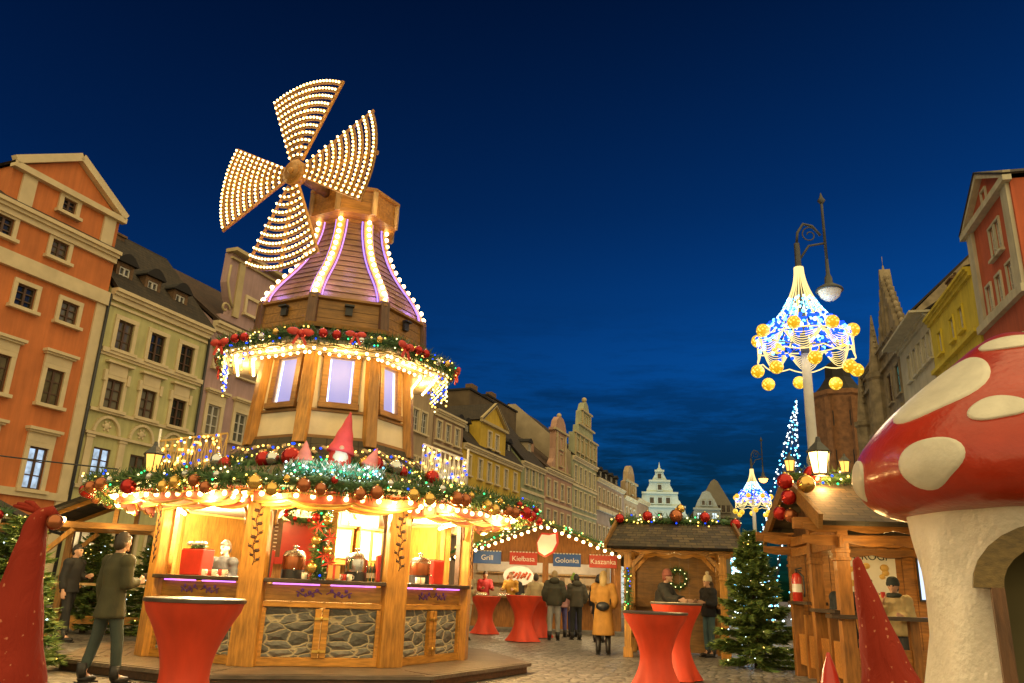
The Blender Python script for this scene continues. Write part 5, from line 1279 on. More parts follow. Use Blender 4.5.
def joints(arms, legs, lean):
    J = {'pelvis': (0, .0, .95), 'waist': (0, -lean * .25, 1.10), 'chest': (0, -lean * .6, 1.32), 'neck': (0, -lean * .85 + .01, 1.47), 'skull': (0, -lean - .01, 1.60)}
    ly = {'l': legs[0], 'r': legs[1]}
    for n, sx in (('l', 1), ('r', -1)):
        J['hip' + n] = (sx * .09, 0, .90); J['knee' + n] = (sx * .10, ly[n] * .5 - .02, .50); J['ankle' + n] = (sx * .105, ly[n], .09 + max(0, ly[n]) * .25); J['toe' + n] = (sx * .12, ly[n] - .17, .035)
        J['sh' + n] = (sx * .175, -lean * .7, 1.40)
        e, w_ = arms[n]
        J['el' + n] = tuple(Vector(J['sh' + n]) + Vector((sx * e[0], e[1], e[2]))); J['wr' + n] = tuple(Vector(J['el' + n]) + Vector((sx * w_[0], w_[1], w_[2])))
    return J
DOWN = ((.05, .02, -.27), (.01, -.06, -.24)); FOLD = ((.04, .0, -.27), (-.08, -.22, .04)); DRINK = ((.05, -.08, -.24), (-.12, -.20, .22)); POCKET = ((.09, .05, -.25), (-.05, -.12, -.19)); REACH = ((.05, -.14, -.22), (.0, -.24, -.02))
ARMS = {'down': DOWN, 'fold': FOLD, 'drink': DRINK, 'pocket': POCKET, 'reach': REACH}
_body = {}
def body_mesh(key, J):
    if key in _body: return _body[key]
    vs = []; es = []; rs = []; ix = {}
    def V(n, r, p=None): ix[n] = len(vs); vs.append(Vector(p if p is not None else J[n])); rs.append(r); return ix[n]
    for n, r in (('pelvis', (.15, .11)), ('waist', (.125, .095)), ('chest', (.155, .11)), ('neck', .055), ('skull', .07)): V(n, r)
    es += [(0, 1), (1, 2), (2, 3), (3, 4)]
    for s_ in 'lr':
        for n, r in (('hip', .085), ('knee', .056), ('ankle', .04), ('toe', .035)): V(n + s_, r)
        es += [(0, ix['hip' + s_]), (ix['hip' + s_], ix['knee' + s_]), (ix['knee' + s_], ix['ankle' + s_]), (ix['ankle' + s_], ix['toe' + s_])]
        for n, r in (('sh', .062), ('el', .042), ('wr', .029)): V(n + s_, r)
        es += [(2, ix['sh' + s_]), (ix['sh' + s_], ix['el' + s_]), (ix['el' + s_], ix['wr' + s_])]
    parts = [skin_mesh(vs, es, rs, 1)]
    # hands: palm and five bent fingers
    for s_, sx in (('l', 1), ('r', -1)):
        wr = Vector(J['wr' + s_]); d_ = (wr - Vector(J['el' + s_])).normalized(); side = d_.cross(Vector((sx, 0, 0)));
        side = side.normalized() if side.length > .2 else Vector((0, -1, 0)); nrm = d_.cross(side).normalized()
        m = MB(); m.loft([[tuple(wr + d_ * a + side * (b * ww) + nrm * (c_ * tt)) for b, c_ in ((-1, -1), (1, -1), (1, 1), (-1, 1))] for a, ww, tt in ((-.01, .024, .02), (.03, .036, .016), (.085, .04, .014))], cap=(True, True))
        for q, (ln, o_) in enumerate(((.066, -.032), (.078, -.011), (.072, .011), (.056, .032))):
            p0 = wr + d_ * .08 + side * o_; p1 = p0 + d_ * ln * .5; p2 = p1 + (d_ * .75 - nrm * sx * .55).normalized() * ln * .35; p3 = p2 + (d_ * .3 - nrm * sx * .9).normalized() * ln * .3
            m.tube([p0, p1, p2, p3], [.0105, .0098, .009, .0075], 6)
        p0 = wr + d_ * .02 - side * .03; m.tube([p0, p0 + (d_ * .7 - side * .6) * .045, p0 + (d_ * .9 - side * .35) * .085], [.013, .0115, .009], 6)
        parts.append(m.mesh('h', []))
    # head with brow, nose, chin and ears
    h = MB(); sk = Vector(J['skull']) + Vector((0, -.005, .03)); nu, nv_ = 20, 16; rings = []
    for i in range(nv_ + 1):
        f = PI * i / nv_; zz = -math.cos(f); q = max(math.sin(f), .02); rx = .076 * q * (1 - .18 * max(0, -zz)); ry = .096 * q
        rings.append([tuple(sk + Vector((rx * math.cos(a), ry * math.sin(a) - .012 * max(0, -zz) , .118 * zz))) for a in [2 * PI * k / nu for k in range(nu)]])
    h.loft(rings); h.ball(sk + Vector((0, -.098, -.018)), .017, 0, 8, 6, (.8, 1.1, 1.5)); h.ball(sk + Vector((0, -.088, -.055)), .02, 0, 8, 6, (1.3, .5, .45)); h.ball(sk + Vector((0, -.082, -.092)), .022, 0, 8, 6)
    for sx in (1, -1): h.ball(sk + Vector((sx * .077, .005, -.01)), .024, 0, 8, 6, (.4, .8, 1.25))
    parts.append(h.mesh('h', []))
    me = remeshed(parts, .011, 1); me.name = 'person_body'; me.materials.clear(); me.materials.append(M['skin']); me.materials.append(M['eye'])
    for p in me.polygons:
        c = p.center - sk
        if -.012 < c.z - .008 < .010 and c.y < -.07 and .016 < abs(c.x) < .04: p.material_index = 1
    _body[key] = (me, sk); return _body[key]

def cmat(col, rough=.8): 
    k = 'cloth%s' % (tuple(col),)
    if k not in M: M[k] = mat(k, col, rough, .3, 5, .6, bscale=11, stretch=(1, 1, .6))
    return k
def person(label, x, y, face, coat=(.02, .02, .02), legs_c=(.03, .03, .04), hair=(.03, .02, .012), hat=None, pom=None, long=0.0, hairlen=.0, arms=('down', 'down'), step=(0, 0), lean=0.0, h=1.74, bag=None, shoes=(.015, .012, .01), hood=False, z=0, puffy=0, group=None, scarf=None, apron=None, cup=False):
    """face: heading of the face in degrees, 0 = towards -Y"""
    t = thing('person', label, 'person', (x, y, z), R(face), group); sc = h / 1.74; t.scale = (sc, sc, sc)
    key = (arms, step, lean); J = joints({'l': ARMS[arms[0]], 'r': ARMS[arms[1]]}, step, lean); me, sk = body_mesh(key, J)
    o = bpy.data.objects.new('body', me); C.objects.link(o); o.parent = t
    # trousers
    vs = [J['pelvis'], J['waist']]; es = [(0, 1)]; rs = [(.165, .125), (.14, .105)]
    for s_ in 'lr':
        b = len(vs); vs += [J['hip' + s_], J['knee' + s_], tuple(Vector(J['ankle' + s_]) + Vector((0, 0, .03)))]; rs += [.105, .078, .066]; es += [(0, b), (b, b + 1), (b + 1, b + 2)]
    m = remeshed([skin_mesh(vs, es, rs, 1)], .022, 1); m.materials.clear(); m.materials.append(M[cmat(legs_c)])
    o = bpy.data.objects.new('trousers', m); C.objects.link(o); o.parent = t
    # coat with sleeves and folds
    pf_ = .02 + puffy
    tb = MB(); rings = []; bot = .86 - long
    prof_ = [(bot, .19 + long * .10, .155 + long * .08), (bot + .02, .20 + long * .1, .16 + long * .08), (.95, .175 + puffy, .14 + puffy), (1.10, .16 + puffy, .13 + puffy), (1.30, .185 + puffy, .145 + puffy), (1.41, .17 + puffy * .5, .12), (1.47, .09, .085), (1.50, .075, .075)]
    for zz, rx, ry in prof_:
        yo = -lean * max(0, (zz - .95) / .55) * .8
        rings.append([(rx * math.cos(2 * PI * k / 24) * (1 + .025 * math.sin(k * 3 + zz * 25)), yo + ry * math.sin(2 * PI * k / 24), zz) for k in range(24)])
    tb.loft(rings, cap=(True, True))
    for s_ in 'lr':
        S_, E_, W_ = Vector(J['sh' + s_]), Vector(J['el' + s_]), Vector(J['wr' + s_])
        tb.ball(S_ + Vector((0, 0, -.005)), .098 + puffy * .4, 0, 14, 10)
        n_ = 7; pts = [S_.lerp(E_, i / n_) for i in range(n_)] + [E_.lerp(W_, i / n_) for i in range(n_)]
        tb.tube(pts, [(.085 + puffy * .6 - .022 * i / 14) * (1 + (.07 if puffy else .03) * math.sin(i * 2.4)) for i in range(14)], 10)
    m = remeshed([tb.mesh('c', [])], .02, 2); m.materials.clear(); m.materials.append(M[cmat(coat)])
    cg = bpy.data.objects.new('coat', m); C.objects.link(cg); cg.parent = t
    if hood:
        b = MB(); b.ball((0, -lean * .85 + .09, 1.49), .11, 0, 12, 8, (1.25, .7, .8)); b.build('hood', cmat(coat), t)
    if scarf:
        b = MB(); b.tube([(.085 * math.cos(a * PI / 6), -lean * .85 + .085 * math.sin(a * PI / 6) - .01, 1.485) for a in range(13)], .04, 8); b.build('scarf', cmat(scarf), t)
    if apron:
        b = MB(); b.box((0, -.165 - puffy, 1.08), (.26, .015, .55)); b.build('apron', cmat(apron), t)
    for s_ in 'lr':
        A, T_ = Vector(J['ankle' + s_]), Vector(J['toe' + s_]); b = MB()
        tall = .28 if long > .2 else .12
        b.tube([A + Vector((0, .02, tall)), A + Vector((0, .02, .02)), A + Vector((0, .0, -.03))], [.062, .056, .052], 10)
        b.ball((A + T_) / 2 + Vector((0, .015, -.015)), .06, 0, 12, 8, (.8, 2.1, .75)); b.box(((A + T_) / 2 + Vector((0, .015, -.052))), (.085, .25, .02)); b.build('shoe', cmat(shoes, .45), t)
    # hair
    hm = MB(); rings = []
    for i in range(9):
        f = PI * .52 * i / 8; zz = math.cos(f); q = max(math.sin(f), .03)
        rings.append([tuple(sk + Vector((.086 * q * math.cos(a), .102 * q * math.sin(a) + .010, .03 * 0 + .128 * zz + (.035 * (1 if math.sin(a) < -.3 else 0) * (i > 5))))) for a in [2 * PI * k / 20 for k in range(20)]])
    hm.loft(rings[::-1], smooth=True)
    hm.ball(sk + Vector((0, .045, -.02)), .09, 0, 12, 8, (.92, .75, 1.0))
    if hairlen:
        hm.loft([[tuple(sk + Vector(((.088 - .02 * f) * math.cos(a) * (1 + .06 * math.sin(a * 9)), .06 + .05 * math.sin(a) + .045 * math.sin(f * PI), -.0 - hairlen * f))) for a in [2 * PI * k / 18 for k in range(18)]] for f in (0, .25, .5, .75, 1)], cap=(True, True), smooth=True)
    hm.build('hair', cmat(hair, .5), t)
    if hat:
        b = MB(); b.lathe([(.096, -.0), (.104, .01), (.104, .05), (.098, .055), (.096, .08), (.08, .12), (.045, .148), (.005, .156)], 20, tuple(sk + Vector((0, .008, .005)))); b.build('hat', cmat(hat), t)
        if pom:
            b = MB(); b.ball(tuple(sk + Vector((0, .01, .19))), .045, 0, 12, 8); b.build('pompom', cmat(pom), t)
    if bag:
        b = MB(); b.ball((.0, .21 + puffy, 1.0), .13, 0, 14, 8, (1.15, .55, .75)); b.tube([(-.16, .12, 1.04), (-.14, -.02, 1.44), (.02, -.16, 1.30), (.16, .10, 1.06)], .012, 6); b.build('bag', cmat(bag, .4), t)
    if cup:
        b = MB(); wp = Vector(J['wrr']) + Vector((.03, -.07, .06)); b.lathe([(.03, 0), (.038, .09)], 12, tuple(wp)); b.build('mug', 'redp', t)
    return t
person('woman seen from behind in a long mustard coat with a small black bag', 2.20, 18.0, 170, (.42, .20, .035), (.02, .02, .02), (.50, .33, .12), long=.46, hairlen=.26, arms=('fold', 'pocket'), bag=(.012, .012, .014), puffy=.015, h=1.72)
person('person in a dark olive jacket and pale grey jeans in the queue', 1.42, 22.6, 176, (.045, .042, .025), (.28, .27, .25), (.42, .28, .12), arms=('pocket', 'pocket'), puffy=.03, h=1.80, step=(.08, -.05), hood=True)
person('person in a grey hooded jacket and black trousers in the queue', 2.08, 23.2, 190, (.07, .06, .04), (.018, .018, .018), (.03, .02, .012), arms=('fold', 'pocket'), puffy=.02, h=1.74, hood=True, scarf=(.3, .28, .25))
person('person in a lime green bobble hat at the chalet counter', 2.12, 24.6, 200, (.25, .10, .08), (.05, .05, .12), hat=(.22, .34, .05), pom=(.22, .34, .05), h=1.70)
person('black haired person in a black coat beside the mustard coat', 2.62, 22.4, 150, (.012, .012, .014), (.06, .07, .10), (.012, .01, .01), long=.15, hairlen=.12, h=1.74)
person('person in a pale beige jacket and cream trousers by the stall corner', -.92, 21.0, 30, (.42, .33, .19), (.45, .37, .25), (.05, .03, .02), hat=(.05, .05, .05), arms=('fold', 'down'), step=(.12, -.12))
person('vendor in a red jacket inside the chalet', -.62, 28.6, 10, (.55, .05, .06), (.02, .02, .02), (.05, .03, .02), arms=('reach', 'fold'), z=.1)
person('vendor in a mustard jumper inside the chalet', .28, 28.6, -15, (.45, .24, .03), (.02, .02, .02), (.12, .07, .03), z=.1, arms=('fold', 'reach'), hairlen=.1)
person('vendor dressed in black at the back of the chalet', .62, 29.6, 60, (.02, .02, .02), (.02, .02, .02), (.03, .02, .01), z=.1)
person('person in a pale sand jacket with dark hair at the chalet counter', 1.02, 25.3, 165, (.45, .34, .18), (.05, .05, .06), (.05, .03, .02), h=1.76)
person('person with pink scarf between the two dark jackets', 1.75, 24.3, 185, (.45, .22, .20), (.10, .09, .25), (.35, .2, .1), scarf=(.5, .15, .2), h=1.66)
person('person in a dark puffer jacket leaning on the gazebo rail', 3.36, 17.5, 62, (.03, .028, .022), (.05, .06, .08), (.25, .07, .04), arms=('reach', 'reach'), lean=.14, puffy=.035, h=1.76, hat=(.30, .10, .07))
person('woman in a cream bobble hat and black jacket by the gazebo', 4.62, 18.5, -70, (.015, .015, .018), (.05, .10, .12), (.10, .06, .03), hat=(.60, .50, .32), pom=(.65, .55, .38), arms=('fold', 'fold'), puffy=.02, hairlen=.15, h=1.70, bag=(.05, .05, .06))
person('person with long dark hair and black coat at the wooden hut rail', 5.35, 12.9, 120, (.014, .016, .015), (.02, .02, .02), (.02, .012, .01), arms=('fold', 'reach'), hairlen=.2, long=.1, h=1.66)
person('dark haired person eating behind the hut rail', 6.05, 13.6, -10, (.05, .05, .045), (.02, .02, .02), (.02, .014, .01), arms=('drink', 'fold'), h=1.66)
person('person in a beige jacket and dark beanie drinking in the wooden hut', 5.98, 12.55, -40, (.50, .38, .18), (.04, .04, .04), (.04, .03, .02), hat=(.025, .035, .035), arms=('fold', 'drink'), puffy=.03, h=1.62, scarf=(.03, .04, .03), cup=True)
person('person all in black walking past the left timber shelter', -8.45, 16.2, 80, (.012, .012, .012), (.012, .012, .012), (.02, .015, .01), arms=('fold', 'down'), step=(.16, -.16), h=1.80)
person('passer-by in a dark olive coat beside the left cocktail table', -4.78, 10.2, 150, (.055, .05, .02), (.04, .055, .045), (.05, .035, .02), arms=('down', 'fold'), long=.12, step=(.14, -.14), h=1.76)
person('vendor in dark clothes inside the windmill stall', -4.35, 12.75, -20, (.025, .025, .025), (.02, .02, .02), (.05, .03, .02), arms=('fold', 'reach'), z=.165, h=1.66)

# ------------------------------------------------------------------ cocktail tables with red stretch covers
def table(label, x, y, r=.40, h=1.10, top='tabletop', group='red cocktail tables'):
    t = thing('cocktail_table', label, 'table', (x, y, 0), random.uniform(-.2, .2), group)
    c = MB(); rings = []; n = 48
    for i in range(15):
        f = i / 14; waist = .50 + .50 * abs(2 * (f - .46)) ** 1.7 / 1.0
        z = .02 + (h - .045) * f; rings.append([])
        for k in range(n):
            a = 2 * PI * k / n; ft = max(0, 1 - f * 2.2)
            rr = r * min(1.0, waist) * (1 - .06 * (1 - f))
            lobes = 1 + (.16 * math.cos(4 * a) * ft ** 1.3) + .012 * math.sin(9 * a + f * 5) * (1 - f)
            rings[-1].append((rr * lobes * math.cos(a), rr * lobes * math.sin(a), z))
    c.loft(rings, smooth=True); c.build('cover', 'spandex', t)
    tp = MB(); tp.lathe([(r * .99, h - .03), (r * 1.03, h - .025), (r * 1.03, h - .004), (r * 1.02, h)], 48, smooth=False); tp.build('table_top', top if top == 'spandex' else 'tabletop', t)
    if top == 'tablelight':
        b = MB(); b.lathe([(r * 1.0, h + .001), (r * 1.0, h + .006)], 48, smooth=False); b.build('top_sheet', top, t)
    return t
table('red covered cocktail table near the left gnome hat', -2.58, 7.0, .40, 1.085, 'tablelight')
table('red covered cocktail table nearest the middle, in front of the gazebo', 2.03, 11.0, .42, 1.045)
table('red covered cocktail table just behind the nearest middle one', 2.78, 13.2, .40, 1.15, 'tablelight')
table('red covered cocktail table standing alone left of the queue', .56, 21.5, .46, 1.13, 'spandex')
table('distant red covered cocktail table close to the chalet counter', -.48, 24.3, .44, 1.06, 'spandex')
table('red covered cocktail table hidden behind the queue', 1.05, 23.6, .44, 1.10, 'spandex')

# ------------------------------------------------------------------ grill chalet
ch = thing('market_chalet', 'wide wooden grill chalet with lit counter and bulbs along its gable', 'market chalet', (1.2, 27.2, .1), R(-2))
mb = MB(); X0, X1 = -2.45, 2.7; ap = 3.25; ez = 2.35
mb.T = Matrix.Translation((X0, 0, 0)); facade(mb, X1 - X0, 2.42, [(.25, .92, 2.55, 2.05), (2.75, .92, 4.95, 2.05)], reveal=.1); mb.T = Matrix.Identity(4)
mb.add([(X0, 0, 2.42), (X1, 0, 2.42), (.12, 0, ap)], [(0, 1, 2)])
for q in range(24): x = X0 + .11 + q * .215; mb.box((x, -.008, 2.14 if abs(x) < 9 else 0), (.205, .018, .0)) if False else None
mb.add([(X0, 0, 0), (X0, 3.5, 0), (X0, 3.5, 2.42), (X0, 0, 2.42), (X1, 0, 0), (X1, 3.5, 0), (X1, 3.5, 2.42), (X1, 0, 2.42)], [(0, 3, 2, 1), (4, 5, 6, 7)])
mb.build('wall', wood('orange stained boards', (.40, .155, .03), 2), ch)
b = MB()
for q in range(16): b.box((X0 + .16 + q * .32, 3.45, 1.25), (.31, .05, 2.5))
b.build('back_wall', 'creamp', ch)
b = MB(); b.box((.1, -.2, .93), (5.0, .5, .06)); b.build('counter', 'honeyd', ch)
rf = MB(); rf.slab((X0 - .6, 3.8, 2.16), (X0 - .6, -.7, 2.16), (.12, -.7, ap + .16), (.12, 3.8, ap + .16), .1); rf.slab((X1 + .9, -.7, 2.10), (X1 + .9, 3.8, 2.10), (.12, 3.8, ap + .16), (.12, -.7, ap + .16), .1); rf.build('roof', 'slate', ch)
bb = MB(); bb.bar((X0 - .62, -.74, 2.1), (.12, -.74, ap + .1), .06, .2, up=(0, 1, 0)); bb.bar((X1 + .92, -.74, 2.04), (.12, -.74, ap + .1), .06, .2, up=(0, 1, 0)); bb.build('barge_board', 'honeyd', ch)
for z in (1.4, 1.75):
    b = MB(); b.box((.1, 3.25, z), (4.6, .3, .04)); b.build('shelf', 'pale', ch)
b = MB(); b.box((.1, 3.38, 2.05), (4.8, .02, .5)); b.build('menu_board', 'whitep', ch)
for sx, nm in ((-1, 'left'), (1, 'right')):
    t = thing('string_lights', 'warm bulbs along the %s slope of the chalet gable' % nm, 'string lights', (1.2, 27.2, .1), R(-2), 'bulbs on the chalet gable')
    A = Vector((.12, -.83, ap - .02)); B = Vector((X0 - .6, -.83, 2.04)) if sx < 0 else Vector((X1 + .9, -.83, 1.98))
    w_ = MB(); w_.tube([A, B], .01, 5); w_.build('wire', 'black', t)
    for i in range(15): bulb(t, A.lerp(B, (i + .5) / 15) + Vector((0, -.02, -.05)), .052, 'bulb')
for sx, nm in ((-1, 'left'), (1, 'right')):
    A = Vector((.12, -.8, ap + .1)); B = Vector((X0 - .6, -.8, 2.2)) if sx < 0 else Vector((X1 + .9, -.8, 2.12))
    garland('fir garland with bright yellow lights on the %s slope of the chalet gable' % nm, [A.lerp(B, i / 6) for i in range(7)], Matrix.Translation((1.2, 27.2, .1)) @ Matrix.Rotation(R(-2), 4, 'Z'), .11, 160, [(.06, (0, -.1, .05), .14, 'b_red')] if sx < 0 else [], 46, lr=.022, lmats=('bulbgold', 'bulbye', 'bulbgr'))
for txt, x, c_, lab in (('Grill', -1.75, 'signblue', 'blue sign reading Grill over the chalet counter'), ('Kiełbasa', -.55, 'signred', 'red sign reading Kiełbasa over the chalet counter'), ('Golonka', .90, 'signblue', 'blue sign reading Golonka over the chalet counter'), ('Kaszanka', 2.1, 'signred', 'red sign reading Kaszanka over the chalet counter')):
    t = thing('sign', lab, 'sign', (1.2 + x, 27.2 - .12 - x * math.sin(R(2)) * 0, 2.27), R(-2), 'food signs on the chalet')
    b = MB(); b.box((0, 0, 0), (.92, .04, .42)); b.build('panel', c_, t, bevel=.01)
    tx = text_mesh('lettering', txt, .23, 'whitesign', t, (0, -.026, -.02)); 
    sn = MB()
    for i in range(9): sn.ball((-.42 + .105 * i, -.012, .20), .035, 0, 8, 5, (1.3, .5, .6))
    sn.build('snow_edge', 'whitesign', t)
t = thing('plaque', 'white plaque with a red edge hanging under the chalet gable', 'plaque', (1.38, 26.42, 2.72), R(-2))
pts = [(-.28, -.30), (-.05, -.42), (.25, -.26), (.40, .05), (.36, .40), (.10, .34), (-.18, .36), (-.34, .05)]
b = MB(); b.prism(pts, 0, .05); b.build('edge', 'redp', t); b = MB(); b.prism([(x * .84 - .02, z * .84) for x, z in pts], -.012, .004); b.build('face', 'whitesign', t)
t = thing('food_poster', 'round poster of grilled food behind the chalet counter', 'poster', (.55, 29.5, 1.75), R(-2))
b = MB(); b.prism([(.55 * math.cos(a * PI / 12), .34 * math.sin(a * PI / 12)) for a in range(24)], 0, .02); b.build('panel', 'whitesign', t)
b = MB()
for i in range(7): b.tube([(-.4 + .12 * i, -.01, -.12 + .03 * (i % 3)), (-.28 + .12 * i, -.01, .10 + .04 * (i % 2))], .04, 6)
b.build('picture', 'redr', t)
for i in range(6):
    t = thing('food_tray', 'steel tray of food on the chalet counter', 'tray', (-.7 + .75 * i, 27.05, 1.065), 0, 'food trays on the chalet counter')
    b = MB(); b.box((0, 0, .01), (.4, .28, .02)); b.box((0, .14, .04), (.4, .01, .06)); b.box((0, -.14, .04), (.4, .01, .06)); b.build('tray', 'silver', t)
    b = MB(); [b.ball((-.14 + .07 * j, random.uniform(-.06, .06), .05), .045, 0, 8, 5) for j in range(5)]; b.build('food', ['goldp', 'redr', 'olive'][i % 3], t)
for x in (-1.4, .1, 1.6): lamp((1.2 + x, 28.4, 2.25), 70, (1, .74, .40), .15)
for x in (-1.6, 0.1, 2.0): lamp((1.2 + x, 26.0, 2.2), 22)

# ------------------------------------------------------------------ small gazebo
GZ = Matrix.Translation((3.85, 18.35, 0)) @ Matrix.Rotation(R(-12), 4, 'Z')
gz_ = thing('gazebo', 'small open wooden gazebo with a shingled roof, left of the lit fir tree', 'gazebo', (3.85, 18.35, 0), R(-12))
for sx in (-1, 1):
    for y in (-.85, .95):
        b = MB(); b.box((sx * 1.0, y, 1.12), (.15, .15, 2.24)); b.box((sx * 1.0, y, 1.62), (.18, .18, .05)); b.box((sx * 1.0, y, 1.72), (.18, .18, .04)); b.box((sx * 1.0, y, .1), (.2, .2, .2)); b.build('post', 'honey', gz_, bevel=.01)
        b = MB(); b.bar((sx * 1.0, y, 1.75), (sx * .6, y, 2.18), .08, .08, up=(0, 1, 0)); b.build('brace', 'honey', gz_)
for y in (-.85, .95):
    b = MB(); b.box((0, y, 2.22), (2.7, .13, .14)); b.build('beam', 'honeyx', gz_)
    sc_ = MB(); n_ = 48; pts = [(-1.3 + 2.6 * i / n_, 2.15 - .055 * abs(math.sin(i * PI / 8))) for i in range(n_ + 1)]; sc_.prism(pts + [(1.3, 2.19), (-1.3, 2.19)], y - .10, y - .07); sc_.build('scalloped_valance', 'honeyx', gz_)
for sx in (-1, 1):
    b = MB(); b.box((sx * 1.0, .05, 2.12), (.12, 1.9, .12)); b.build('beam', 'honeyx', gz_)
    b = MB(); b.box((sx * 1.0, .05, 1.05), (.22, 1.7, .05)); b.build('rail', 'honeyd', gz_)
    b = MB(); b.box((sx * 1.0, .05, .45), (.06, 1.7, .22)); b.build('skirt_board', 'honeyx', gz_)
b = MB(); b.box((.0, .95, 1.02), (1.9, .2, .05)); b.build('rail', 'honeyd', gz_)
b = MB()
for q in range(9): b.box((-.85 + .212 * q, 1.0, 1.1), (.211, .03 + .006 * (q % 2), 2.15))
b.build('back_boards', 'honeyd', gz_)
rf = MB(); rf.slab((-1.42, -1.22, 2.24), (1.42, -1.22, 2.24), (1.25, .05, 2.84), (-1.25, .05, 2.84), .06); rf.slab((1.42, 1.32, 2.24), (-1.42, 1.32, 2.24), (-1.25, .05, 2.84), (1.25, .05, 2.84), .06); rf.build('roof', 'slate', gz_)
for sx in (-1, 1):
    b = MB(); b.bar((sx * 1.45, -1.24, 2.24), (sx * 1.28, .05, 2.86), .05, .18); b.bar((sx * 1.45, 1.34, 2.24), (sx * 1.28, .05, 2.86), .05, .18); b.build('barge_board', 'honeyd', gz_)
garland('fir garland with red baubles along the gazebo ridge', [(-1.45 + 2.9 * i / 8, .03, 2.90 - (.08 if i in (0, 8) else 0)) for i in range(9)], GZ, .14, 330, [(.08, (0, -.1, .05), .11, 'b_red'), (.30, (0, -.1, .08), .12, 'b_red'), (.52, (0, -.1, .10), .15, 'b_copper'), (.55, (.02, -.1, .26), .10, 'b_gold'), (.74, (0, -.1, .08), .12, 'b_red'), (.97, (0, -.1, 0), .12, 'b_red'), (.4, (0, -.12, .05), .06, 'b_silver')], 40, lr=.018)
garland('narrow fir garland round the gazebo left post', [(-1.0, -.95 + .04 * math.cos(i), .9 + .13 * i) for i in range(8)], GZ, .08, 300, [], 16, lr=.012)
t = thing('wreath', 'green wreath hanging on the dark boards inside the gazebo', 'wreath', GZ @ Vector((.05, .90, 1.65)))
b = MB(); needles(b, [(.20 * math.cos(i * PI / 8), 0, .20 * math.sin(i * PI / 8)) for i in range(17)], .08, 420, (.05, .1), .008); b.build('greenery', ['needle', 'needleb'], t)
for i in range(10): bulb(t, (.2 * math.cos(i * .63), -.07, .2 * math.sin(i * .63)), .012, 'bulbye')
lamp(GZ @ Vector((0, -.2, 2.05)), 16)
# ------------------------------------------------------------------ firs with lights
def fir(label, x, y, h, r, n, lights, seed, lm=('bulbye', 'bulbw', 'bulbgold'), lr=.014, group=None):
    random.seed(seed); t = thing('fir_tree', label, 'fir tree', (x, y, 0), 0, group)
    b = MB(); b.tube([(0, 0, 0), (0, 0, h * .97)], [r * .07, .01], 8); b.build('trunk', 'bark', t)
    c = MB(); nb = int(h * 100)
    tips = []
    for i in range(nb):
        f = (i / nb) ** .85; z = .12 + (h - .12) * f; a = i * 2.399963 + random.uniform(-.3, .3); L_ = r * (1 - f) ** .75 * random.uniform(.72, 1.14) + .05
        d_ = Vector((math.cos(a), math.sin(a), random.uniform(-.30, .12) + .35 * f)).normalized()
        p0 = Vector((0, 0, z)); p1 = p0 + d_ * L_ * .55 + Vector((0, 0, -.04 * L_)); p2 = p0 + d_ * L_ + Vector((0, 0, .02 * L_))
        c.tube([p0, p1, p2], [.012, .008, .003], 4, 2); tips.append((p1, p2))
        m_ = max(6, int(n * L_ / (r * nb) * 1.9))
        for j in range(m_):
            g_ = random.random() ** .6; p = p0.lerp(p1, g_ * 2) if g_ < .5 else p1.lerp(p2, g_ * 2 - 1)
            sd = Vector((-d_.y, d_.x, 0)) * random.choice((-1, 1))
            # a side twig with its needles as a narrow ragged leaf
            dr = (d_ * random.uniform(.4, 1) + sd * random.uniform(.2, 1.1) + Vector((0, 0, random.uniform(-.45, .35)))).normalized() * random.uniform(.05, .16) * (1.15 - .4 * f)
            wd = dr.cross(Vector((random.gauss(0, 1), random.gauss(0, 1), random.gauss(0, 1)))).normalized() * random.uniform(.006, .013)
            c.add([p - wd * 1.7, p + wd * 1.7, p + dr * 1.25], [(0, 1, 2)], random.choice((0, 0, 1)))
    c.build('crown', ['tree', 'needleb', 'bark'], t)
    for i in range(lights):
        p1, p2 = random.choice(tips); bulb(t, p1.lerp(p2, random.uniform(.5, 1)) + Vector((0, 0, .02)), lr, random.choice(lm))
    random.seed(seed + 1); return t
fir('bushy fir tree with small white lights between the gazebo and the hut', 4.92, 16.15, 2.52, .74, 44000, 95, 3)
fir('lit fir tree behind the left gnome hat', -6.55, 11.0, 1.95, .75, 20000, 80, 5, group=None)
fir('lit fir tree standing inside the left timber shelter', -9.4, 18.9, 2.3, 1.0, 20000, 95, 6)
fir('lit fir tree at the right end of the left timber shelter', -8.0, 19.1, 2.2, .95, 20000, 95, 8)

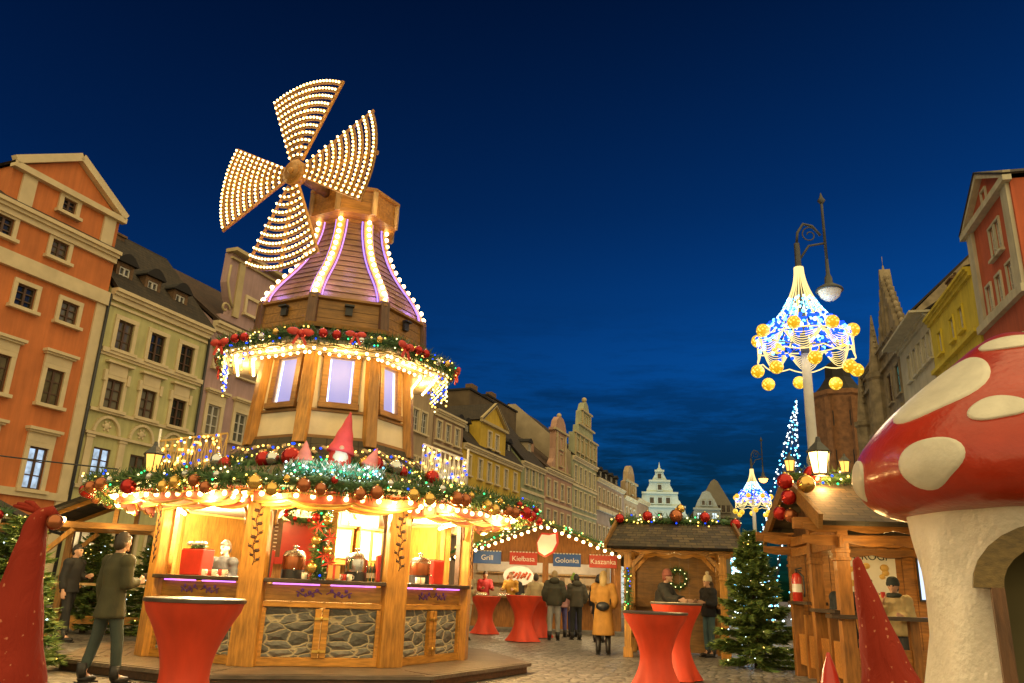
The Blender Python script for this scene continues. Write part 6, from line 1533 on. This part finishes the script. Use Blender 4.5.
# ------------------------------------------------------------------ timber shelters on the left
def shelter(label, loc, rz, w_=2.6, dpt=1.8, gar=True):
    T = Matrix.Translation(loc) @ Matrix.Rotation(rz, 4, 'Z'); t = thing('timber_shelter', label, 'shelter', loc, rz, 'timber shelters on the left')
    for sx in (-1, 1):
        for y in (0, dpt):
            b = MB(); b.box((sx * w_ / 2, y, 1.1), (.14, .14, 2.2)); b.build('post', 'honey', t, bevel=.01)
            b = MB(); b.bar((sx * w_ / 2, y, 1.55), (sx * (w_ / 2 - .55), y, 2.12), .09, .09, up=(0, 1, 0)); b.build('brace', 'honey', t)
            b = MB(); b.bar((sx * w_ / 2, y, .45), (sx * (w_ / 2 - .45), y, .10), .08, .08, up=(0, 1, 0)); b.bar((sx * w_ / 2, y, .65), (sx * (w_ / 2 - .40), y, 1.0), .07, .07, up=(0, 1, 0)); b.build('foot_brace', 'honey', t)
    for y in (0, dpt):
        b = MB(); b.box((0, y, 2.2), (w_ + .5, .12, .12)); b.bar((-w_ / 2 - .3, y - .02, 2.2), (0, y - .02, 2.95), .12, .09, up=(0, 1, 0)); b.bar((w_ / 2 + .3, y - .02, 2.2), (0, y - .02, 2.95), .12, .09, up=(0, 1, 0)); b.bar((0, y, 2.25), (0, y, 2.85), .09, .09, up=(0, 1, 0)); b.build('truss', 'honeyx', t)
    rf = MB(); rf.slab((-w_ / 2 - .45, dpt + .4, 2.2), (-w_ / 2 - .45, -.4, 2.2), (0, -.4, 3.04), (0, dpt + .4, 3.04), .06); rf.slab((w_ / 2 + .45, -.4, 2.2), (w_ / 2 + .45, dpt + .4, 2.2), (0, dpt + .4, 3.04), (0, -.4, 3.04), .06); rf.build('roof', 'slated', t)
    b = MB(); b.box((0, -.1, 1.06), (w_ - .1, .36, .045)); b.build('shelf', 'pale', t)
    b = MB(); b.box((0, dpt, .30), (w_ - .14, .05, .16)); b.build('low_rail', 'honeyx', t)
    bulb(t, (-w_ / 2 + .35, -.12, 2.28), .06, 'bulb'); lamp((0, -.5, 2.05), 22, WARM, .1, t)
    return T
T = shelter('timber shelter with a black shingle roof behind the walking person in black', (-8.0, 16.6, 0), R(12))
garland('short fir garland with red baubles on the left shelter ridge', [(0, -.35 + .3 * i, 3.08) for i in range(7)], T, .12, 300, [(.1, (-.1, -.08, 0), .11, 'b_red'), (.4, (-.1, -.1, 0), .11, 'b_copper'), (.02, (.05, -.15, -.1), .12, 'b_red'), (.6, (-.1, 0, 0), .09, 'b_silver')], 18, lmats=('bulbgr', 'bulbye', 'bulbbl', 'bulbgr'), lr=.018)
T = shelter('timber shelter at the left edge, half hidden by the gnome hat', (-12.0, 17.6, 0), R(18))
garland('fir garland with baubles on the shelter at the left edge', [(-1.2 + .4 * i, -.42, 2.45 + .08 * (i % 2)) for i in range(7)], T, .15, 300, [(.3, (0, -.1, 0), .11, 'b_red'), (.8, (0, -.1, 0), .10, 'b_gold'), (.9, (0, -.1, -.1), .11, 'b_red')], 18, lr=.018)
# cable across the left facades
cb = MB(); A, B = Vector((-14, 14.5, 3.9)), Vector((-5.9, 12.0, 2.78)); cb.tube([A.lerp(B, i / 16) - Vector((0, 0, .35 * math.sin(PI * i / 16) * .3)) for i in range(17)], .012, 5); tag(cb.build('overhead_cable', 'black'), 'thin black cable strung from the left to the windmill stall eave', 'cable')

# ------------------------------------------------------------------ gnome hats in the foreground
def big_gnome(label, x, y, hh, rb, curl, tiltx, rz=0, s=1):
    t = thing('giant_gnome', label, 'gnome figure', (x, y, 0), rz, 'giant gnomes with snowflake hats')
    b = MB(); b.lathe([(rb * .9, 0), (rb * 1.0, .1 * hh), (rb * .95, .28 * hh), (rb * .6, .36 * hh)], 24); b.build('body', 'redp', t)
    bd = MB(); bd.ball((0, -rb * .6, .22 * hh), rb * .6, 0, 14, 8, (1, .6, 1.3)); bd.build('beard', 'whitep', t)
    ns = MB(); ns.ball((0, -rb * 1.0, .33 * hh), rb * .2, 0, 10, 6); ns.build('nose', 'skin', t)
    ht = MB(); pts = []; rs = []; n_ = 26; z0 = .24 * hh; zt = hh - z0
    for i in range(n_ + 1):
        f = i / n_; g_ = max(0, (f - .86) / .14)
        zz = z0 + zt * min(f, .97) - curl * .05 * g_ ** 2 * 2.2
        xx = tiltx * f + curl * .13 * (g_ ** 1.3)
        r = rb * (1.12 * (1 - f * .93) ** 1.12) * (1 + .035 * math.sin(f * 23 + x)) * (1 + .05 * math.sin(f * 9)) + .012
        if curl and f > .84: r = max(r, .055 * (1.25 - g_ * .8))
        pts.append((xx, 0, zz)); rs.append(r)
    ht.tube(pts, rs, 28); h_ = ht.build('hat', 'fabric', t)
    if curl:
        k_ = MB(); p = Vector(pts[-1]); 
        for a in (2.6, 2.9, 2.2): k_.tube([p + Vector((-.11, 0, .03)), p + Vector((-.11 + .10 * math.cos(a), 0, .04 + .10 * math.sin(a) * .5)), p + Vector((-.11 + .17 * math.cos(a), 0, .05 + .12 * math.sin(a) * .4))], [.02, .018, .01], 6)
        k_.ball(p + Vector((.01, -.02, -.03)), .05, 1, 12, 8); k_.build('tassel', ['fabric', 'b_copper'], h_)
    return t
big_gnome('giant gnome with a tall red snowflake hat whose tip curls over', -2.92, 5.0, 1.71, .24, .85, .03)
big_gnome('giant gnome with a pointed red snowflake hat in front of the mushroom', 2.83, 6.0, 1.60, .225, 0, -.23)
t = gnome('small gnome with a bright red pointed hat by the hut rail', (2.42, 6.2, 0), .92, 'redp', wide=.16)

# ------------------------------------------------------------------ giant mushroom
mu = thing('giant_mushroom', 'giant red mushroom house with white spots and an arched doorway', 'mushroom house', (5.36, 8.0, 0), 0)
def stem_r(z): return 1.12 + .15 * max(0, 1 - z / 1.1) ** 1.6 + .10 * max(0, (z - 1.6)) 
b = MB(); n = 240; rings = []; DA = R(-118); DW = .52
zs = [0, .1, .25, .45, .7, 1.0, 1.2] + [1.42 + .02 * i for i in range(22)] + [1.95, 2.1, 2.3]
def door_half(z): return DW * 1.0 if z < 1.42 else (DW * math.sqrt(max(0, 1 - ((z - 1.42) / .40) ** 2)) if z < 1.82 else -1)
vs = []; fs = []
for z in zs:
    for k in range(n):
        a = 2 * PI * k / n; r = stem_r(z) * (1 + .018 * math.sin(a * 5 + z * 3) + .012 * math.sin(a * 11 - z * 5)); vs.append((r * math.cos(a), r * math.sin(a), z))
for i in range(len(zs) - 1):
    for k in range(n):
        am = 2 * PI * (k + .5) / n; zm = (zs[i] + zs[i + 1]) / 2; da = (am - DA + PI) % (2 * PI) - PI
        if abs(da) * stem_r(zm) < door_half(zm): continue
        fs.append((i * n + k, i * n + (k + 1) % n, (i + 1) * n + (k + 1) % n, (i + 1) * n + k))
b.add(vs, fs, 0, smooth=True)
b.build('stem', mat('rough white plaster', (.72, .67, .56), .42, .10, 2.5, .9, bscale=13), mu)
b = MB(); e = Vector((math.cos(DA), math.sin(DA), 0)); tg = Vector((-e.y, e.x, 0))
# doorway recess and arch
pts = [(-DW - .02, 0), (-DW - .02, 1.42)] + [((-DW - .02) * math.cos(a * PI / 12), 1.42 + .42 * math.sin(a * PI / 12)) for a in range(1, 12)] + [(DW + .02, 1.42), (DW + .02, 0)]
outer = [e * 1.22 + tg * x + Vector((0, 0, z)) for x, z in pts]; inner = [e * .45 + tg * x * .95 + Vector((0, 0, z)) for x, z in pts]
m_ = len(pts); b.add(outer + inner, [(k, k + 1, m_ + k + 1, m_ + k) for k in range(m_ - 1)] + [tuple(range(m_, 2 * m_))]); b.build('doorway', mat('olive interior paint', (.20, .17, .08), .8, .15, 2), mu)
b = MB(); n_ = 14
for j in range(n_):
    a0, a1 = PI * j / n_, PI * (j + 1) / n_
    P = lambda a, r_: e * 1.30 + tg * (-r_ * math.cos(a)) + Vector((0, 0, 1.42 + (r_ * .78 + .02) * math.sin(a)))
    q = lambda v: v - e * .34
    A_, B_, C_, D_ = P(a0, DW - .05), P(a1, DW - .05), P(a1, DW + .18), P(a0, DW + .18)
    b.add([A_, B_, C_, D_, q(A_), q(B_), q(C_), q(D_)], [(0, 3, 2, 1), (4, 5, 6, 7), (0, 1, 5, 4), (2, 3, 7, 6), (1, 2, 6, 5), (3, 0, 4, 7)])
b.build('door_arch', wood('olive brown arch', (.24, .16, .05), 0), mu)
for sx in (-1, 1):
    jb = MB(); jb.box((0, 0, 0), (.10, .30, 1.42), M4=Matrix.Translation(e * 1.22 + tg * sx * (DW - .0) + Vector((0, 0, .71))) @ Matrix.Rotation(DA + PI / 2, 4, 'Z')); jb.build('door_jamb', 'brownz', mu)
cp = [(.9, 2.14), (1.25, 2.13), (1.48, 2.20), (1.62, 2.33), (1.68, 2.50), (1.63, 2.74), (1.48, 2.96), (1.28, 3.18), (1.05, 3.38), (.82, 3.57), (.60, 3.74), (.38, 3.92), (.18, 4.04), (.02, 4.08)]
# smooth profile
def cr(pts, m=4):
    out = []
    for i in range(len(pts) - 1):
        p0, p1, p2, p3 = pts[max(i - 1, 0)], pts[i], pts[i + 1], pts[min(i + 2, len(pts) - 1)]
        for j in range(m):
            t_ = j / m; out.append(tuple(.5 * ((2 * p1[k]) + (-p0[k] + p2[k]) * t_ + (2 * p0[k] - 5 * p1[k] + 4 * p2[k] - p3[k]) * t_ ** 2 + (-p0[k] + 3 * p1[k] - 3 * p2[k] + p3[k]) * t_ ** 3) for k in (0, 1)))
    return out + [pts[-1]]
cps = cr(cp); b = MB(); b.lathe(cps, 96); cap_o = b.build('cap', mat('glossy red mushroom paint', (.42, .032, .010), .28, .12, 2.2, .6, coat=.22, spec=.4, bscale=9), mu)
def cap_pt(a, s_):
    i = min(int(s_), len(cps) - 2); f = s_ - i; r = cps[i][0] + (cps[i + 1][0] - cps[i][0]) * f; z = cps[i][1] + (cps[i + 1][1] - cps[i][1]) * f; return Vector((r * math.cos(a), r * math.sin(a), z))
M['spot'] = mat('cream white spot paint', (.68, .64, .52), .4, .10, 4, .35, bscale=16)
def cap_z(z):
    for i in range(8, len(cps) - 1):
        if cps[i][1] <= z <= cps[i + 1][1]: return i + (z - cps[i][1]) / (cps[i + 1][1] - cps[i][1])
    return len(cps) - 2
def spot(ca, zc, da, dz, ph=0):
    m = MB(); rings = []
    for rr_ in (0.0, .3, .6, .85, .96, 1.0):
        ring = []
        for k in range(36):
            q = 2 * PI * k / 36; w_ = 1 + .10 * math.sin(2 * q + ph) + .06 * math.sin(3 * q + ph * 2)
            aa = R(ca) + R(da) * rr_ * w_ * math.cos(q); p = cap_pt(aa, cap_z(min(4.05, max(2.24, zc + dz * rr_ * w_ * math.sin(q)))))
            nr = Vector((math.cos(aa), math.sin(aa), .35)).normalized(); ring.append(tuple(p + nr * (.024 if rr_ < .9 else (.018 if rr_ < .98 else -.012))))
        rings.append(ring)
    m.loft(rings, smooth=True); m.build('spot', 'spot', cap_o)
for a_ in SPOTS: spot(*a_)

# ------------------------------------------------------------------ wooden hut on the right
HZ = Matrix.Translation((4.95, 11.9, 0)) @ Matrix.Rotation(R(-7), 4, 'Z')
hu = thing('wooden_hut', 'open wooden hut with a shingle roof and rails behind the mushroom', 'hut', (4.95, 11.9, 0), R(-7))
W2, D2 = 3.0, 3.2
for x, y in ((0, 0), (0, 1.5), (0, 3.0), (1.15, 0.02), (2.8, 0), (2.8, 3.0)):
    if (x, y) == (1.15, .02): continue
    b = MB(); b.box((x, y, 1.2), (.19, .19, 2.4)); b.box((x, y, 1.86), (.225, .225, .05)); b.box((x, y, 1.97), (.215, .215, .05)); b.box((x, y - .1, 2.15), (.05, .012, .26)); b.build('post', 'hutz', hu, bevel=.012)
for y in (0, 3.0):
    for dz, dy in ((2.30, -.12), (2.12, -.10)):
        n_ = 60; pts = [(-.55 + 3.8 * i / n_, dz - .035 - .045 * abs(math.sin(i * PI / 10))) for i in range(n_ + 1)]
        b = MB(); b.prism(pts + [(3.25, dz + .07), (-.55, dz + .07)], y + dy - (.06 if dz > 2.2 else 0), y + dy + .03 - (.06 if dz > 2.2 else 0)); b.build('scalloped_valance', 'hutx', hu)
    b = MB(); b.box((1.35, y, 2.36), (4.0, .16, .16)); b.build('beam', 'hutx', hu)
for x in (0, 2.8):
    b = MB(); b.box((x, 1.5, 2.26), (.14, 3.3, .14)); b.build('beam', 'hutx', hu)
    b = MB(); b.box((x - .04, 1.5, 2.08), (.04, 3.4, .14)); b.build('side_valance', 'hutx', hu)
ri = 3.16
rf = MB(); rf.slab((-.36, -.55, 2.36), (3.4, -.55, 2.36), (3.4, 1.5, ri), (-.36, 1.5, ri), .07); rf.slab((3.4, 3.55, 2.36), (-.36, 3.55, 2.36), (-.36, 1.5, ri), (3.4, 1.5, ri), .07); rf.build('roof', 'slate', hu)
b = MB(); b.bar((-.40, -.58, 2.34), (-.40, 1.5, ri + .03), .06, .22); b.bar((-.40, 3.58, 2.34), (-.40, 1.5, ri + .03), .06, .22); b.build('barge_board', 'honeyd', hu)
b = MB()
for q in range(14):
    y = .1 + q * .21; zt = 2.36 + (ri - 2.36) * (1 - abs(y - 1.5) / 1.5) - .05
    b.box((-.02, y, (2.36 + zt) / 2), (.03, .2, max(.02, zt - 2.36)))
b.build('gable_boards', 'brownz', hu)
for y0, y1, z in ((-.05, 1.4, 1.12), (1.55, 2.95, 1.22)):
    b = MB(); b.box((-.0, (y0 + y1) / 2, z), (.34, y1 - y0, .05)); b.build('rail_shelf', 'counter', hu)
for x0, x1, z in ((-.25, 2.7, 1.06),):
    b = MB(); b.box(((x0 + x1) / 2, -.02, z), (x1 - x0, .36, .055)); b.build('rail_shelf', 'counter', hu)
for x, y in ((0, .75), (0, 2.25), (.9, 0), (1.8, 0)):
    b = MB(); b.box((x, y, .53), (.12, .12, 1.0)); b.build('rail_leg', 'hutz', hu)
b = MB(); b.box((.0, 1.5, .45), (.05, 2.8, .5)); b.build('low_boards', 'hutx', hu)
b = MB(); b.box((1.4, .0, .42), (2.6, .05, .45)); b.build('low_boards', 'hutx', hu)
b = MB()
for q in range(14): b.box((.1 + q * .21, 3.05, 1.2), (.2, .05, 2.4))
b.build('back_wall', 'hutx', hu)
lamp(HZ @ Vector((1.2, 1.2, 2.25)), 60); lamp(HZ @ Vector((.2, -.5, 2.0)), 12)
t = thing('food_poster', 'menu poster headed PIEROGI on the back wall of the hut', 'poster', HZ @ Vector((1.28, 2.98, 1.62)), R(-7))
b = MB(); b.box((0, 0, 0), (.95, .03, 1.15)); b.build('panel', 'whitesign', t); text_mesh('lettering', 'PIEROGI', .19, 'black', t, (0, -.02, .44))
b = MB(); random.seed(4)
for i in range(16): b.ball((random.uniform(-.38, .38), -.012, random.uniform(-.5, .28)), random.uniform(.05, .09), random.choice((0, 1, 1)), 10, 6, (1, .25, .8))
b.build('picture', ['redr', 'goldp'], t)
t = thing('lit_panel', 'cold white lit panel at the right end of the hut', 'light panel', HZ @ Vector((2.35, 2.96, 1.75)), R(-7))
b = MB(); b.box((0, 0, 0), (.42, .03, .80)); b.build('panel', 'panelscreen', t); b = MB(); b.box((0, .005, 0), (.48, .03, .86)); b.build('frame', 'black', t)
t = thing('fire_extinguisher', 'red fire extinguisher hanging on the hut corner post', 'fire extinguisher', HZ @ Vector((-.02, 2.82, 1.22)))
b = MB(); b.lathe([(.06, 0), (.085, .02), (.085, .42), (.07, .48), (.03, .51)], 18); b.build('cylinder', 'redp', t)
b = MB(); b.tube([(0, 0, .5), (0, 0, .57)], .02, 8); b.bar((-.02, 0, .57), (.10, -.02, .60), .025); b.bar((-.02, 0, .555), (.09, -.02, .55), .02); b.build('valve', 'black', t)
b = MB(); b.tube([(.02, -.03, .54), (.10, -.07, .45), (.10, -.08, .2), (.09, -.09, .1)], .014, 6); b.build('hose', 'black', t)
b = MB(); b.lathe([(.0855, .18), (.0855, .32)], 18, cap=(False, False)); b.build('paper_label', 'whitep', t)
garland('fir garland with golden lights along the hut ridge', [(-.42 + .46 * i, 1.48, ri + .10) for i in range(9)], HZ, .17, 420, [(.12, (0, -.15, .02), .15, 'b_red'), (.36, (0, -.16, .03), .12, 'b_copper'), (.55, (0, -.16, .05), .12, 'b_red'), (.75, (0, -.16, 0), .14, 'b_gold')], 46, lr=.02)
t = thing('bauble_cluster', 'bunch of huge red and gold baubles on the hut gable tip', 'baubles', HZ @ Vector((-.56, .75, 2.90)))
for p, r, m in (((0, 0, .18), .13, 'b_red'), ((.02, -.05, -.08), .12, 'b_red'), ((.26, -.2, .12), .14, 'b_gold'), ((-.08, .1, -.32), .11, 'b_red'), ((.05, .0, -.36), .11, 'b_copper')):
    b = MB(); b.ball((0, 0, 0), r, 0, 20, 14); b.lathe([(r * .18, r * .95), (r * .18, r * 1.15), (.004, r * 1.18)], 8, mi=1); b.build('bauble', [m, 'gold'], t, p)
lantern('bright orange street lantern on the hut ridge', HZ @ Vector((.12, 1.2, ri + .08)), 1.1, 'lampglow', energy=60)
lantern('small orange lantern left of the bright lantern on the hut ridge', HZ @ Vector((-.34, 1.3, ri + .15)), .55, 'lampor', group=None)
lantern('small orange lantern right of the bright lantern on the hut ridge', HZ @ Vector((.55, 1.3, ri + .15)), .55, 'lampor', group=None)

# ------------------------------------------------------------------ street lamps dressed as light umbrellas
LP_ = (7.05, 18.0, 0)
lp = thing('street_lamp', 'tall cast iron street lamp with scrolled arm and milk glass globe', 'street lamp', LP_, 0, 'street lamps with light umbrellas')
b = MB(); b.lathe([(.26, 0), (.26, .5), (.18, .6), (.16, 1.2), (.13, 1.3), (.12, 4.2), (.16, 4.3), (.16, 4.4), (.115, 4.5), (.105, 6.9)], 16); b.build('post', 'postgrey', lp)
b = MB(); b.lathe([(.105, 6.9), (.08, 9.0), (.07, 9.8)], 12); b.tube([(0, 0, 9.8), (.04, 0, 10.1), (.2, 0, 10.35), (.42, 0, 10.30), (.62, 0, 10.05)], .035, 8)
b.tube([(.0, 0, 9.3), (.3, 0, 9.75), (.75, 0, 9.85)], .03, 8); b.tube([(.72, 0, 9.4), (.72, 0, 10.95), (.72, 0, 11.05)], [.04, .035, .02], 8); b.lathe([(.05, 0), (.10, .08), (.05, .16), (.01, .3)], 10, (.72, 0, 10.95))
b.tube([(.34 + .24 * math.cos(a * .4) * (1 - a / 30), 0, 10.05 + .24 * math.sin(a * .4) * (1 - a / 30)) for a in range(24)], .018, 6); b.build('arm', 'iron', lp)
b = MB(); b.lathe([(.04, 9.4), (.05, 9.0), (.09, 8.9), (.10, 8.75), (.30, 8.62), (.33, 8.56), (.30, 8.55)], 18, (.72, 0, 0)); b.build('shade', 'iron', lp)
b = MB(); b.lathe([(.01, 8.30), (.12, 8.32), (.22, 8.40), (.28, 8.55)], 18, (.72, 0, 0)); b.build('globe', 'globe', lp)
def umbrella(label, loc):
    t = thing('light_umbrella', label, 'light decoration', loc, 0, 'light umbrellas on the street lamps')
    ctr = Vector((0, 0, 0)); R1 = 1.10; ZT, ZR, ZB = 9.15, 7.25, 6.75
    def rad(f): return .10 + (R1 - .10) * (f ** 1.75)
    for k in range(24):
        a = 2 * PI * k / 24; m = MB(); pts = []
        for i in range(15): f = i / 14; pts.append((rad(f) * math.cos(a), rad(f) * math.sin(a), ZT - (ZT - ZR) * (f ** .9)))
        m.tube(pts, .010 if k % 2 else .018, 5); m.build('lit_rib', 'ropeglow', t)
    for zz in (ZR, ZR - .42):
        m = MB(); m.tube([(R1 * math.cos(i * PI / 24), R1 * math.sin(i * PI / 24), zz - (.10 * abs(math.sin(i * PI / 6)) if zz < ZR else 0)) for i in range(49)], .016, 5); m.build('lit_ring', 'ropeglow', t)
    for k in range(8):
        a0 = 2 * PI * k / 8; m = MB()
        for d_ in (.10, .16, .22, .28, .34, .40, .46):
            m.tube([(R1 * .99 * math.cos(a0 + PI / 4 * i / 10), R1 * .99 * math.sin(a0 + PI / 4 * i / 10), ZR - .02 - d_ * math.sin(PI * i / 10)) for i in range(11)], .009, 4)
        m.build('swag', 'ropeglow', t)
    for k in range(16):
        a = 2 * PI * (k + .5) / 16; m = MB(); m.tube([((rad(f) - .04) * math.cos(a), (rad(f) - .04) * math.sin(a), ZT - (ZT - ZR) * (f ** .9)) for f in (.2, .4, .6, .8, 1)], .005, 4); st_ = m.build('light_strand', 'black', t)
        for i in range(44):
            f = random.uniform(.22, 1.0) ** .6; a_ = a + random.uniform(-.19, .19); z_ = ZT - (ZT - ZR) * (f ** .9); deep = f > .70
            bulb(st_, ((rad(f) + .0) * math.cos(a_), (rad(f) + .0) * math.sin(a_), z_ + random.uniform(-.22, .12) * deep), .046 if deep else .026, 'bulbbl' if deep and random.random() < .8 else random.choice(['bulbcy', 'bulbcy', 'bulbw']))
    for k in range(8):
        a = 2 * PI * (k + .3) / 8
        for (rr_, zz, q) in ((R1 * 1.0, ZR + .12, 0), (R1 * 1.02, ZB - .28 + .12 * (k % 2), 1)):
            m = MB(); m.ball((0, 0, 0), .16, 0, 14, 10); o = m.build('light_ball', 'goldball', t, (rr_ * math.cos(a + q * .35), rr_ * math.sin(a + q * .35), zz - .10 * q))
    for i in range(4):
        a = i * PI / 2; m = MB(); m.tube([(0, 0, ZR - .1), (R1 * math.cos(a), R1 * math.sin(a), ZR)], .02, 5); m.build('strut', 'iron', t)
    lamp((0, 0, 6.9), 150, (1, .80, .42), .6, t); lamp((0, 0, 8.2), 30, (.5, .75, 1.0), .3, t)
    return t
umbrella('umbrella of white strings and blue lights with golden balls on the near lamp', LP_)
umbrella('smaller looking light umbrella with golden balls on the distant lamp', (15.55, 50, 0))
lp2 = copy_tree(lp); lp2.location = (15.55, 50, 0); lp2['label'] = 'distant street lamp with a lit orange globe behind the hut'
for c in lp2.children:
    if c.name.startswith('globe'):
        c.data = c.data.copy(); c.data.materials.clear(); c.data.materials.append(M['lampfar'])
lamp((16.3, 49.9, 8.1), 250, (1, .55, .18), .3)
# leaning curtain-cone of ice-blue lights
def light_cone(label, apex, base, r, seed, n=99):
    random.seed(seed); t = thing('light_tree', label, 'light decoration', base, 0); A = Vector(apex) - Vector(base); ax = A.normalized(); u = ax.orthogonal().normalized(); v = ax.cross(u)
    m = MB(); m.tube([(0, 0, 0), A], [.08, .03], 8); m.build('mast', 'iron', t)
    for k in range(12):
        a = 2 * PI * k / 12; s_ = MB(); P0 = (u * math.cos(a) + v * math.sin(a)) * r; s_.tube([P0, A * .99], .012, 4); st_ = s_.build('light_strand', 'black', t)
        for i in range(26):
            f = (i + random.random()) / 26; bulb(st_, P0.lerp(A * .99, f) + Vector((random.uniform(-.05, .05), random.uniform(-.05, .05), 0)), .06, random.choice(['bulbw', 'bulbcy', 'bulbw', 'bulbcy', 'bulbw']))
    return t
light_cone('tall leaning cone of ice blue and white lights behind the hut', CONE_A, CONE_B, 2.4, 21)
light_cone('low cone of white and blue lights below the distant light umbrella', (13.6, 44, 4.6), (14.0, 44, .0), .9, 22)
light_cone('small curved tree of pale lights left of the distant lamp', (11.2, 40, 3.6), (12.0, 40, .0), .7, 23)
